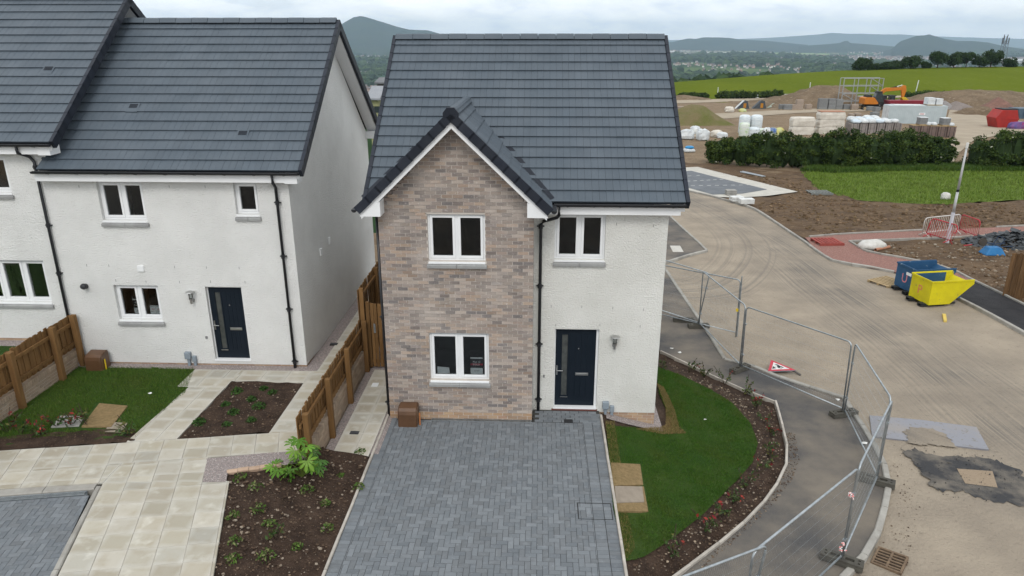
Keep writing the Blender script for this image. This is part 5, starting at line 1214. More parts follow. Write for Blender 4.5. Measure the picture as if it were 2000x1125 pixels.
for k in range(5):
    y0_ = gc.y - .18 + k * .082
    for x0_ in (-.22, .02): MB().box((gc.x + x0_, y0_, gc.z - .03), (gc.x + x0_ + .20, y0_ + .034, gc.z + .045)).build('bar', RUST, gu)
MB().box((gc.x - .24, gc.y - .24, gc.z + .018), (gc.x + .24, gc.y + .24, gc.z + .022)).build('pit_shade_plate', M('pit_shade', (.012, .01, .008)), gu)  # thin near-black plate under the bars, the pit's shade put into its colour
gu.rotation_euler = (R(4), R(-3), R(-38))
LIT = M('litter_white', (.72, .72, .70), (.6, .6, .58), scale=6)
def scrap(name, label, cat, x, y, s, g=gpv, mat=None):
    p = hit(x, y, g); mb = MB(); n = 7
    vs = [(p.x + math.cos(k * 6.283 / n) * s * random.uniform(.6, 1.1), p.y + math.sin(k * 6.283 / n) * s * random.uniform(.4, .9), p.z + random.uniform(.004, s * .5)) for k in range(n)] + [(p.x, p.y, p.z + s * .55), (p.x, p.y, p.z - .005)]
    mb.add(vs, [(k, (k + 1) % n, n) for k in range(n)] + [((k + 1) % n, k, n + 1) for k in range(n)]); return tag(mb.build(name, mat or LIT), label, cat)
scrap('litter', 'crumpled white wrapper lying on the kerb by the fence', 'litter', 1686, 866, .09); scrap('litter', 'flat white scrap at the foot of the fence post', 'litter', 1636, 781, .07)
scrap('litter', 'white scrap on the dark footway beside the white wall', 'litter', 1327, 689, .08); scrap('litter', 'small white scrap on the footway nearest the white wall', 'litter', 1312, 681, .06)
gl = lambda x, y: G(x, y) + .06
scrap('litter', 'white leaf-like scrap in the middle of the right lawn', 'litter', 1377, 820, .05, gl); scrap('litter', 'white scrap on the left lawn near the path', 'litter', 293, 769, .05, gl)
flat_poly('timber_offcut', 'short yellow timber offcut on the dusty road', 'timber', [(1840, 615), (1847, 616), (1849, 629), (1843, 629)], M('yellow_offcut', (.62, .46, .12), (.55, .40, .1), scale=4), .06)
# ---- tipping skips
def skip(name, label, p, ang, L_, W_, H_, col, inner_col, mark, mcol):
    """open tipping skip: tall back plate, sloping chute front, fork pockets"""
    T = thing(name, label, 'skip', (0, 0, 0)); t = .04; b = .50 * L_; lip = .16
    prof = [(0, .10), (b, .10), (L_, H_ - lip), (L_ - .03, H_), (0, H_)]
    sh = MB()
    for y0_ in (0, W_ - t): sh.prism(prof, 'y', y0_, y0_ + t)
    sh.box((0, t, .10), (t, W_ - t, H_)); sh.box((t, t, .10), (b, W_ - t, .10 + t))
    sh.hexa([(b, t, .10), (L_, t, H_ - lip), (L_, W_ - t, H_ - lip), (b, W_ - t, .10), (b - .04, t, .14), (L_ - .05, t, H_ - lip + .03), (L_ - .05, W_ - t, H_ - lip + .03), (b - .04, W_ - t, .14)])
    body = sh.build('body', col, T)
    rim = MB().box((-.02, -.025, H_ - .05), (L_ - .03, -.001, H_ + .025)).box((-.02, W_ + .001, H_ - .05), (L_ - .03, W_ + .025, H_ + .025)).box((-.03, -.0249, H_ - .05), (-.001, W_ + .0249, H_ + .024)); rim.build('rim', col, T, bevel=.006)
    il = MB()
    il.box((t + .002, t + .002, .16), (t + .012, W_ - t - .002, H_ - .02)).box((t + .013, W_ - t - .014, .3), (L_ * .8, W_ - t - .003, H_ - .02)).box((t + .013, t + .003, .3), (L_ * .75, t + .013, H_ - .02))
    il.build('liner', inner_col, T)
    ir = M('black_fork_iron', (.02, .023, .026), (.035, .035, .035), scale=5, rough=.6)
    for y0_ in (.12, W_ - .34):
        pk = MB(); pk.box((-.20, y0_, .0), (L_ * .45, y0_ + .03, .12)).box((-.20, y0_ + .19, .0), (L_ * .45, y0_ + .22, .12)).box((-.20, y0_ + .031, .09), (L_ * .45, y0_ + .189, .12)).box((-.20, y0_ + .031, .0), (L_ * .45, y0_ + .189, .025)); pk.build('fork_pocket', ir, T)
    MB().tube([(L_ * .1, .25, .05), (L_ * .75, .25, .05)], .04, 6).tube([(L_ * .1, W_ - .25, .05), (L_ * .75, W_ - .25, .05)], .04, 6).build('runner', ir, T)
    text(T, mark, .5, (-.003, W_ * .52, H_ * .36), mcol, name='painted_letter', rot=(R(90), 0, R(-90)))
    T.location = p; T.rotation_euler = (0, 0, ang); return T
YEL = M('yellow_skip_paint', (.62, .54, .012), (.52, .44, .015), scale=2.2, detail=8, rough=.5, fine=((.30, .26, .06), 6, .64, .74)); BLU = M('blue_skip_paint', (.022, .075, .16), (.03, .09, .18), scale=2.5, detail=8, rough=.5, fine=((.30, .38, .42), 5, .66, .74)); PNK = M('pink_spray', (.62, .22, .26), (.5, .2, .22), scale=8); RDO = M('red_spray', (.62, .20, .10), rough=.7)
ps = hit(1812, 601); pb2 = hit(1784, 586); ang_w = math.atan2(pb2.y - ps.y, pb2.x - ps.x)
angs = ang_w - R(90)
skip('tipping_skip', 'yellow tipping skip with a painted letter, standing at the kerb', ps, angs + R(6), 1.75, 1.12, 1.02, YEL, BLU, 'P', RDO)
ps2 = hit(1781, 580); ps2 = ps2 + Vector((.05, .12, 0))
sb = skip('tipping_skip', 'blue tipping skip behind the yellow one, with a pink letter', ps2, angs + R(6), 1.75, 1.12, 1.06, BLU, BLU, 'U', PNK)
MB().box((-.006, .22, .72), (-.002, .52, .84)).build('label_plate', PAPER, sb)
# ---- pallets
def pallet(label, p, rz, mat, w_=1.2, d_=1.0, group=None, h=.14):
    T = thing('pallet', label, 'pallet', (0, 0, 0), group)
    for k in range(7): MB().box((-w_ / 2 + k * w_ / 6.9, -d_ / 2, h - .022), (-w_ / 2 + k * w_ / 6.9 + .115, d_ / 2, h)).build('deck_board', mat, T)
    for y0_ in (-d_ / 2, -.05, d_ / 2 - .1): MB().box((-w_ / 2, y0_, .022), (w_ / 2, y0_ + .1, h - .0225)).build('bearer', mat, T)
    for y0_ in (-d_ / 2, -.05, d_ / 2 - .1): MB().box((-w_ / 2, y0_ - .001, 0), (w_ / 2, y0_ + .101, .0215)).build('base_board', mat, T)
    T.location = p; T.rotation_euler = (0, 0, rz); return T
RW = M('red_pallet_wood', (.33, .075, .06), (.25, .06, .05), scale=6, rough=.8, rnd=.12); PW_ = M('pale_pallet_wood', (.38, .28, .16), (.30, .22, .12), scale=6, rough=.85, rnd=.15); GW = M('grey_pallet_wood', (.22, .23, .22), (.17, .18, .17), scale=6, rough=.85, rnd=.15)
pallet('red painted pallet lying on the red chip path', hit(1615, 477) + Vector((0, 0, .065)), R(6), RW, 1.25, 1.1)
pallet('pale timber pallet on the road beside the blue skip', hit(1733, 553) + Vector((0, 0, .005)), R(28), PW_, 1.2, 1.0, h=.10)
pallet('grey pallet lying on the bare soil below the grass', hit(1600, 379) + Vector((0, 0, .04)), R(2), GW, 1.5, 1.1)
# ---- crowd barriers round the lamp column
def barrier(label, p0, p1, mat, lean=0., h=1.0, ends=True):
    T = thing('crowd_barrier', label, 'barrier', (0, 0, 0), 'barriers round the lamp column'); ln = (Vector(p1) - Vector(p0)).length
    o_ = [(.0, 0, .2), (.0, 0, h - .2)] + [(.2 - .2 * math.cos(k * R(18)), 0, h - .2 + .2 * math.sin(k * R(18))) for k in range(1, 6)] + [(ln - .2 + .2 * math.sin(k * R(18)), 0, h - .2 + .2 * math.cos(k * R(18))) for k in range(0, 6)] + [(ln, 0, .2), (0, 0, .2)]
    MB().tube(o_, .028, 8).build('frame', mat, T, smooth=True)
    n = int(ln / .125)
    for k in range(1, n): MB().tube([(k * ln / n, 0, .2), (k * ln / n, 0, h - .01)], .010, 5).build('bar', mat, T)
    for x in (.18, ln - .18): MB().tube([(x, -.35, .0), (x, -.25, .06), (x, 0, .21), (x, .25, .06), (x, .35, 0)], .022, 6).build('foot', mat, T)
    T.location = p0; d = Vector(p1) - Vector(p0); T.rotation_euler = (Matrix.Rotation(math.atan2(d.y, d.x), 3, 'Z') @ Matrix.Rotation(-math.asin(max(-1, min(1, d.z / ln))), 3, 'Y') @ Matrix.Rotation(lean, 3, 'X')).to_euler(); return T
BW = M('white_barrier', (.62, .60, .57), (.5, .47, .44), scale=4, rough=.5); BRD = M('red_barrier', (.45, .035, .05), (.38, .04, .05), scale=4, rough=.5)
gb = lambda x, y: G(x, y) + .07
b1, b2, b3 = hit(1800, 462, gb), hit(1870, 454, gb), hit(1908, 468, gb)
barrier('white crowd barrier standing behind the lamp column', b1, b2, BW); barrier('red crowd barrier to the right of the lamp column', b2 + Vector((.05, 0, 0)), b3, BRD)
b4, b5 = hit(1806, 464, gb), hit(1857, 478, gb); barrier('red crowd barrier leaning in front of the lamp column', b4 + Vector((0, 0, .06)), b5, BRD, lean=R(-14))
lp = hit(1850, 473, gb); T = thing('lamp_column', 'tall pale lamp column without lantern inside the barriers', 'lamp column', tuple(lp))
MB().lathe([(.085, -.05), (.085, 1.5), (.078, 1.55)], lp, 14).build('base_section', M('column_wrap', (.50, .50, .56), (.60, .60, .62), scale=3, rough=.5), T, smooth=False)
MB().lathe([(.068, 1.55), (.062, 2.6)], lp, 12).build('shaft', M('column_grey', (.50, .51, .51), (.42, .43, .43), scale=3, rough=.5), T, smooth=True); MB().lathe([(.067, 2.6), (.067, 2.72)], lp, 12).build('band', INK, T); MB().lathe([(.058, 2.72), (.044, 4.75)], lp, 12).build('shaft', M('column_grey', (.5, .5, .5)), T, smooth=True); MB().lathe([(.060, 4.75), (.060, 5.0), (.05, 5.02)], lp, 12).build('spigot', M('column_tip', (.62, .62, .6)), T)
# ---- odds and ends on the bare plots
PIPE = M('clay_orange_pipe', (.40, .19, .11), (.34, .16, .1), scale=5, rough=.6)
def pipe(label, a, b, r):
    a, b = hit(*a), hit(*b); up__ = Vector((0, 0, r + .03)); d = (b - a).normalized(); s = d.cross(Vector((0, 0, 1))).normalized(); u = s.cross(d); v = []; f = []; n = 12
    for q in (a + up__, b + up__):
        for rr_ in (r, r * .86):
            for k in range(n): v.append(q + s * rr_ * math.cos(k * 6.2832 / n) + u * rr_ * math.sin(k * 6.2832 / n))
    for k in range(n):
        k2 = (k + 1) % n; f += [(k, k2, k2 + 2 * n, k + 2 * n), (k + n, k + 3 * n, k2 + 3 * n, k2 + n), (k, k + n, k2 + n, k2), (k + 2 * n, k2 + 2 * n, k2 + 3 * n, k + 3 * n)]
    return tag(MB().add(v, f).build('drain_pipe', PIPE), label, 'pipe')
pipe('orange clay drain pipe lying by the white sack', (1709, 492), (1736, 486), .075); pipe('shorter dark orange pipe end behind the other pipe', (1722, 485), (1729, 483), .06)
def sack(name, label, cat, p, w_, d_, h, mat, rz=0, n=10, seed=1):
    """slumped bag: lumpy closed surface"""
    rn = random.Random(seed); vs = []; rows = [(.72, 0), (.98, .12), (1., .4), (.93, .72), (.7, .93), (.3, 1.0)]
    for r, z in rows:
        for k in range(n):
            a = k * 6.2832 / n; q = (abs(math.cos(a)) ** 4 + abs(math.sin(a)) ** 4) ** -.25; j = rn.uniform(.84, 1.08)
            vs.append((r * q * j * math.cos(a) * w_ / 2, r * q * j * math.sin(a) * d_ / 2, z * h * rn.uniform(.94, 1.04)))
    fs = [(i * n + k, i * n + (k + 1) % n, (i + 1) * n + (k + 1) % n, (i + 1) * n + k) for i in range(len(rows) - 1) for k in range(n)] + [tuple(range(n - 1, -1, -1)), tuple(range((len(rows) - 1) * n, len(rows) * n))]
    o = MB().add(vs, fs).build(name, mat, smooth=h < .55); o.location = p; o.rotation_euler = (0, 0, rz); return tag(o, label, cat)
SACK = M('woven_white_sack', (.62, .61, .58), (.48, .46, .42), scale=4, rough=.75, bump=.5, bscale=14)
sack('sack', 'slumped grey-white sack beside the orange pipes', 'sack', hit(1701, 486) + Vector((0, 0, .02)), 1.3, .9, .42, SACK, .3, seed=3)
sack('sack', 'small white sack standing on the grass edge near the lamp column', 'sack', hit(1845, 391) + Vector((0, 0, .03)), .55, .5, .5, SACK, .3, seed=4)
def slab_stack(label, p, w_, d_, h, n, mat, rz=0):
    T = thing('block_stack', label, 'stack', tuple(p)); 
    for k in range(n): MB().cbox((p.x, p.y, p.z + (k + .5) * h / n), (w_ * random.uniform(.94, 1), d_ * random.uniform(.94, 1), h / n - .01), rz).build('pack', mat, T, bevel=.02)
WPK = M('white_pack', (.66, .67, .66), (.52, .52, .5), scale=3, rough=.6)
gq = lambda x, y: G(x, y) + .12
slab_stack('low white pack beside the parking bay, the right one of two', hit(1457, 397, gq), .95, .6, .32, 1, WPK, R(5)); slab_stack('low white packs beside the parking bay, left of the other', hit(1438, 392, gq), .8, .6, .30, 2, WPK, R(12)); slab_stack('small grey stack of slabs on the parking bay', hit(1427, 380, gq), .7, .5, .34, 3, CONC, R(4))
for i, (a, b) in enumerate((((1446, 338), (1490, 347)), ((1450, 337), (1494, 347)))):
    a, b = hit(*a), hit(*b); tag(MB().tube([a + Vector((0, 0, .1)), b + Vector((0, 0, .1))], .06, 5).build('scaffold_pole', GALV), 'long grey pole on the soil near the parking bay, the %s one' % ('nearer', 'farther')[i], 'pole')
# wheelbarrow tipped over, slate heap and tools at the right edge
wb = hit(1937, 497); T = thing('wheelbarrow', 'blue wheelbarrow tipped over on the bare plot at the right', 'wheelbarrow', tuple(wb)); BT = M('blue_tub', (.02, .14, .34), (.03, .17, .38), scale=4, rough=.45)
MB().hexa([(wb.x - .5, wb.y - .35, wb.z + .02), (wb.x + .5, wb.y - .35, wb.z + .02), (wb.x + .5, wb.y + .35, wb.z + .03), (wb.x - .5, wb.y + .35, wb.z + .03), (wb.x - .28, wb.y - .2, wb.z + .38), (wb.x + .3, wb.y - .2, wb.z + .38), (wb.x + .3, wb.y + .2, wb.z + .4), (wb.x - .28, wb.y + .2, wb.z + .4)]).build('tub', BT, T, bevel=.06)
MB().tube([wb + Vector((.7, -.3, .5)), wb + Vector((.2, -.25, .46)), wb + Vector((-.5, 0, .62)), wb + Vector((.2, .25, .46)), wb + Vector((.7, .3, .5))], .022, 6).tube([wb + Vector((.1, -.25, .45)), wb + Vector((.3, -.25, .85)), wb + Vector((.3, .25, .85)), wb + Vector((.1, .25, .45))], .02, 6).build('handles', M('navy_tube', (.02, .04, .08), rough=.5), T)
MB().lathe([(.10, -.05), (.19, -.04), (.19, .04), (.10, .05)], wb + Vector((-.55, 0, .62)), 14, M=Matrix.Rotation(R(80), 3, 'X')).build('wheel', M('tyre_black', (.06, .052, .045), rough=.9), T)
SLATE = M('slate_heap', (.05, .058, .065), (.09, .095, .10), scale=4, rough=.7, rnd=.3); hp = hit(1975, 478); rn = random.Random(5); mb = MB()
for k in range(420):
    r = rn.uniform(0, 1) ** .6; a = rn.uniform(0, 6.283); x, y = r * 2.4 * math.cos(a), r * 1.3 * math.sin(a); z = .75 * (1 - r) * rn.uniform(.5, 1)
    mb.cbox((hp.x + x, hp.y + y, hp.z + z + .04), (rn.uniform(.15, .4), rn.uniform(.1, .25), .04), rn.uniform(0, 3), rx=rn.uniform(-.6, .6), ry=rn.uniform(-.5, .5))
o = mb.build('slate_heap', SLATE); tag(o, 'heap of broken dark slates behind the timber fence at the right', 'heap'); o['kind'] = 'stuff'
for lab, a, b, m_, r in (('long-handled tool with a red grip on the bare plot', (1882, 482), (1900, 480), BRD, .03), ('pale batten lying near the tipped wheelbarrow', (1918, 493), (1938, 490), PW_, .035), ('grey board lying above the red handled tool', (1900, 477), (1916, 481), GALV, .05)):
    a, b = hit(*a), hit(*b); tag(MB().tube([a + Vector((0, 0, .06)), b + Vector((0, 0, .07))], r, 5).build('hand_tool', m_), lab, 'tool')
# ================================================================== BUILDING SITE ACROSS THE ROAD
def site(x, y): return hit(x, y)
def mpx(p): return (p - Vector((0, 0, CAMH))).dot(_fw) / FPX      # metres per photo pixel at p
# ---- spoil heaps (lumpy ground)
def heap(name, x0, x1, ybase, ytop, depth, mat, prof, seed=0, rough=.06):
    """long heap whose crest follows prof [(u, h)]; base line in photo pixels"""
    a, b = site(x0, ybase), site(x1, ybase); d = (b - a); ln = d.length; u = d.normalized(); n = Vector((-u.y, u.x, 0)); H_ = (ybase - ytop) * mpx((a + b) / 2)
    rn = random.Random(seed); NU, NV = 44, 22; vs = []
    import mathutils
    for i in range(NU + 1):
        for j in range(NV + 1):
            s, t = i / NU, j / NV; h = lerp_tab(prof, s) * max(0, 1 - abs(2 * t - .9) ** 1.5) * H_
            p = a + u * (s * ln) + n * (t * depth)
            nz = mathutils.noise.fractal(Vector((s * ln * .5 + seed, t * depth * .5, seed)), 1., 2., 5) * rough * H_ + mathutils.noise.noise(Vector(((s * ln - t * depth) * .55, seed, 0))) * .05 * H_
            e = min(1, min(s, 1 - s) * 12, min(t, 1 - t) * 8)
            vs.append((p.x, p.y, base(p.x, p.y) - .1 + e * (h + nz + .05)))
    fs = [(i * (NV + 1) + j, (i + 1) * (NV + 1) + j, (i + 1) * (NV + 1) + j + 1, i * (NV + 1) + j + 1) for i in range(NU) for j in range(NV)]
    return MB().add(vs, fs).build(name, mat, smooth=True, kind='structure')
SPOIL = M('brown_spoil', (.215, .155, .10), (.14, .10, .064), scale=.35, detail=10, rough=.97, bump=1., bscale=2.2, vec=(1, 1, 2), fine=((.29, .225, .155), 2., .55, .7))
SPOILG = M('weedy_spoil', (.20, .155, .085), (.13, .135, .04), scale=.4, detail=8, rough=.97, bump=1., bscale=3)
heap('spoil_heap', 1470, 1722, 212, 171, 26, SPOIL, [(0, 0), (.25, .25), (.5, .62), (.68, .98), (.85, 1.), (1, .5)], 1)
heap('spoil_heap', 1838, 2130, 216, 181, 30, SPOIL, [(0, 0), (.08, .4), (.22, .85), (.45, 1.), (.8, .9), (1, .7)], 2)
heap('spoil_heap', 1312, 1446, 246, 208, 12, SPOILG, [(0, .4), (.2, .75), (.4, 1), (.6, .9), (.85, .35), (1, 0)], 3)
heap('gravel_heap', 1842, 1888, 215, 198, 7, M('grey_aggregate', (.27, .25, .24), (.21, .195, .19), scale=2, rough=.95, bump=.6, bscale=6), [(0, 0), (.4, 1), (1, .1)], 4, .03)
heap('gravel_heap', 1862, 1925, 216, 199, 7, M('brown_aggregate', (.24, .205, .185), (.19, .16, .145), scale=2, rough=.95, bump=.6, bscale=6), [(0, 0), (.35, 1), (1, .2)], 5, .03)
heap('rubble_heap', 1885, 1960, 225, 208, 7, SPOIL, [(0, 0), (.4, .8), (.8, 1), (1, .3)], 6, .2)
heap('rubble_heap', 1930, 2010, 222, 192, 9, M('red_rubble', (.25, .135, .105), (.17, .10, .08), scale=1.5, rough=.95, bump=1., bscale=5), [(0, 0), (.3, .55), (.55, 1), (1, .2)], 7, .08)
heap('spoil_heap', 1300, 1400, 196, 187, 10, SPOIL, [(0, .6), (.4, 1), (1, 0)], 8)
# ---- packs of bricks and blocks
def pack(label, p, w_, d_, h, mat, layers=4, rz=0, top=None, cat='brick pack', group=None, band=True, name='brick_pack'):
    T = thing(name, label, cat, (0, 0, 0), group)
    for k in range(3): MB().box((-w_ / 2, -d_ / 2 + k * (d_ - .1) / 2, 0), (w_ / 2, -d_ / 2 + k * (d_ - .1) / 2 + .1, .10)).build('pallet_bearer', PW_, T)
    MB().box((-w_ / 2, -d_ / 2, .101), (w_ / 2, d_ / 2, .12)).build('pallet_deck', PW_, T)
    lh = (h - .12) / layers
    for k in range(layers):
        j = random.uniform(-.012, .012); MB().box((-w_ / 2 + .03 + j, -d_ / 2 + .03, .121 + k * lh), (w_ / 2 - .03 + j, d_ / 2 - .03, .121 + (k + 1) * lh - .014)).build('layer', mat, T)
    if band:
        for s in (-.25, .25): MB().box((s * w_ - .02, -d_ / 2 + .02, .122), (s * w_ + .02, -d_ / 2 + .027, h)).build('strap', INK, T)
    if top: MB().box((-w_ / 2, -d_ / 2, h + .001), (w_ / 2, d_ / 2, h + .05)).build('cover', top, T)
    T.location = p; T.rotation_euler = (0, 0, rz); return T
GB = M('grey_brown_brick_pack', (.30, .27, .25), (.235, .21, .20), scale=5, rough=.9, rnd=.1, bump=.3, bscale=14); DB = M('dark_red_brick_pack', (.19, .14, .12), (.15, .11, .10), scale=5, rough=.9, rnd=.1); BB = M('buff_brick_pack', (.33, .27, .22), (.27, .215, .175), scale=5, rough=.9, rnd=.1); BG = M('grey_block_pack', (.22, .225, .225), (.17, .175, .18), scale=5, rough=.9, rnd=.1)
SHEET = M('white_sheeting', (.66, .68, .68), (.50, .53, .55), scale=1.6, detail=6, rough=.5, bump=.5, bscale=6); CREAM = M('cream_sheeting', (.66, .62, .55), (.52, .48, .42), scale=1.6, detail=6, rough=.6, bump=.5, bscale=6); BAGB = M('blue_white_bag', (.62, .70, .75), (.50, .58, .66), scale=2, detail=5, rough=.55, bump=.4, bscale=6)
ordn = ['first', 'second', 'third', 'fourth', 'fifth', 'sixth', 'seventh', 'eighth']
F0, F1 = site(1664, 263), site(1747, 262)
for k in range(6):
    p = F0.lerp(F1, k / 5); p.z = base(p.x, p.y); s = mpx(p)
    pack('grey-brown brick pack behind the hedge, %s from the left in the bagged row' % ordn[k], p, 15.2 * s, 1.2, 22 * s, GB, 5, R(2), cat='brick pack', group='brick packs under the bagged row')
rn = random.Random(11); q = 0
for row, (yy, n, z0) in enumerate(((0, 6, 1), (1.3, 5, 1.0), (2.6, 4, 1.0))):
    for k in range(n):
        p = F0.lerp(F1, (k + .2 + .3 * row) / 5.6) + Vector((0, yy, 0)); s = mpx(F0); z = base(p.x, p.y)
        if row: pack('grey-brown brick pack in row %s behind the bagged brick packs, number %s' % (('two', 'three')[row - 1], ordn[k]), Vector((p.x, p.y, z)), 15.2 * s, 1.2, 22 * s, GB, 5, 0, group='brick packs under the bagged row', band=False)
        sack('material_bag', 'white material bag on the brick packs, %s from the left in the %s row' % (ordn[k], ('front', 'middle', 'rear')[row]), 'bag', Vector((p.x, p.y - .05, z + 22 * s + .02)), 17 * s, 1.25, (.75 + .3 * rn.random()) * (8 + 2 * row) * s, SHEET if (k + row) % 3 else BAGB, 0, seed=20 + q); q += 1
G0, G1 = site(1783, 268), site(1852, 270)
for k in range(5):
    p = G0.lerp(G1, k / 4); p.z = base(p.x, p.y); s = mpx(p)
    pack('dark brick pack behind the hedge gap, %s from the left in the boarded row' % ordn[k], p, 15.5 * s, 1.2, 23 * s, DB, 4, R(-4), top=PW_, cat='brick pack', group='dark brick packs in the boarded row')
for lab, x, kk in (('pale grey brick cube on top of the dark packs, the left one', 1796, 1), ('pale grey brick cube on top of the dark packs, the right one', 1840, 2)):
    t = (x - 1783) / 69; p = G0.lerp(G1, t); s = mpx(p); pack(lab, Vector((p.x, p.y + .1, base(p.x, p.y) + 23 * s + .06)), 15 * s, 1., 14 * s, BG, 4, 0, top=SHEET, group='grey cubes on the dark packs', band=False)
for lab, x in (('white bag between the grey cubes, nearer the left cube', 1808), ('white bag between the grey cubes, nearer the right cube', 1819), ('white bag at the right end of the dark packs', 1852)):
    t = (x - 1783) / 69; p = G0.lerp(G1, t); s = mpx(p); sack('material_bag', lab, 'bag', Vector((p.x, p.y, base(p.x, p.y) + 23 * s + .06)), 10 * s, .9, 6 * s, SHEET, 0, seed=int(x))
# sheeted stacks, wrapped rolls and bulk bags left of them
def sheeted(label, x0, x1, yb, yt, mat, tiers=2, plank=False):
    p0, p1 = site(x0, yb), site(x1, yb); s = mpx(p0); c = (p0 + p1) / 2; w_ = (x1 - x0) * s; h = (yb - yt) * s
    T = thing('sheeted_stack', label, 'stack', (0, 0, 0))
    for k in range(tiers):
        rn = random.Random(int(x0) + k); zb, zt = k * h / tiers, (k + 1) * h / tiers - .03; n = 12; ro = [(.99, 0), (1.0, .25), (1.01, .6), (.97, .9), (.9, 1.)]; vs = []
        for r, z in ro:
            for i in range(n):
                a = (i + .5) * 6.2832 / n; qv = (abs(math.cos(a)) ** 8 + abs(math.sin(a)) ** 8) ** -.125; j = rn.uniform(.97, 1.02)
                vs.append((r * qv * j * math.cos(a) * w_ / 2, r * qv * j * math.sin(a) * .8, zb + (zt - zb) * z + rn.uniform(-.02, .03)))
        MB().add(vs, [(i * n + a, i * n + (a + 1) % n, (i + 1) * n + (a + 1) % n, (i + 1) * n + a) for i in range(len(ro) - 1) for a in range(n)] + [tuple(range((len(ro) - 1) * n, len(ro) * n)), tuple(range(n - 1, -1, -1))]).build('sheeted_tier', mat, T, smooth=False)
    if plank: MB().box((-w_ * .45, -.7, h), (w_ * .42, .7, h + .08)).build('plank', PIPE, T)
    T.location = (c.x, c.y, base(c.x, c.y)); return T
sheeted('cream sheeted stack behind the hedge, left of the taller one', 1541, 1587, 262, 229, CREAM); sheeted('taller cream sheeted stack with a plank on top', 1592, 1644, 261, 219, CREAM, 3, True)
ROLL = M('clear_wrapped_rolls', (.50, .56, .60), (.66, .70, .71), scale=2.2, detail=4, rough=.4, vec=(1, 1, 3)); GROLL = M('green_white_rolls', (.60, .64, .58), (.38, .52, .28), scale=1.4, detail=3, rough=.5, lo=.5, hi=.6)
def wrapped(label, x, yb, yt, wpx, mat):
    p = site(x, yb); s = mpx(p); T = thing('wrapped_rolls', label, 'wrapped pallet', tuple(p)); r = wpx * s / 2; h = (yb - yt) * s
    MB().box((p.x - r, p.y - r, p.z), (p.x + r, p.y + r, p.z + .1)).build('pallet_deck', PW_, T)
    MB().lathe([(r * .95, .1), (r, .2), (r, h * .86), (r * .9, h * .95), (r * .55, h)], p, 12).build('film_wrap', mat, T, smooth=True)
    for k in range(3): MB().lathe([(r * 1.01, h * (.25 + .22 * k)), (r * 1.01, h * (.25 + .22 * k) + .06)], p, 12).build('band', SHEET, T)
wrapped('tall clear-wrapped pallet of rolls, the left of two', 1452, 261, 225, 22, ROLL); wrapped('tall clear-wrapped pallet of rolls, the right of two', 1475, 261, 225, 23, ROLL); wrapped('low green and white wrapped pallet in front of the tall rolls', 1452, 268, 240, 20, GROLL); wrapped('low pale wrapped pallet in front of the tall rolls', 1470, 268, 249, 24, ROLL); wrapped('pale wrapped pallet beside the yellow and blue rolls', 1490, 267, 251, 20, GROLL)
for i, (x, m_) in enumerate(((1497, SHEET), (1508, M('blue_roll', (.05, .12, .35), (.6, .6, .3), scale=1.2)), (1520, M('yellow_roll', (.55, .50, .15), (.4, .5, .35), scale=1.2)))):
    sack('insulation_roll', ('white', 'blue', 'yellow')[i] + ' insulation roll bag showing over the hedge', 'roll', site(x, 268), 1.3, .9, 1.15, m_, .2 * i, seed=50 + i)
for i, (x, yb, w_, h, lab) in enumerate(((1341, 272, 28, 19, 'front-left'), (1372, 274, 26, 22, 'front-right'), (1357, 262, 18, 16, 'rear'), (1399, 268, 20, 14, 'right-hand yellowish'), (1410, 270, 14, 12, 'far-right'))):
    p = site(x, yb); s = mpx(p); sack('bulk_bag', '%s white bulk bag in the heap left of the hedge' % lab, 'bulk bag', p, w_ * s, 1.3, h * s, SHEET if i != 3 else CREAM, .3 * i, n=12, seed=70 + i)
p = site(1345, 297); s = mpx(p); sack('rubbish_bag', 'white rubbish bag on the grass left of the hedge', 'bag', p, 22 * s, 1., 8 * s, SHEET, .2, seed=80); sack('rubbish_bag', 'blue rubbish bag lying on the white one', 'bag', p + Vector((.05, 0, 7 * s)), 16 * s, .8, 5 * s, M('blue_bag', (.03, .20, .42), (.04, .25, .5), scale=3, rough=.4), .2, seed=81)
# mid-distance packs
for lab, x, yb, w_, h, m_ in (('brown brick pack standing alone left of the block packs', 1560, 215, 13, 20, BB), ('low brown brick pack left of the block packs', 1578, 214, 11, 10, BB), ('low grey block pack beyond the timber pile, left', 1526, 214, 9, 10, BG), ('low grey block pack beyond the timber pile, middle', 1538, 215, 15, 11, BG), ('low brown brick pack beside the grey low packs', 1551, 215, 11, 11, BB),
                             ('tall grey block pack in the row before the scaffold, leftmost', 1605, 214, 17, 21, BG), ('tall grey block pack in the row before the scaffold, second', 1622, 214, 15, 21, BG), ('grey block pack in the row before the scaffold, third', 1637, 214, 13, 20, BG), ('low grey block pack under the stacked frames', 1652, 214, 15, 10, BG), ('low brown brick pack left of the digger', 1668, 215, 13, 11, BB), ('low grey block pack before the digger tracks', 1699, 217, 12, 9, BG), ('low grey block pack beside the container door', 1711, 219, 11, 10, BG),
                             ('brown brick pack behind the bags, left', 1661, 234, 9, 12, BB), ('brown brick pack behind the bags, right', 1673, 234, 12, 13, BB), ('grey block pack behind the bags near the container', 1707, 232, 14, 13, BG),
                             ('far brick pack at the left end of the far row', 1322, 219, 11, 11, BB), ('far brick pack in the middle of the far row', 1331, 219, 9, 11, BB), ('far brick pack at the right end of the far row', 1342, 219, 10, 10, BB)):
    p = site(x, yb); s = mpx(p); pack(lab, p, w_ * s, 1.1, h * s, m_, 3 if h < 15 else 5, R(random.uniform(-6, 6)), band=False)
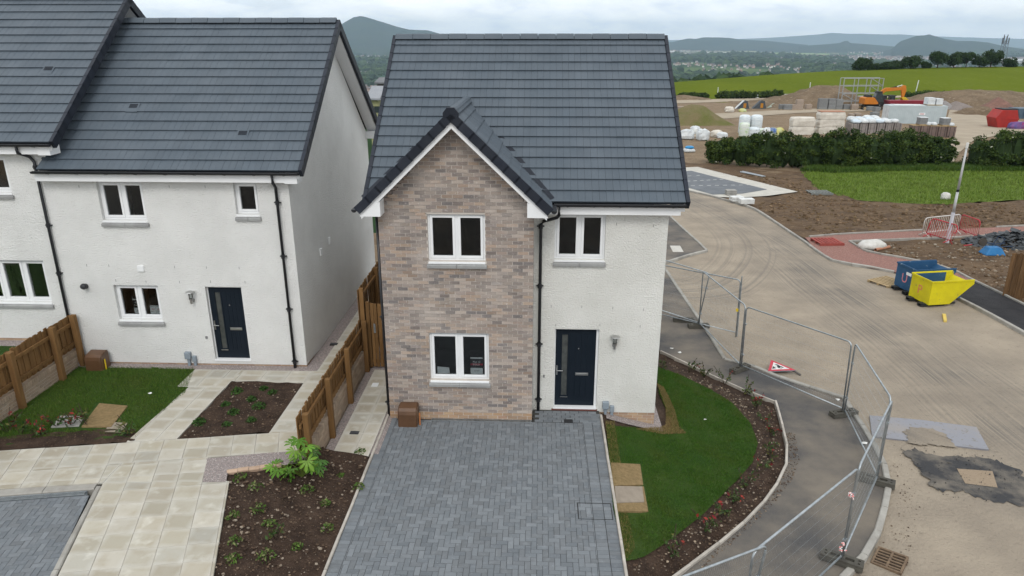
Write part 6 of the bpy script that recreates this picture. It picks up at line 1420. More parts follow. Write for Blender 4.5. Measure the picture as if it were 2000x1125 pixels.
for i, (x, yb, w_, h, m_) in enumerate(((1410, 192, 6, 6, SHEET), (1438, 192, 6, 6, ROLL), (1446, 192, 7, 11, ROLL), (1453, 192, 7, 11, ROLL), (1460, 192, 7, 11, ROLL), (1472, 191, 6, 5, BG), (1477, 192, 6, 7, ROLL), (1530, 190, 9, 6, SHEET), (1539, 190, 8, 6, SHEET), (1549, 188, 6, 5, SHEET))):
    p = site(x, yb); s = mpx(p); pack('far wrapped pack along the field edge, number %d from the left' % (i + 1) if False else ['pale pack at the left of the field-edge row', 'small grey wrapped pack before the tall ones', 'tall wrapped pack, first of three by the field', 'tall wrapped pack, middle of three by the field', 'tall wrapped pack, last of three by the field', 'very low grey pack by the field hedge', 'small wrapped pack right of the tall three', 'white pack at the foot of the spoil heap, left', 'white pack at the foot of the spoil heap, middle', 'white pack at the foot of the spoil heap, right'][i], p, w_ * s, 1.2, h * s, m_, 2, 0, band=False, cat='wrapped pack', name='wrapped_pack')
# ---- tipper buckets, timber pile
for i, (x, lab) in enumerate(((1450, 'dark wedge-shaped skip with a pale top beyond the weedy heap'), (1483, 'dark wedge-shaped skip with an orange inside, the right one'))):
    p = site(x, 212); s = mpx(p); w_ = 26 * s; h = 15 * s; T = thing('wedge_skip', lab, 'skip', tuple(p)); m_ = M('dark_grey_steel', (.05, .06, .07), (.08, .09, .10), scale=3, rough=.6)
    for yy in (-.6, .55): MB().prism([(p.x - w_ * .55, p.z), (p.x + w_ * .45, p.z), (p.x + w_ * .28, p.z + h), (p.x + w_ * .02, p.z + h)], 'y', p.y + yy, p.y + yy + .06).build('side_plate', m_, T)
    MB().hexa([(p.x - w_ * .55, p.y - .54, p.z), (p.x - w_ * .45, p.y - .54, p.z), (p.x - w_ * .45, p.y + .54, p.z), (p.x - w_ * .55, p.y + .54, p.z), (p.x + w_ * .0, p.y - .54, p.z + h), (p.x + w_ * .08, p.y - .54, p.z + h), (p.x + w_ * .08, p.y + .54, p.z + h), (p.x, p.y + .54, p.z + h)]).build('chute_plate', m_ if i else SHEET, T)
    MB().box((p.x - w_ * .0, p.y - .605, p.z + h * .12), (p.x + w_ * .2, p.y - .601, p.z + h * .7)).build('inner_plate', M('orange_steel', (.45, .20, .03), (.35, .16, .03), scale=3), T)
for i in range(6):
    a, b = site(1498 + i * 2, 212 - i * .6), site(1530 - i, 206 - i * .3); tag(MB().tube([a + Vector((0, 0, .15 + i * .1)), b + Vector((0, 0, .15 + i * .1))], .11, 5).build('timber_length', M('pale_green_timber', (.36, .40, .34), (.28, .30, .24), scale=2)), 'pale long timber beside the wedge skips, %s in the pile' % ('lowest', 'second lowest', 'third up', 'fourth up', 'second from the top', 'topmost')[i], 'timber', 'timbers in the pale pile')
for i, (x, yb, lab) in enumerate(((1424, 219, 'cream bundle left of the wedge skips'), (1450, 219, 'yellow-green crate of fittings before the wedge skips'))):
    p = site(x, yb); s = mpx(p); sack('bundle', lab, 'bundle', p, (18, 14)[i] * s, 1.1, (11, 7)[i] * s, CREAM if i == 0 else M('yellow_roll', (.55, .50, .15), (.4, .5, .35), scale=1.2), 0, seed=90 + i)
# ---- scaffold frame
SC = M('scaffold_galv', (.36, .38, .39), (.30, .31, .32), scale=4, rough=.5, metal=.5)
a, b = site(1641, 213), site(1717, 212); s = mpx((a + b) / 2); hh = 57 * s; T = thing('scaffold', 'open grey scaffold frame in front of the spoil heap', 'scaffold', tuple(a)); dpt = Vector((.3, 2.6, 0)); zt = a.z
cols = [a.lerp(b, t) for t in (0, .36, .68, 1)]
for c in cols:
    for o_ in (Vector((0, 0, 0)), dpt): MB().tube([c + o_, c + o_ + Vector((0, 0, hh))], .09, 6).build('standard', SC, T)
for k in range(1, 5):
    for o_ in (Vector((0, 0, 0)), dpt): MB().tube([cols[0] + o_ + Vector((0, 0, hh * k / 4)), cols[-1] + o_ + Vector((0, 0, hh * k / 4))], .075, 6).build('ledger', SC, T)
for i, j, k in ((0, 1, 1), (2, 3, 2), (2, 3, 3)): MB().tube([cols[i] + Vector((0, -.1, hh * (k + 1) / 4)), cols[j] + Vector((0, -.1, hh * k / 4))], .07, 6).build('brace', SC, T)
fr0, fr1 = site(1641, 206), site(1685, 206)
for k in range(4): tag(MB().box((fr0.x, fr0.y - 3.5, fr0.z + 1.2 + k * .28), (fr1.x, fr1.y - 2.2, fr0.z + 1.2 + k * .28 + .12)).build('scaffold_board_stack', (SC, SHEET, INK, SC)[k]), ('lowest', 'pale', 'dark', 'topmost')[k] + ' layer of the scaffold boards stacked before the frame', 'board')
# ---- excavator
OR = M('digger_orange', (.52, .175, .02), (.44, .15, .02), scale=2, rough=.45); DK = M('digger_black', (.018, .018, .02), (.03, .03, .03), scale=3, rough=.6); CABG = M('cab_glass', (.02, .03, .035), (.04, .05, .055), scale=2, rough=.12, spec=.6)
p = site(1705, 214); s = mpx(p); T = thing('excavator', 'orange tracked excavator with its boom raised to the right', 'excavator', tuple(p)); E_ = lambda x, y, dy=0.: Vector((p.x + (x - 1705) * s, p.y + dy, p.z + (214 - y) * s))
def eprism(nm, pts, y0, y1, mat): 
    q_ = [(E_(x, y).x, E_(x, y).z) for x, y in pts]; return MB().prism(q_, 'y', p.y + y0, p.y + y1).build(nm, mat, T, bevel=.04)
for yy in (-1.4, .8):
    t_ = eprism('track', [(1678, 214), (1682, 207), (1712, 206), (1718, 210), (1714, 214)], yy, yy + .55, DK)
    for k in range(5): MB().lathe([(.28, -.05), (.28, .05)], E_(1683 + k * 7, 210.5, yy - .03), 10, M=Matrix.Rotation(R(90), 3, 'X')).build('track_wheel', PW_, T)
eprism('undercarriage', [(1684, 207), (1712, 207), (1710, 203), (1688, 203)], -.8, .8, DK)
eprism('counterweight', [(1681, 203), (1681, 192), (1684, 190), (1699, 190.5), (1708, 201), (1706, 203)], -1.3, 1.3, OR)
eprism('engine_deck', [(1686, 190), (1687, 186), (1695, 186), (1697, 190)], -.9, .9, DK)
eprism('cab', [(1702, 203), (1700, 190), (1703, 181), (1712, 180), (1716, 190), (1715, 203)], -1.25, -.05, CABG); eprism('cab_roof', [(1701, 181), (1703, 179), (1713, 179), (1713, 181)], -1.3, 0., DK); eprism('cab_base', [(1703, 203.5), (1703, 198), (1718, 198), (1718, 203.5)], -1.27, 1.2, DK)
eprism('boom', [(1706, 196), (1716, 178), (1723, 173), (1753, 172), (1757, 174), (1755, 177), (1724, 180), (1719, 184), (1711, 196)], .0, .45, OR)
eprism('dipper_arm', [(1752, 171), (1757, 168), (1761, 169), (1763, 178), (1760, 192), (1757, 192), (1754, 180)], .02, .43, OR)
MB().tube([E_(1728, 175, .22), E_(1744, 171, .22)], .14, 8).build('ram', DK, T); MB().tube([E_(1744, 171, .22), E_(1754, 168, .22)], .08, 8).build('ram_rod', STEEL, T); MB().tube([E_(1714, 190, .5), E_(1722, 179, .5)], .13, 8).build('ram', DK, T)
eprism('bucket', [(1755, 191), (1762, 190), (1770, 196), (1769, 199), (1760, 198), (1757, 194)], -.3, .8, M('bucket_yellow', (.55, .40, .02), (.4, .3, .04), scale=3))
# small site dumpers behind the container
for i, (x, lab) in enumerate(((1722, 'small yellow dumper with black roll frame, the left one'), (1738, 'small yellow dumper with black cab frame, the right one'))):
    q = site(x, 208); s2 = mpx(q); T = thing('site_dumper', lab, 'dumper', tuple(q)); X_ = lambda dx, dz, dy=0.: (q.x + dx * s2, q.y + dy, q.z + dz * s2)
    MB().box(X_(-6, 3, -.8), X_(6, 8, .8)).build('body', M('dumper_yellow', (.60, .42, .01), (.5, .36, .02), scale=3), T, bevel=.06); MB().box(X_(-4, 8, -.7), X_(5, 20, .7)).build('cab', CABG if i else DK, T, bevel=.1); MB().box(X_(-5, 20, -.75), X_(6, 21.5, .75)).build('canopy', DK, T)
    for dx in (-4, 4):
        for dy in (-.75, .75): MB().lathe([(.35, -.15), (.4, -.1), (.4, .1), (.35, .15)], X_(dx, 3, dy), 12, M=Matrix.Rotation(R(90), 3, 'X')).build('wheel', DK, T)
# ---- white container
a, b = site(1733, 241), site(1845, 242); s = mpx(a); d = b - a; d.z = 0; ln = d.length; u = d.normalized(); n_ = Vector((-u.y, u.x, 0)); hc = 2.6; CN = M('container_white', (.46, .52, .54), (.40, .46, .48), scale=1, rough=.5)
T = thing('storage_container', 'long pale grey-white storage container behind the brick packs', 'container', tuple(a)); A3 = a.copy()
def obx(s0, s1, t0, t1, z0, z1): return MB().hexa([A3 + u * x + n_ * y + Vector((0, 0, z)) for z in (z0, z1) for x, y in ((s0, t0), (s1, t0), (s1, t1), (s0, t1))])
obx(0, ln, 0, 2.44, -.6, hc).build('body', CN, T); 
k = 0
while k * .28 < ln - .2: obx(.1 + k * .28, .1 + k * .28 + .13, -.03, -.001, .18, hc - .18).build('corrugation', CN, T); k += 1
obx(0, ln, -.04, 0, hc - .17, hc + .02).build('top_rail', CN, T); obx(0, ln, -.04, 0, 0, .16).build('bottom_rail', CN, T)
obx(-.06, -.001, .05, 1.2, .1, hc - .1).build('end_door', SHEET, T); obx(-.06, -.001, 1.24, 2.4, .1, hc - .1).build('end_door', SHEET, T)
obx(ln * .52, ln * .63, -.05, -.032, 1.25, 1.6).build('sign_plate', PAPER, T); obx(ln * .54, ln * .61, -.053, -.0505, 1.37, 1.48).build('red_print', REDT, T)
obx(ln * .1, ln * .62, .2, 2.2, hc + .005, hc + .06).build('roof_litter', SHEET, T)
for i, (t0, t1) in enumerate(((.66, .80), (.80, .93))): c = A3 + u * (ln * (t0 + t1) / 2) + n_ * 1.2 + Vector((0, 0, hc + .03)); pack(('left', 'right')[i] + ' white wrapped bundle on the container roof', c, ln * (t1 - t0) * .95, 1.5, 1.1 - .12 * i, SHEET, 2, math.atan2(u.y, u.x) + .05 * i, band=False, cat='wrapped bundle', name='wrapped_bundle')
c0, c1 = site(1744, 217), site(1806, 215); tag(MB().box((c0.x, c0.y + 2, c0.z), (c1.x, c0.y + 4.4, c0.z + 1.75)).build('red_container', M('dark_red_steel', (.22, .02, .035), (.17, .02, .03), scale=1, rough=.6)), 'low dark red container showing behind the white container', 'container')
# ---- red and blue skips at the right edge
p = site(1968, 250); s = mpx(p); T = thing('red_skip', 'big red waste skip at the right edge beyond the hedge', 'skip', tuple(p)); RS = M('red_skip_paint', (.36, .03, .025), (.28, .03, .025), scale=1.5, rough=.5)
MB().prism([(p.x - 19 * s, p.z), (p.x + 14 * s, p.z), (p.x + 18 * s, p.z + 17 * s), (p.x + 12 * s, p.z + 34 * s), (p.x - 16 * s, p.z + 34 * s), (p.x - 26 * s, p.z + 19 * s)], 'y', p.y, p.y + 2.4).build('body', RS, T, bevel=.05)
MB().prism([(p.x - 26 * s, p.z + 18 * s), (p.x + 18 * s, p.z + 16 * s), (p.x + 18 * s, p.z + 18 * s), (p.x - 26 * s, p.z + 20 * s)], 'y', p.y - .05, p.y - .002).build('rib', RS, T); MB().box((p.x - 14 * s, p.y + .1, p.z + 34 * s), (p.x + 12 * s, p.y + 2.2, p.z + 36 * s)).build('load', DK, T)
q = site(2010, 246); T = thing('blue_skip', 'dark blue waste skip behind the red one at the right edge', 'skip', tuple(q)); MB().prism([(q.x - 22 * s, q.z + 1), (q.x + 60 * s, q.z + 1), (q.x + 60 * s, q.z + 34 * s), (q.x - 28 * s, q.z + 34 * s)], 'y', q.y, q.y + 2.4).build('body', M('blue_grey_skip', (.05, .085, .12), (.07, .11, .15), scale=1.5, rough=.5), T)
for k in range(5): MB().box((q.x - 16 * s + k * 14 * s, q.y - .1, q.z + 1), (q.x - 13 * s + k * 14 * s, q.y - .002, q.z + 33 * s)).build('rib', M('blue_grey_skip', (.05, .085, .12)), T)
for i, (x, m_) in enumerate(((1982, M('purple_bag', (.10, .08, .22), (.2, .08, .2), scale=2)), (1996, M('purple_bag2', (.30, .03, .12), (.1, .08, .2), scale=2)))): sack('rubbish_bag', ('purple', 'dark red')[i] + ' rubbish bag heaped at the foot of the skips', 'bag', site(x, 252), 1.8, 1.2, 1., m_, 0, seed=110 + i)
# thin white marker poles along the field edge
for i, (x, y0_, y1_) in enumerate(((1401, 191, 171), (1579, 192, 162), (1786, 190, 158))):
    p = site(x, y0_); s = mpx(p); tag(MB().tube([p, p + Vector((.3 if i == 2 else 0, 0, (y0_ - y1_) * s))], .10, 6).build('marker_pole', SHEET), ('left', 'middle', 'right')[i] + ' thin white marker pole at the field edge', 'pole')
p0, p1 = site(1700, 203), site(1790, 203)
# ================================================================== PLANTS
def leaf_mat(name, cols, rough=.55, rnd=.25, c2=None, scale=1.):
    m = M(name, None, c2, cols=cols, rough=rough, rnd=rnd, spec=.12, scale=scale, lo=.48, hi=.78); b = m.node_tree.nodes['Principled BSDF']; return m
HEDGE = leaf_mat('hedge_leaves', [(.026, .052, .011), (.036, .066, .013), (.048, .078, .015), (.030, .056, .014), (.062, .088, .018), (.020, .040, .010)], rnd=.35, c2=(.085, .115, .022), scale=.45)
TREEL = leaf_mat('tree_leaves', [(.022, .046, .014), (.03, .058, .016), (.038, .066, .018), (.026, .05, .018)])
CORE = M('foliage_shadow', (.018, .034, .010), (.026, .045, .014), scale=2, rough=.95)  # filler blobs inside the foliage, shade between leaves put into their dark green
BARK = M('bark', (.07, .05, .035), (.045, .033, .024), scale=6, rough=.95, bump=.6, bscale=12)
def leaf(mb, p, s, rn, up=.3, mi=0):
    a = Vector((rn.gauss(0, 1), rn.gauss(0, 1), rn.gauss(0, 1))); a.normalize(); t = Vector((rn.gauss(0, 1), rn.gauss(0, 1), rn.gauss(0, 1) * .7))
    t = (t - a * t.dot(a)); t.normalize(); b_ = a.cross(t); n = a
    o = len(mb.v); mb.v += [tuple(p - t * s), tuple(p + b_ * s * .5 + n * s * .12), tuple(p + t * s), tuple(p - b_ * s * .5 + n * s * .12)]
    mb.f += [(o, o + 1, o + 2), (o, o + 2, o + 3)]; mb.m += [mi, mi]
def lumpy(mb, c, r, rn, n=8, rows=5, mi=0, amp=.2):
    vs = []
    for i in range(rows + 1):
        th = math.pi * i / rows
        for k in range(n):
            a = 6.2832 * k / n; j = 1 + rn.uniform(-amp, amp); vs.append((c[0] + r[0] * j * math.sin(th) * math.cos(a), c[1] + r[1] * j * math.sin(th) * math.sin(a), c[2] + r[2] * j * math.cos(th)))
    mb.add(vs, [(i * n + k, i * n + (k + 1) % n, (i + 1) * n + (k + 1) % n, (i + 1) * n + k) for i in range(rows) for k in range(n)], mi)
def hedge(label, pts, tops, width, nleaf, size, seed, white=0):
    """hedge along a base line (world points) with heights tops; leaf faces over clumps round a dark core"""
    rn = random.Random(seed); T = thing('hedge', label, 'hedge', tuple(pts[0])); P = [Vector(p) for p in pts]; seg = [(b - a).length for a, b in zip(P, P[1:])]; tot = sum(seg)
    def at(s):
        for i, l_ in enumerate(seg):
            if s <= l_ or i == len(seg) - 1: t = s / l_; return P[i].lerp(P[i + 1], t), tops[i] + (tops[i + 1] - tops[i]) * t, (P[i + 1] - P[i]).normalized()
            s -= l_
    core = MB(); fol = MB(); wh = MB(); st = MB()
    clumps = []
    nC = int(tot / .55)
    for k in range(nC):
        s = (k + rn.random()) / nC * tot; p, h, d = at(s); nrm_ = Vector((-d.y, d.x, 0))
        edge = min(1, (s + .4) / 1.6, (tot - s + .4) / 1.6); h *= (.72 + .28 * edge) * (1 + .13 * math.sin(s * 1.7 + seed) * math.sin(s * .53 + 1) + rn.uniform(-.05, .05))
        for _ in range(9):
            zf = rn.random() ** .7; s3 = min(max(s + rn.uniform(-.5, .5), 0), tot); p3, h3, d = at(s3); o_ = rn.uniform(-.5, .5) * width * (1 if zf < .75 else .7); c = p3 + nrm_ * o_ + Vector((0, 0, h * (.06 + .9 * zf) * rn.uniform(.93, 1.04))); r = rn.uniform(.16, .62) * width * .36
            clumps.append((c, r)); 
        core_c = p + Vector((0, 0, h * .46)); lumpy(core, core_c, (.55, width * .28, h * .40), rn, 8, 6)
        if k % 3 == 0: st.tube([p + nrm_ * rn.uniform(-.3, .3), p + nrm_ * rn.uniform(-.4, .4) + Vector((0, 0, h * .6))], .04, 5)
    per = nleaf // len(clumps)
    for c, r in clumps:
        for k in range(per):
            v = Vector((rn.gauss(0, 1), rn.gauss(0, 1), rn.gauss(0, 1))).normalized(); rr = r * (.55 + .6 * rn.random()) * (1.45 if rn.random() < .12 else 1); q = c + Vector((v.x * rr, v.y * rr, v.z * rr * .8))
            if q.z < p.z - 4: continue
            leaf(fol, q, size * rn.uniform(.6, 1.3), rn)
    for k in range(white):
        c, r = rn.choice(clumps); v = Vector((rn.uniform(-.5, .5), -1, rn.uniform(-.3, .7))).normalized(); q = c + v * r * 1.1
        for j in range(4): wh.cbox(q + Vector((rn.uniform(-.07, .07), 0, rn.uniform(-.05, .05))), (.07, .05, .04), rn.uniform(0, 3))
    core.build('shade_core', CORE, T); fol.build('foliage', HEDGE, T, kind='stuff'); st.build('stems', BARK, T)
    if wh.v: wh.build('blossom', M('white_blossom', (.62, .62, .52), (.5, .5, .4), scale=8), T)
    return T
def bpts(l_): return [hit(x, y) for x, y in l_]
b_ = bpts([(1388, 317), (1450, 323), (1530, 327), (1620, 329), (1720, 328), (1800, 326), (1852, 324)])
tops = []
for p, (x, yt) in zip(b_, ((1388, 266), (1450, 260), (1530, 260), (1620, 256), (1720, 256), (1800, 259), (1852, 266))): tops.append(.97 * max(1.2, atY(x, yt, p.y + .4).z - p.z))
hedge('long dark green hedge between the bare soil and the building site', b_, tops, 2.3, 60000, .10, 1, 18)
b_ = bpts([(1888, 328), (1940, 330), (2010, 331), (2110, 331)]); tops = []
for p, (x, yt) in zip(b_, ((1888, 262), (1930, 252), (2010, 262), (2110, 262))): tops.append(.97 * max(1.2, atY(x, yt, p.y + .4).z - p.z))
hedge('separate dark green hedge clump at the right edge past the gap', b_, tops, 2.6, 30000, .10, 2, 12)
for i, (pl, h, lab) in enumerate(([[(1322, 190), (1350, 190), (1383, 191)], 1.1, 'low far hedge at the left of the field edge'], [[(1400, 192), (1430, 193), (1480, 192), (1528, 190)], 1.9, 'far hedge along the field edge behind the wrapped packs'], [[(1768, 192), (1800, 192), (1860, 190)], 1.6, 'far hedge along the field edge right of the digger'])):
    bp = bpts(pl); hedge(lab, bp, [h * (1 if k % 2 else .75) for k in range(len(bp))], 2.2, 5000, .22, 30 + i)
def tree(label, p, w_, h, seed, nleaf=2600, size=.33):
    rn = random.Random(seed); T = thing('tree', label, 'tree', tuple(p), 'trees on the crest of the field'); tr = MB().tube([p - Vector((0, 0, .3)), p + Vector((0, 0, h * .45))], w_ * .035, 7, r2=w_ * .02); fol = MB(); core = MB()
    for k in range(11):
        a = rn.uniform(0, 6.28); r = w_ * .34 * math.sqrt(rn.random()); z = h * rn.uniform(.34, .82); c = p + Vector((math.cos(a) * r, math.sin(a) * r, z)); rr = w_ * rn.uniform(.15, .24)
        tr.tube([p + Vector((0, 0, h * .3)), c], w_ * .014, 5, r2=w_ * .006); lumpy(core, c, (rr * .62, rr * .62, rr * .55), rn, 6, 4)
        for j in range(nleaf // 11):
            v = Vector((rn.gauss(0, 1), rn.gauss(0, 1), rn.gauss(0, 1))).normalized(); leaf(fol, c + v * rr * rn.uniform(.7, 1.12), size * rn.uniform(.6, 1.3), rn)
    tr.build('trunk', BARK, T); cr = fol.build('crown', TREEL, T); core.build('shade_core', CORE, cr)
CR = [(1683, 140, 34, 19, 'round dark tree at the left end of the crest row'), (1706, 139, 22, 10, 'low bush right of the first crest tree'), (1728, 139, 24, 11, 'low bush in the left half of the crest row'), (1752, 138, 30, 13, 'middle bush in the left half of the crest row'), (1778, 137, 36, 20, 'larger bush before the gap in the crest row'), (1808, 135, 16, 11, 'small bush in the gap of the crest row'), (1830, 135, 34, 28, 'first tall tree in the right half of the crest row'), (1862, 134, 32, 27, 'second tall tree in the right half of the crest row'), (1886, 133, 24, 29, 'tallest narrow tree on the crest'), (1912, 134, 30, 22, 'broad tree right of the tallest one'), (1934, 133, 34, 30, 'broad dark tree before the mast'), (1970, 132, 26, 14, 'low bush just right of the mast'), (2015, 132, 30, 16, 'bush at the right edge of the crest')]
for i, (x, y, w_, h, lab) in enumerate(CR):
    az = ray(x, y); t = 296 / az.y; X_, Y_ = az.x * t, 296.; p = Vector((X_, Y_, base(X_, Y_) - .2)); s = mpx(p); tree(lab, p, w_ * s * 1.15, h * s * 1.1, 40 + i)
# dead-straight fence line of weeds under the trees is left to the field
# ---- lawns: blades
def blades(name, label, poly, n, h, cols, seed, g, wid=.004, excl=()):
    rn = random.Random(seed); xs_ = [p[0] for p in poly]; ys_ = [p[1] for p in poly]; v = []; f = []
    while len(f) < n:
        x, y = rn.uniform(min(xs_), max(xs_)), rn.uniform(min(ys_), max(ys_))
        if not pip(x, y, poly) or any(pip(x, y, e) for e in excl): continue
        z = g(x, y); a = rn.uniform(0, 6.283); hh = h * rn.uniform(.5, 1.2); lx, ly = rn.gauss(0, .45) * hh, rn.gauss(0, .45) * hh; o = len(v); w_ = wid * rn.uniform(.7, 1.4); ca, sa = math.cos(a) * w_, math.sin(a) * w_
        v += [(x - ca, y - sa, z), (x + ca, y + sa, z), (x + lx, y + ly, z + hh)]; f.append((o, o + 1, o + 2))
    mb = MB(); mb.v = v; mb.f = f; mb.m = [0] * len(f); o = mb.build(name, leaf_mat(name + '_blades_%d' % seed, cols, c2=(.085, .11, .02), scale=1.3), kind='stuff'); o['label'] = label; o['category'] = 'grass'; return o
GC = [(.036, .098, .009), (.045, .115, .011), (.032, .084, .009), (.055, .130, .014), (.064, .120, .02), (.042, .106, .010)]
EX = [pxs([(1190, 905), (1252, 908), (1268, 1006), (1200, 1006)])]
blades('grass', 'short green turf of the lawn beside the brick house', LAWN_R, 90000, .04, GC, 1, lambda x, y: G(x, y) + .03, excl=EX)
LAWN_L = [(-11.55, 12.45), (-8.4, 12.9), (-8.2, 14.69), (-8.58, 16.0), (-11.55, 16.0)]
EXL = [pxs(l_) for l_ in ([(190, 788), (252, 794), (222, 842), (150, 842)], [(118, 812), (168, 814), (158, 840), (96, 842)])]
blades('grass', 'short green turf of the lawn before the white house', LAWN_L, 42000, .045, [(r * 1.5, g * 1.18, b * 1.4) for r, g, b in GC] + [(.10, .13, .03)], 2, lambda x, y: G(x, y) + .028, excl=EXL)
blades('grass', 'strip of lawn beyond the fence at the left edge', [(-16, 13), (-11.8, 13), (-11.8, 15.9), (-16, 15.9)], 9000, .045, GC, 3, lambda x, y: G(x, y) + .02)
blades('grass', 'rough grass of the verge below the hedges', VERGE_POLY, 50000, .20, [(.115, .19, .024), (.14, .21, .03), (.10, .165, .02), (.16, .22, .04)], 4, lambda x, y: G(x, y) + .04, wid=.02)
wp = [tuple(p)[:2] for p in bpts([(1560, 336), (1640, 340), (1760, 336), (2090, 337), (2090, 325), (1760, 322), (1600, 324)])]
blades('tall_weeds', 'tall weeds along the foot of the hedges', wp, 26000, .38, [(.05, .10, .016), (.07, .125, .022), (.045, .085, .014)], 5, lambda x, y: G(x, y) + .08, wid=.03)
# dry tufts: straw-coloured edge of the right lawn by the drive and the gable
edge = pxs([(1182, 826), (1200, 826), (1225, 1000), (1240, 1075), (1220, 1098), (1203, 1004)])
blades('dry_grass', 'straw-coloured strip of turf along the drive edging', edge, 5000, .035, [(.26, .19, .085), (.20, .16, .06), (.15, .15, .04)], 6, lambda x, y: G(x, y) + .045)
edge2 = pxs([(1282, 752), (1296, 760), (1316, 800), (1326, 838), (1340, 850), (1296, 852), (1240, 842), (1300, 836), (1300, 800)])
blades('dry_grass', 'straw-coloured turf round the corner of the white wall', edge2, 7000, .04, [(.24, .17, .07), (.19, .15, .06), (.28, .20, .09)], 7, lambda x, y: G(x, y) + .045)
# ---- stones and clods on the soil
def stones(name, label, poly, n, smin, smax, cols, seed, g):
    rn = random.Random(seed); xs_ = [p[0] for p in poly]; ys_ = [p[1] for p in poly]; mb = MB(); k = 0
    while k < n:
        x, y = rn.uniform(min(xs_), max(xs_)), rn.uniform(min(ys_), max(ys_))
        if not pip(x, y, poly): continue
        s = smin + (smax - smin) * rn.random() ** 3; lumpy(mb, (x, y, g(x, y) + s * .2), (s, s * rn.uniform(.6, 1), s * .6), rn, 5, 3, amp=.25); k += 1
    o = mb.build(name, leaf_mat(name + '_%d' % seed, cols, rough=.95), kind='stuff'); o['label'] = label; o['category'] = 'stones'
SC_ = [(.16, .115, .08), (.22, .175, .135), (.11, .075, .052), (.075, .05, .036), (.06, .04, .03), (.09, .06, .043), (.26, .215, .17)]
BANK = [(-5.75, 11.35), (-4.85, 8.3), (-3.5, 8.3), (-3.5, 12.7), (-4.4, 12.75), (-4.7, 11.95)]
stones('soil_stones', 'stones and clods scattered over the soil bank beside the drive', BANK, 1300, .006, .036, SC_, 1, lambda x, y: G(x, y) + .015)
stones('soil_stones', 'stones scattered over the planted soil bed of the white house', [(-7.35, 12.8), (-5.65, 13.05), (-5.65, 15.25), (-7.3, 15.3)], 700, .006, .03, SC_, 2, lambda x, y: G(x, y) + .025)
bedr = pxs([(1300, 706), (1400, 750), (1470, 782), (1512, 800), (1530, 855), (1535, 905), (1500, 968), (1438, 1036), (1330, 1118), (1240, 1118), (1222, 1104), (1290, 1072), (1370, 1012), (1440, 942), (1472, 905), (1482, 868), (1466, 828), (1430, 790), (1330, 735)])
stones('soil_stones', 'pale stones and bark over the curved shrub bed', bedr, 2200, .006, .035, SC_ + [(.34, .27, .20)], 3, lambda x, y: G(x, y) + .008)
stones('soil_stones', 'soil crumbs spilled along the footway edging', pxs([(1530, 850), (1552, 850), (1560, 905), (1545, 945), (1515, 985), (1450, 1050), (1380, 1110), (1340, 1130), (1440, 1046), (1508, 974), (1542, 905)]), 900, .005, .022, SC_, 4, lambda x, y: G(x, y) + .075)
stones('soil_stones', 'loose stones along the dusty road near the kerb', pxs([(1740, 900), (1760, 950), (1745, 1010), (1720, 1075), (1770, 1110), (1800, 1000), (1790, 920)]), 160, .006, .022, SC_, 5, lambda x, y: G(x, y) + .01)
stones('soil_stones', 'black tarmac crumbs scattered round the patch', pxs([(1740, 865), (1800, 850), (1870, 880), (1960, 895), (2000, 930), (1930, 990), (1850, 975), (1780, 930)]), 260, .006, .02, [(.05, .05, .05), (.10, .09, .08)], 6, lambda x, y: G(x, y) + .03)
stones('soil_stones', 'clods on the brown soil beyond the road', pxs([(1400, 340), (1560, 350), (1600, 380), (1720, 402), (2000, 398), (2000, 440), (1800, 448), (1600, 458), (1500, 418), (1470, 402), (1560, 378)]), 2600, .03, .13, [(.16, .105, .062), (.11, .072, .042), (.20, .14, .09), (.13, .09, .05)], 7, lambda x, y: G(x, y) + .03)
stones('soil_stones', 'clods on the bare plot inside the chip path', pxs([(1680, 480), (1950, 468), (2000, 480), (2000, 590), (1860, 524), (1770, 504), (1700, 494)]), 1100, .02, .10, [(.16, .105, .062), (.11, .072, .042), (.22, .16, .11), (.28, .24, .19)], 8, lambda x, y: G(x, y) + .03)
# ---- shrubs
PH_R = leaf_mat('red_young_leaves', [(.20, .02, .025), (.13, .025, .025), (.27, .04, .03), (.10, .04, .03)]); PH_G = leaf_mat('dark_shrub_leaves', [(.035, .075, .02), (.05, .09, .025), (.06, .08, .03), (.10, .10, .03)])
def red_shrub(label, p, h, seed, red=.5):
    rn = random.Random(seed); T = thing('red_shrub', label, 'shrub', tuple(p), 'red-tipped shrubs in the beds'); st = MB(); fr_, gr_ = MB(), MB()
    for k in range(rn.randint(4, 7)):
        a = rn.uniform(0, 6.28); r = h * rn.uniform(.25, .75); top = p + Vector((math.cos(a) * r, math.sin(a) * r, h * rn.uniform(.5, 1.05))); st.tube([p, (p + top) / 2 + Vector((0, 0, h * .12)), top], .007, 4)
        isr = rn.random() < red * .75
        for j in range(9):
            t = .35 + .65 * j / 12; q = p.lerp(top, t) + Vector((rn.gauss(0, .03), rn.gauss(0, .03), rn.gauss(0, .02) + h * .06)); leaf(fr_ if isr and t > .6 else gr_, q, .044 * rn.uniform(.6, 1.3), rn)
    st.build('stems', BARK, T)
    if fr_.v: fr_.build('red_leaves', PH_R, T)
    if gr_.v: gr_.build('green_leaves', PH_G, T)
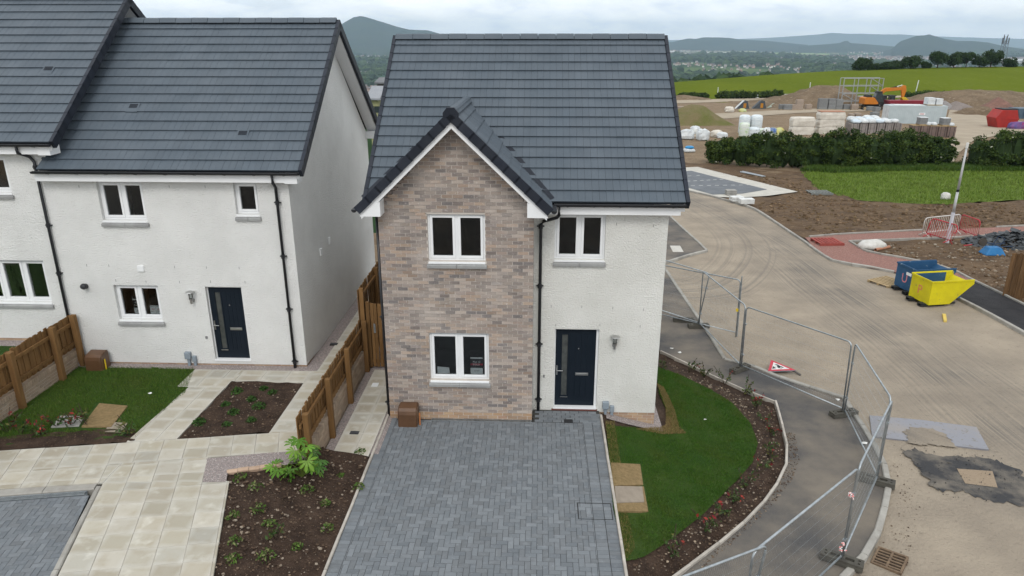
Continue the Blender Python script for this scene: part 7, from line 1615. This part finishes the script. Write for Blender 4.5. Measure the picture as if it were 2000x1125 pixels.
RSH = [(1290, 722, .35, .1, 'sparse shrub nearest the white wall in the back bed'), (1345, 728, .5, .1, 'tall sparse shrub left of the fallen sign'), (1375, 738, .45, .2, 'sparse twiggy shrub in the narrow back bed'), (1415, 752, .5, .3, 'twiggy shrub before the fence foot'), (1455, 772, .5, .6, 'shrub with red tips at the far corner of the bed'), (1478, 800, .45, .5, 'bronze shrub just inside the far corner'), (1492, 828, .5, .5, 'leafy shrub with red tips at the widest part'), (1505, 855, .4, .5, 'shrub with red tips level with the lawn edge'), (1500, 893, .45, .6, 'red-leaved shrub at the bend of the bed'), (1487, 925, .45, .5, 'bushy shrub with red and green leaves below the bend'), (1455, 955, .5, .55, 'green and red shrub by the bend of the edging'), (1432, 985, .4, .5, 'low bronze shrub on the curve'), (1380, 1040, .55, .8, 'bright red shrub in the lower bed'), (1312, 1085, .45, .7, 'red shrub nearest the bottom of the bed'), (1410, 1010, .35, .3, 'small shrub between the lower red ones')]
for i, (x, y, h, rd, lab) in enumerate(RSH): red_shrub(lab, hit(x, y), h, 200 + i, rd)
for i, (x, y, h, lab) in enumerate(((18, 845, .45, 'red shrub at the left edge of the left bed'), (42, 850, .4, 'red shrub next to the left edge one'), (112, 835, .4, 'sparse red shrub by the pale cover'), (170, 835, .5, 'red-tipped shrub before the dry turf'), (140, 832, .4, 'thin shrub with one red tip by the pale cover'), (255, 850, .4, 'dead-looking brown shrub at the end of the left bed'), (82, 852, .3, 'tiny red shrub in the left bed'))): red_shrub(lab, hit(x, y), h, 230 + i, .0 if i == 5 else .9)
def tuft(label, p, h, seed, m_, n=160, name='low_shrub', cat='shrub', group='low green shrubs in the soil bed'):
    rn = random.Random(seed); T = thing(name, label, cat, tuple(p), group); mb = MB()
    for k in range(n):
        a = rn.uniform(0, 6.28); r = h * rn.random() ** .6; leaf(mb, p + Vector((math.cos(a) * r, math.sin(a) * r, h * (1.0 - (r / h) ** 2 * .7) * rn.uniform(.2, 1))), .028 * rn.uniform(.7, 1.4), rn)
    mb.build('leaves', m_, T); MB().tube([p, p + Vector((0, 0, h * .5))], .008, 4).build('stem', BARK, T)
TG = leaf_mat('tuft_green', [(.03, .07, .015), (.04, .09, .02), (.055, .11, .025), (.028, .06, .016)])
TB = [(463, 768, 'back row, left'), (515, 762, 'back row, middle'), (533, 770, 'back row, right'), (492, 782, 'second row, right'), (441, 793, 'second row, left'), (506, 797, 'largest, right of centre'), (457, 809, 'centre'), (390, 828, 'near the front-left corner'), (443, 832, 'front, middle'), (491, 825, 'front, right')]
for i, (x, y, lab) in enumerate(TB): tuft('low green shrub in the soil bed, ' + lab, hit(x, y), (.15, .11, .12, .12, .11, .16, .14, .15, .11, .13)[i], 300 + i, TG)
WEED = leaf_mat('weed_green', [(.06, .12, .02), (.09, .14, .03), (.05, .09, .02), (.14, .15, .06)])
for i, (x, y, h) in enumerate(((470, 937, .14), (500, 955, .15), (505, 998, .16), (455, 1010, .12), (600, 960, .14), (635, 985, .10), (460, 1060, .13), (455, 1095, .13), (520, 1090, .17), (640, 1035, .13), (703, 885, .12), (700, 953, .12), (525, 1025, .12), (580, 1070, .10), (665, 930, .08))):
    tuft('small green weed on the soil bank, ' + ['near the brick edging', 'below the gravel patch', 'beside the dead shrub, left', 'along the slab edge, upper', 'right of the leafy shrub', 'among stones in the middle', 'along the slab edge, lower', 'bottom left corner', 'low in the middle', 'yellowish one by the drive', 'at the passage slabs', 'against the drive edging', 'above the dead shrub', 'bottom centre', 'small one nearest the leafy shrub'][i], hit(x, y), h, 330 + i, WEED, 60, 'weed', 'weed', 'weeds on the soil bank')
red_shrub('dry brown-leaved shrub in the middle of the soil bank', hit(540, 1055), .38, 260, 0.)
# ---- the big-leaved shrub at the end of the fence: palmate leaves, one piece each
FAT = leaf_mat('fatsia_leaves', [(.085, .19, .02), (.11, .23, .03), (.07, .16, .02), (.14, .25, .035), (.06, .14, .03)], rough=.4, rnd=.2)
def palmate():
    mb = MB(); vs = [(0, 0, 0)]; ring = []; L_ = 7
    for k in range(L_):
        a = -R(115) + k * R(230) / (L_ - 1); ln = 1. - .28 * abs(k - 3) / 3
        for (da, r, z) in ((-.27, .46, .03), (-.20, .76, .01), (0, 1., -.12), (.20, .76, .01), (.27, .46, .03)): vs.append((r * ln * math.sin(a + da), r * ln * math.cos(a + da), z - .05 * abs(k - 3) / 3))
    fs = []
    for k in range(L_):
        o = 1 + k * 5; fs += [(0, o + 1, o), (o, o + 1, o + 3, o + 4) if False else (o, o + 1, o + 2), (o, o + 2, o + 4), (o + 2, o + 3, o + 4), (0, o, o + 4)]
    mb.add(vs, fs); return mb.mesh('leaf')
PAL = palmate(); fp = hit(590, 932); fp.z = G(fp.x, fp.y); T = thing('leafy_shrub', 'bright green shrub with big hand-shaped leaves at the fence end', 'shrub', tuple(fp)); rn = random.Random(77)
FL = [(540, 905), (556, 915), (530, 912), (548, 930), (565, 905), (575, 880), (590, 868), (600, 873), (583, 858), (572, 866), (612, 872), (612, 890), (600, 900), (585, 900), (575, 915), (598, 915), (615, 908), (625, 900), (620, 920), (605, 925), (590, 930), (570, 930), (558, 925), (610, 880), (585, 885), (622, 910), (578, 895), (600, 888), (592, 908), (566, 918), (606, 912), (543, 918)]
stm = MB()
for i, (x, y) in enumerate(FL):
    dd = rn.uniform(-.25, .25); d_ = ray(x, y); t_ = (fp.y + dd) / d_.y; q = Vector((0, 0, CAMH)) + d_ * t_
    if q.z < fp.z + .08: q.z = fp.z + rn.uniform(.08, .2)
    v = (q - fp); az = math.atan2(v.y, v.x) - R(90) + rn.uniform(-.7, .7); s_ = rn.uniform(.17, .25)
    inst('leaf', PAL, FAT, T, q, (rn.uniform(-.9, .1), rn.uniform(-.4, .4), az), (s_, s_, s_)); stm.tube([fp, (fp + q) / 2 + Vector((0, 0, .08)), q], .006, 4)
stm.build('stems', M('green_stem', (.12, .16, .03)), T)
# ================================================================== FAR COUNTRY
def vground(X, Y): return vz(X, Y)
def far_at(x, y, D):
    """direction of a photo pixel at distance D: only X and Y are used, the height comes from the land"""
    d = ray(x, y); t = D / d.y; return d.x * t, D
rn = random.Random(3)
WOODS = leaf_mat('far_woods', [(.030, .055, .022), (.040, .068, .026), (.026, .048, .022), (.05, .078, .03)], rough=1.)
WALLF = leaf_mat('far_walls', [(.50, .47, .42), (.62, .60, .56), (.40, .36, .32), (.55, .50, .46), (.34, .22, .18)], rough=.95); ROOFF = leaf_mat('far_roofs', [(.14, .14, .15), (.18, .13, .11), (.18, .17, .17), (.22, .16, .13), (.12, .12, .13)], rough=.95)
import mathutils
def wood_density(X, Y): return mathutils.noise.fractal(Vector((X / 520., Y / 900., 4.2)), 1., 2., 4)
TOWNS = [(1830, 4800, 700), (1720, 5200, 620), (1950, 4500, 700), (1900, 4300, 500), (720, 5200, 450), (715, 1750, 150), (745, 1500, 130), (770, 1900, 180), (1400, 6800, 900), (1500, 6600, 800), (1590, 5700, 450)]
mb = MB(); k = 0; tries = 0
while k < 12000 and tries < 200000:
    tries += 1; D = 650 * math.exp(rn.random() * 2.35); a = rn.uniform(-.46, .72)
    if -.215 < a < .13 and D < 2600: continue
    X_ = a * D
    if any((X_ - far_at(px_, 100, dc)[0]) ** 2 / rc ** 2 + (D - dc) ** 2 / (rc * 1.6) ** 2 < 1 for px_, dc, rc in TOWNS): continue
    if wood_density(X_, D) < (-.30 if D < 2100 else -.02): continue
    s = rn.uniform(5, 10) * (1 + D / 3000.); lumpy(mb, (X_, D, vground(X_, D) + s * .5), (s, s, s * .8), rn, 5, 3, amp=.25); k += 1
o = mb.build('far_woods', WOODS, kind='stuff'); o['label'] = 'dark far-off woods filling the valley below the field'; o['category'] = 'woods'
# nearer wood seen between the houses and along the field's far foot
mb = MB()
for k in range(2600):
    D = rn.uniform(420, 900); a = rn.uniform(-.30, .30); X_ = a * D; s = rn.uniform(3.5, 7); lumpy(mb, (X_, D, vground(X_, D) + s * .7), (s, s, s), rn, 6, 4, amp=.3)
o = mb.build('far_woods', WOODS, kind='stuff'); o['label'] = 'nearer dark woods down the slope behind the houses'; o['category'] = 'woods'
mb = MB(); clusters = []
for k in range(70):
    D = 2000 * math.exp(rn.random() * 1.5); a = rn.uniform(-.46, .72); clusters.append((a * D, D, rn.uniform(80, 260) * (1 + D / 5000.), 70))
for (x, y, D, r, n) in ((1830, 117, 4800, 520, 900), (1720, 112, 5200, 480, 700), (1950, 118, 4700, 500, 600), (720, 96, 5200, 400, 350), (715, 130, 1750, 170, 220), (745, 137, 1500, 150, 260), (770, 128, 1900, 200, 240), (740, 104, 3000, 300, 240), (1340, 103, 6000, 500, 400), (1330, 165, 900, 90, 60), (1370, 145, 1700, 230, 110), (1450, 133, 2500, 300, 110)):
    X_, Y_ = far_at(x, y, D); clusters.append((X_, Y_, r, n))
for cx, cy, r, n in clusters:
    for k in range(n):
        X_, Y_ = rn.gauss(cx, r), rn.gauss(cy, r * .8); s = rn.uniform(.6, 1.1) * (1 + max(0, cy - 3000) / 7000.); w_, d_, h = 9 * s, 7 * s, 5 * s; z = vground(X_, Y_); an = rn.choice((0, .3, 1.2, -.4)); c_, s_ = math.cos(an), math.sin(an)
        P = [(X_ + c_ * u - s_ * v, Y_ + s_ * u + c_ * v) for u, v in ((-w_ / 2, -d_ / 2), (w_ / 2, -d_ / 2), (w_ / 2, d_ / 2), (-w_ / 2, d_ / 2))]; R1, R2 = (X_ - c_ * w_ / 2, Y_ - s_ * w_ / 2, z + h * 1.7), (X_ + c_ * w_ / 2, Y_ + s_ * w_ / 2, z + h * 1.7)
        mb.add([(*p, z - 2) for p in P] + [(*p, z + h) for p in P], [(0, 1, 5, 4), (1, 2, 6, 5), (2, 3, 7, 6), (3, 0, 4, 7)], 0); mb.add([(*p, z + h) for p in P] + [R1, R2], [(0, 1, 5, 4), (2, 3, 4, 5), (1, 2, 5), (3, 0, 4)], 1)
for (x, y, D, w_, h) in ((1990, 119, 4300, 300, 14), (1400, 99, 7000, 200, 16), (1790, 123, 4000, 120, 12), (1610, 139, 1400, 60, 8), (1640, 139, 1400, 50, 7), (735, 83, 7600, 260, 22), (760, 84, 7200, 180, 20), (1300, 95, 7000, 200, 20), (720, 79, 8300, 200, 24)):
    X_, Y_ = far_at(x, y, D); z = vground(X_, Y_); mb.box((X_ - w_ / 2, Y_, z - 3), (X_ + w_ / 2, Y_ + w_ * .3, z + h), 2)
o = mb.build('far_town', [WALLF, ROOFF, M('far_sheds', (.72, .72, .72), (.6, .6, .6), scale=.01)], kind='stuff'); o['label'] = 'far-off town of tiny pale houses across the valley'; o['category'] = 'town'
# pale fields on the plain
for (x, y, D, w_, d_, c) in ((1340, 98, 7000, 700, 700, (.22, .24, .12)), (1500, 100, 6800, 900, 500, (.20, .27, .10)), (1560, 104, 6000, 500, 300, (.27, .24, .13)), (1590, 106, 5600, 420, 250, (.19, .26, .10)), (750, 91, 6800, 700, 500, (.21, .28, .10)), (745, 107, 3300, 160, 180, (.20, .26, .12)), (1990, 113, 5600, 600, 400, (.2, .27, .1)), (1420, 96, 7800, 500, 500, (.25, .27, .14))):
    X_, Y_ = far_at(x, y, D); n = 6; vs = []; fs = []
    for i in range(n + 1):
        for j in range(n + 1): a, b = X_ + (i / n - .5) * w_ + (j / n) * w_ * .2, Y_ + (j / n - .5) * d_; vs.append((a, b, vground(a, b) + 7))
    fs = [(i * (n + 1) + j, (i + 1) * (n + 1) + j, (i + 1) * (n + 1) + j + 1, i * (n + 1) + j + 1) for i in range(n) for j in range(n)]; MB().add(vs, fs).build('far_field', M('far_field_%d' % x, c, tuple(v * .85 for v in c), scale=.004, rough=1), smooth=True, kind='structure')
# hills: ridges whose skyline is read from the photograph, with real depth
def hill(name, D, sky, depth, mat, seed, foot=-140, amp=.05, n2=10):
    n = len(sky); xs_ = [];
    pts = []
    for x in range(int(sky[0][0]), int(sky[-1][0]) + 1, max(3, int((sky[-1][0] - sky[0][0]) / 110))): pts.append((x, lerp_tab(sky, x)))
    vs = []; m = len(pts)
    for i, (x, y) in enumerate(pts):
        d = ray(x, y); t = D / d.y; top = CAMH + d.z * t; X_ = d.x * t
        for j in range(-n2, n2 + 1):
            v = j / n2; f_ = (1 - abs(v)) ** 1.25; e = max(-1, min(1, f_)); nz = mathutils.noise.fractal(Vector((X_ / (D * .02), v * 3., seed)), 1., 2., 5) * amp * (top - foot) * (1 - abs(v)) * (1 if j else .15)
            vs.append((X_ * (1 + v * depth / D), D + v * depth, foot + (top - foot) * f_ + nz - (0 if j else 0)))
    w_ = 2 * n2 + 1; fs = [(i * w_ + j, (i + 1) * w_ + j, (i + 1) * w_ + j + 1, i * w_ + j + 1) for i in range(m - 1) for j in range(w_ - 1)]
    return MB().add(vs, fs).build(name, mat, smooth=True, kind='structure')
HILL = M('hill_moor', (.026, .040, .030), (.046, .056, .038), scale=.0022, detail=8, rough=1, spec=0, fine=((.035, .05, .028), .004, .5, .62)); HILLF = M('far_hill', (.05, .07, .05), (.06, .08, .06), scale=.001, rough=1)
hill('hill', 7400, [(620, 80), (650, 62), (672, 44), (690, 34), (705, 31), (715, 33), (730, 38), (750, 44), (775, 52), (800, 58), (835, 59), (850, 63), (870, 70), (900, 78), (930, 84)], 1500, HILL, 1)
hill('hill', 9600, [(470, 70), (500, 42), (512, 36), (525, 34), (540, 37), (560, 46), (590, 52), (610, 44), (640, 50), (680, 80)], 1500, HILL, 2)
hill('hill', 9800, [(280, 60), (310, 45), (322, 40), (335, 45), (360, 46), (390, 41), (420, 44), (480, 60)], 1500, HILL, 3)
hill('hill', 9000, [(1215, 86), (1250, 84), (1315, 82), (1330, 78), (1345, 75), (1360, 76), (1372, 73), (1400, 73), (1425, 74), (1445, 77), (1500, 80), (1540, 84), (1580, 88)], 1400, HILL, 4)
hill('hill', 8600, [(860, 80), (940, 76), (1000, 71), (1040, 68), (1060, 70), (1080, 68), (1120, 71), (1160, 69), (1200, 73), (1240, 80)], 1300, HILL, 5)
hill('hill', 6900, [(1725, 100), (1742, 96), (1752, 86), (1760, 80), (1775, 75), (1790, 70), (1805, 69), (1815, 67), (1825, 70), (1845, 76), (1870, 80), (1900, 80), (1930, 83), (1960, 90), (2000, 96), (2060, 100)], 1100, HILL, 6)
hill('hill', 8200, [(1560, 90), (1620, 86), (1640, 84), (1650, 80), (1656, 80), (1660, 84), (1700, 87), (1760, 92)], 900, HILL, 7)
hill('hill', 15400, [(1380, 82), (1440, 76), (1500, 74), (1560, 70), (1600, 67), (1625, 64), (1660, 66), (1690, 66), (1720, 67), (1760, 67), (1800, 70), (1860, 72), (1920, 74), (2000, 76), (2200, 80)], 700, HILLF, 8, foot=-190)
hill('hill', 16000, [(-1400, 76), (-200, 76), (0, 74), (300, 72), (700, 75), (1000, 76), (1300, 78), (1700, 77), (2300, 77), (3400, 76)], 500, HILLF, 9, foot=-220)
# lattice mast beyond the crest
az = ray(1954, 128); Y_ = 520.; X_ = az.x / az.y * Y_; zt = CAMH + ray(1956, 70).z / ray(1956, 70).y * Y_; zb = CAMH + ray(1954, 132).z / ray(1954, 132).y * Y_ - 6; MS = M('mast_steel', (.16, .18, .2), (.2, .22, .24), scale=1, rough=.6, metal=.4)
T = thing('lattice_mast', 'tall lattice mast with antennas standing behind the crest trees', 'mast', (X_, Y_, zb)); hh = zt - zb; mb = MB(); wB, wT = 2.6, 1.2
for sx, sy in ((-1, -1), (1, -1), (1, 1), (-1, 1)): mb.tube([(X_ + sx * wB / 1, Y_ + sy * wB, zb), (X_ + sx * wT, Y_ + sy * wT, zt - 3)], .16, 4)
nb = 9
for k in range(nb):
    f0, f1 = k / nb, (k + 1) / nb; w0, w1 = wB + (wT - wB) * f0, wB + (wT - wB) * f1; z0, z1 = zb + (hh - 3) * f0, zb + (hh - 3) * f1
    for sy in (-1, 1): mb.tube([(X_ - w0, Y_ + sy * w0, z0), (X_ + w1, Y_ + sy * w1, z1)], .09, 3); mb.tube([(X_ + w0, Y_ + sy * w0, z0), (X_ - w1, Y_ + sy * w1, z1)], .09, 3)
mb.build('lattice', MS, T); an = MB()
for k in range(7): a = k * .9; an.box((X_ + 1.9 * math.cos(a) - .2, Y_ + 1.9 * math.sin(a) - .2, zt - 5), (X_ + 1.9 * math.cos(a) + .2, Y_ + 1.9 * math.sin(a) + .2, zt - 1.2 + (k % 3)))
an.build('antennas', MS, T); MB().lathe([(2.1, 0), (2.1, .3)], (X_, Y_, zt - 5.4), 8).build('platform', MS, T)
# houses down the slope seen in the gap between the roofs
def gap_house(label, x0, x1, yeave, yridge, D, mat, wall):
    a, b = atY(x0, yeave, D), atY(x1, yeave, D); r = atY(x0, yridge, D + 3); zr = r.z; ze = a.z; zb = min(vground(a.x, D), ze - 3) - .5; T = thing('distant_house', label, 'house', ((a.x + b.x) / 2, D, zb), 'houses down the slope')
    MB().box((a.x + .3, D + .4, zb), (b.x - .3, D + 6.6, ze)).build('wall', wall, T); MB().prism([(D, ze), (D + 3.5, zr), (D + 7, ze), (D + 7, ze - .2), (D, ze - .2)], 'x', a.x, b.x).build('roof', mat, T)
    for k in range(2): xx = a.x + (b.x - a.x) * (.3 + .4 * k); MB().box((xx - .3, D + .36, ze - 1.6), (xx + .3, D + .399, ze - .9)).build('window', CABG, T)
GRF = M('far_grey_roof', (.16, .165, .175), (.13, .135, .145), scale=1, rough=.8)
gap_house('grey roofed house with pale roof seen in the gap, upper', 731, 758, 161, 151, 105, GRF, M('brown_boards', (.12, .10, .09), (.09, .08, .07), scale=2)); gap_house('grey roofed house in the gap, lower left', 714, 742, 192, 168, 82, M('far_pale_roof', (.28, .29, .31), (.24, .25, .27), scale=1, rough=.7), M('olive_wall', (.30, .30, .16), (.26, .26, .14), scale=1)); gap_house('dark roofed house at the right of the gap', 752, 790, 162, 152, 112, GRF, WALLF)
gap_house('small red roofed house low in the gap', 738, 747, 172, 168, 95, M('far_red_roof', (.30, .09, .06), (.25, .08, .05), scale=1), WALLF)
# the neighbour's roof stepping down directly behind
T = thing('rear_house', 'dark tiled house directly behind the brick house, glimpsed in the gap', 'house', (-4.9, 36, -2)); D0 = 34.; ra, rb = atY(733, 236, D0), atY(743, 172, D0 + 5.5)
MB().box((ra.x + .4, D0 + .5, -4), (ra.x + 8, D0 + 10.5, ra.z - .3)).build('wall', RENDER, T); rfm = MB(); nC = 14
for k in range(nC):
    t0, t1 = k / nC, (k + 1) / nC; y0_, z0_ = D0 + 5.5 * t0, ra.z + (rb.z - ra.z) * t0; y1_, z1_ = D0 + 5.5 * t1 + .1, ra.z + (rb.z - ra.z) * t1 + .02; MB().hexa([(ra.x, y0_, z0_ - .03), (ra.x + 8.4, y0_, z0_ - .03), (ra.x + 8.4, y1_, z1_ - .05), (ra.x, y1_, z1_ - .05), (ra.x, y0_, z0_ + .05), (ra.x + 8.4, y0_, z0_ + .05), (ra.x + 8.4, y1_, z1_), (ra.x, y1_, z1_)]).build('tile_course', TILE, T)
MB().prism([(D0 + 5.5, rb.z), (D0 + 11, ra.z), (D0 + 11, ra.z - .2), (D0 + 5.5, rb.z - .2)], 'x', ra.x, ra.x + 8.4).build('rear_slope', TILE, T)
# ================================================================== HAZE
hz = MB().box((-12000, -320, -330), (15000, 17000, 330)).build('haze', [], kind='stuff'); hz['label'] = 'pale haze over the valley'; hz['category'] = 'haze'
hm = bpy.data.materials.new('haze_air'); hm.use_nodes = True; t = hm.node_tree; t.nodes.clear(); o = t.nodes.new('ShaderNodeOutputMaterial'); v = t.nodes.new('ShaderNodeVolumePrincipled')
v.inputs['Color'].default_value = (.62, .82, 1., 1); v.inputs['Density'].default_value = 7.0e-5; v.inputs['Anisotropy'].default_value = .1; t.links.new(v.outputs[0], o.inputs['Volume']); hz.data.materials.clear(); hz.data.materials.append(hm)
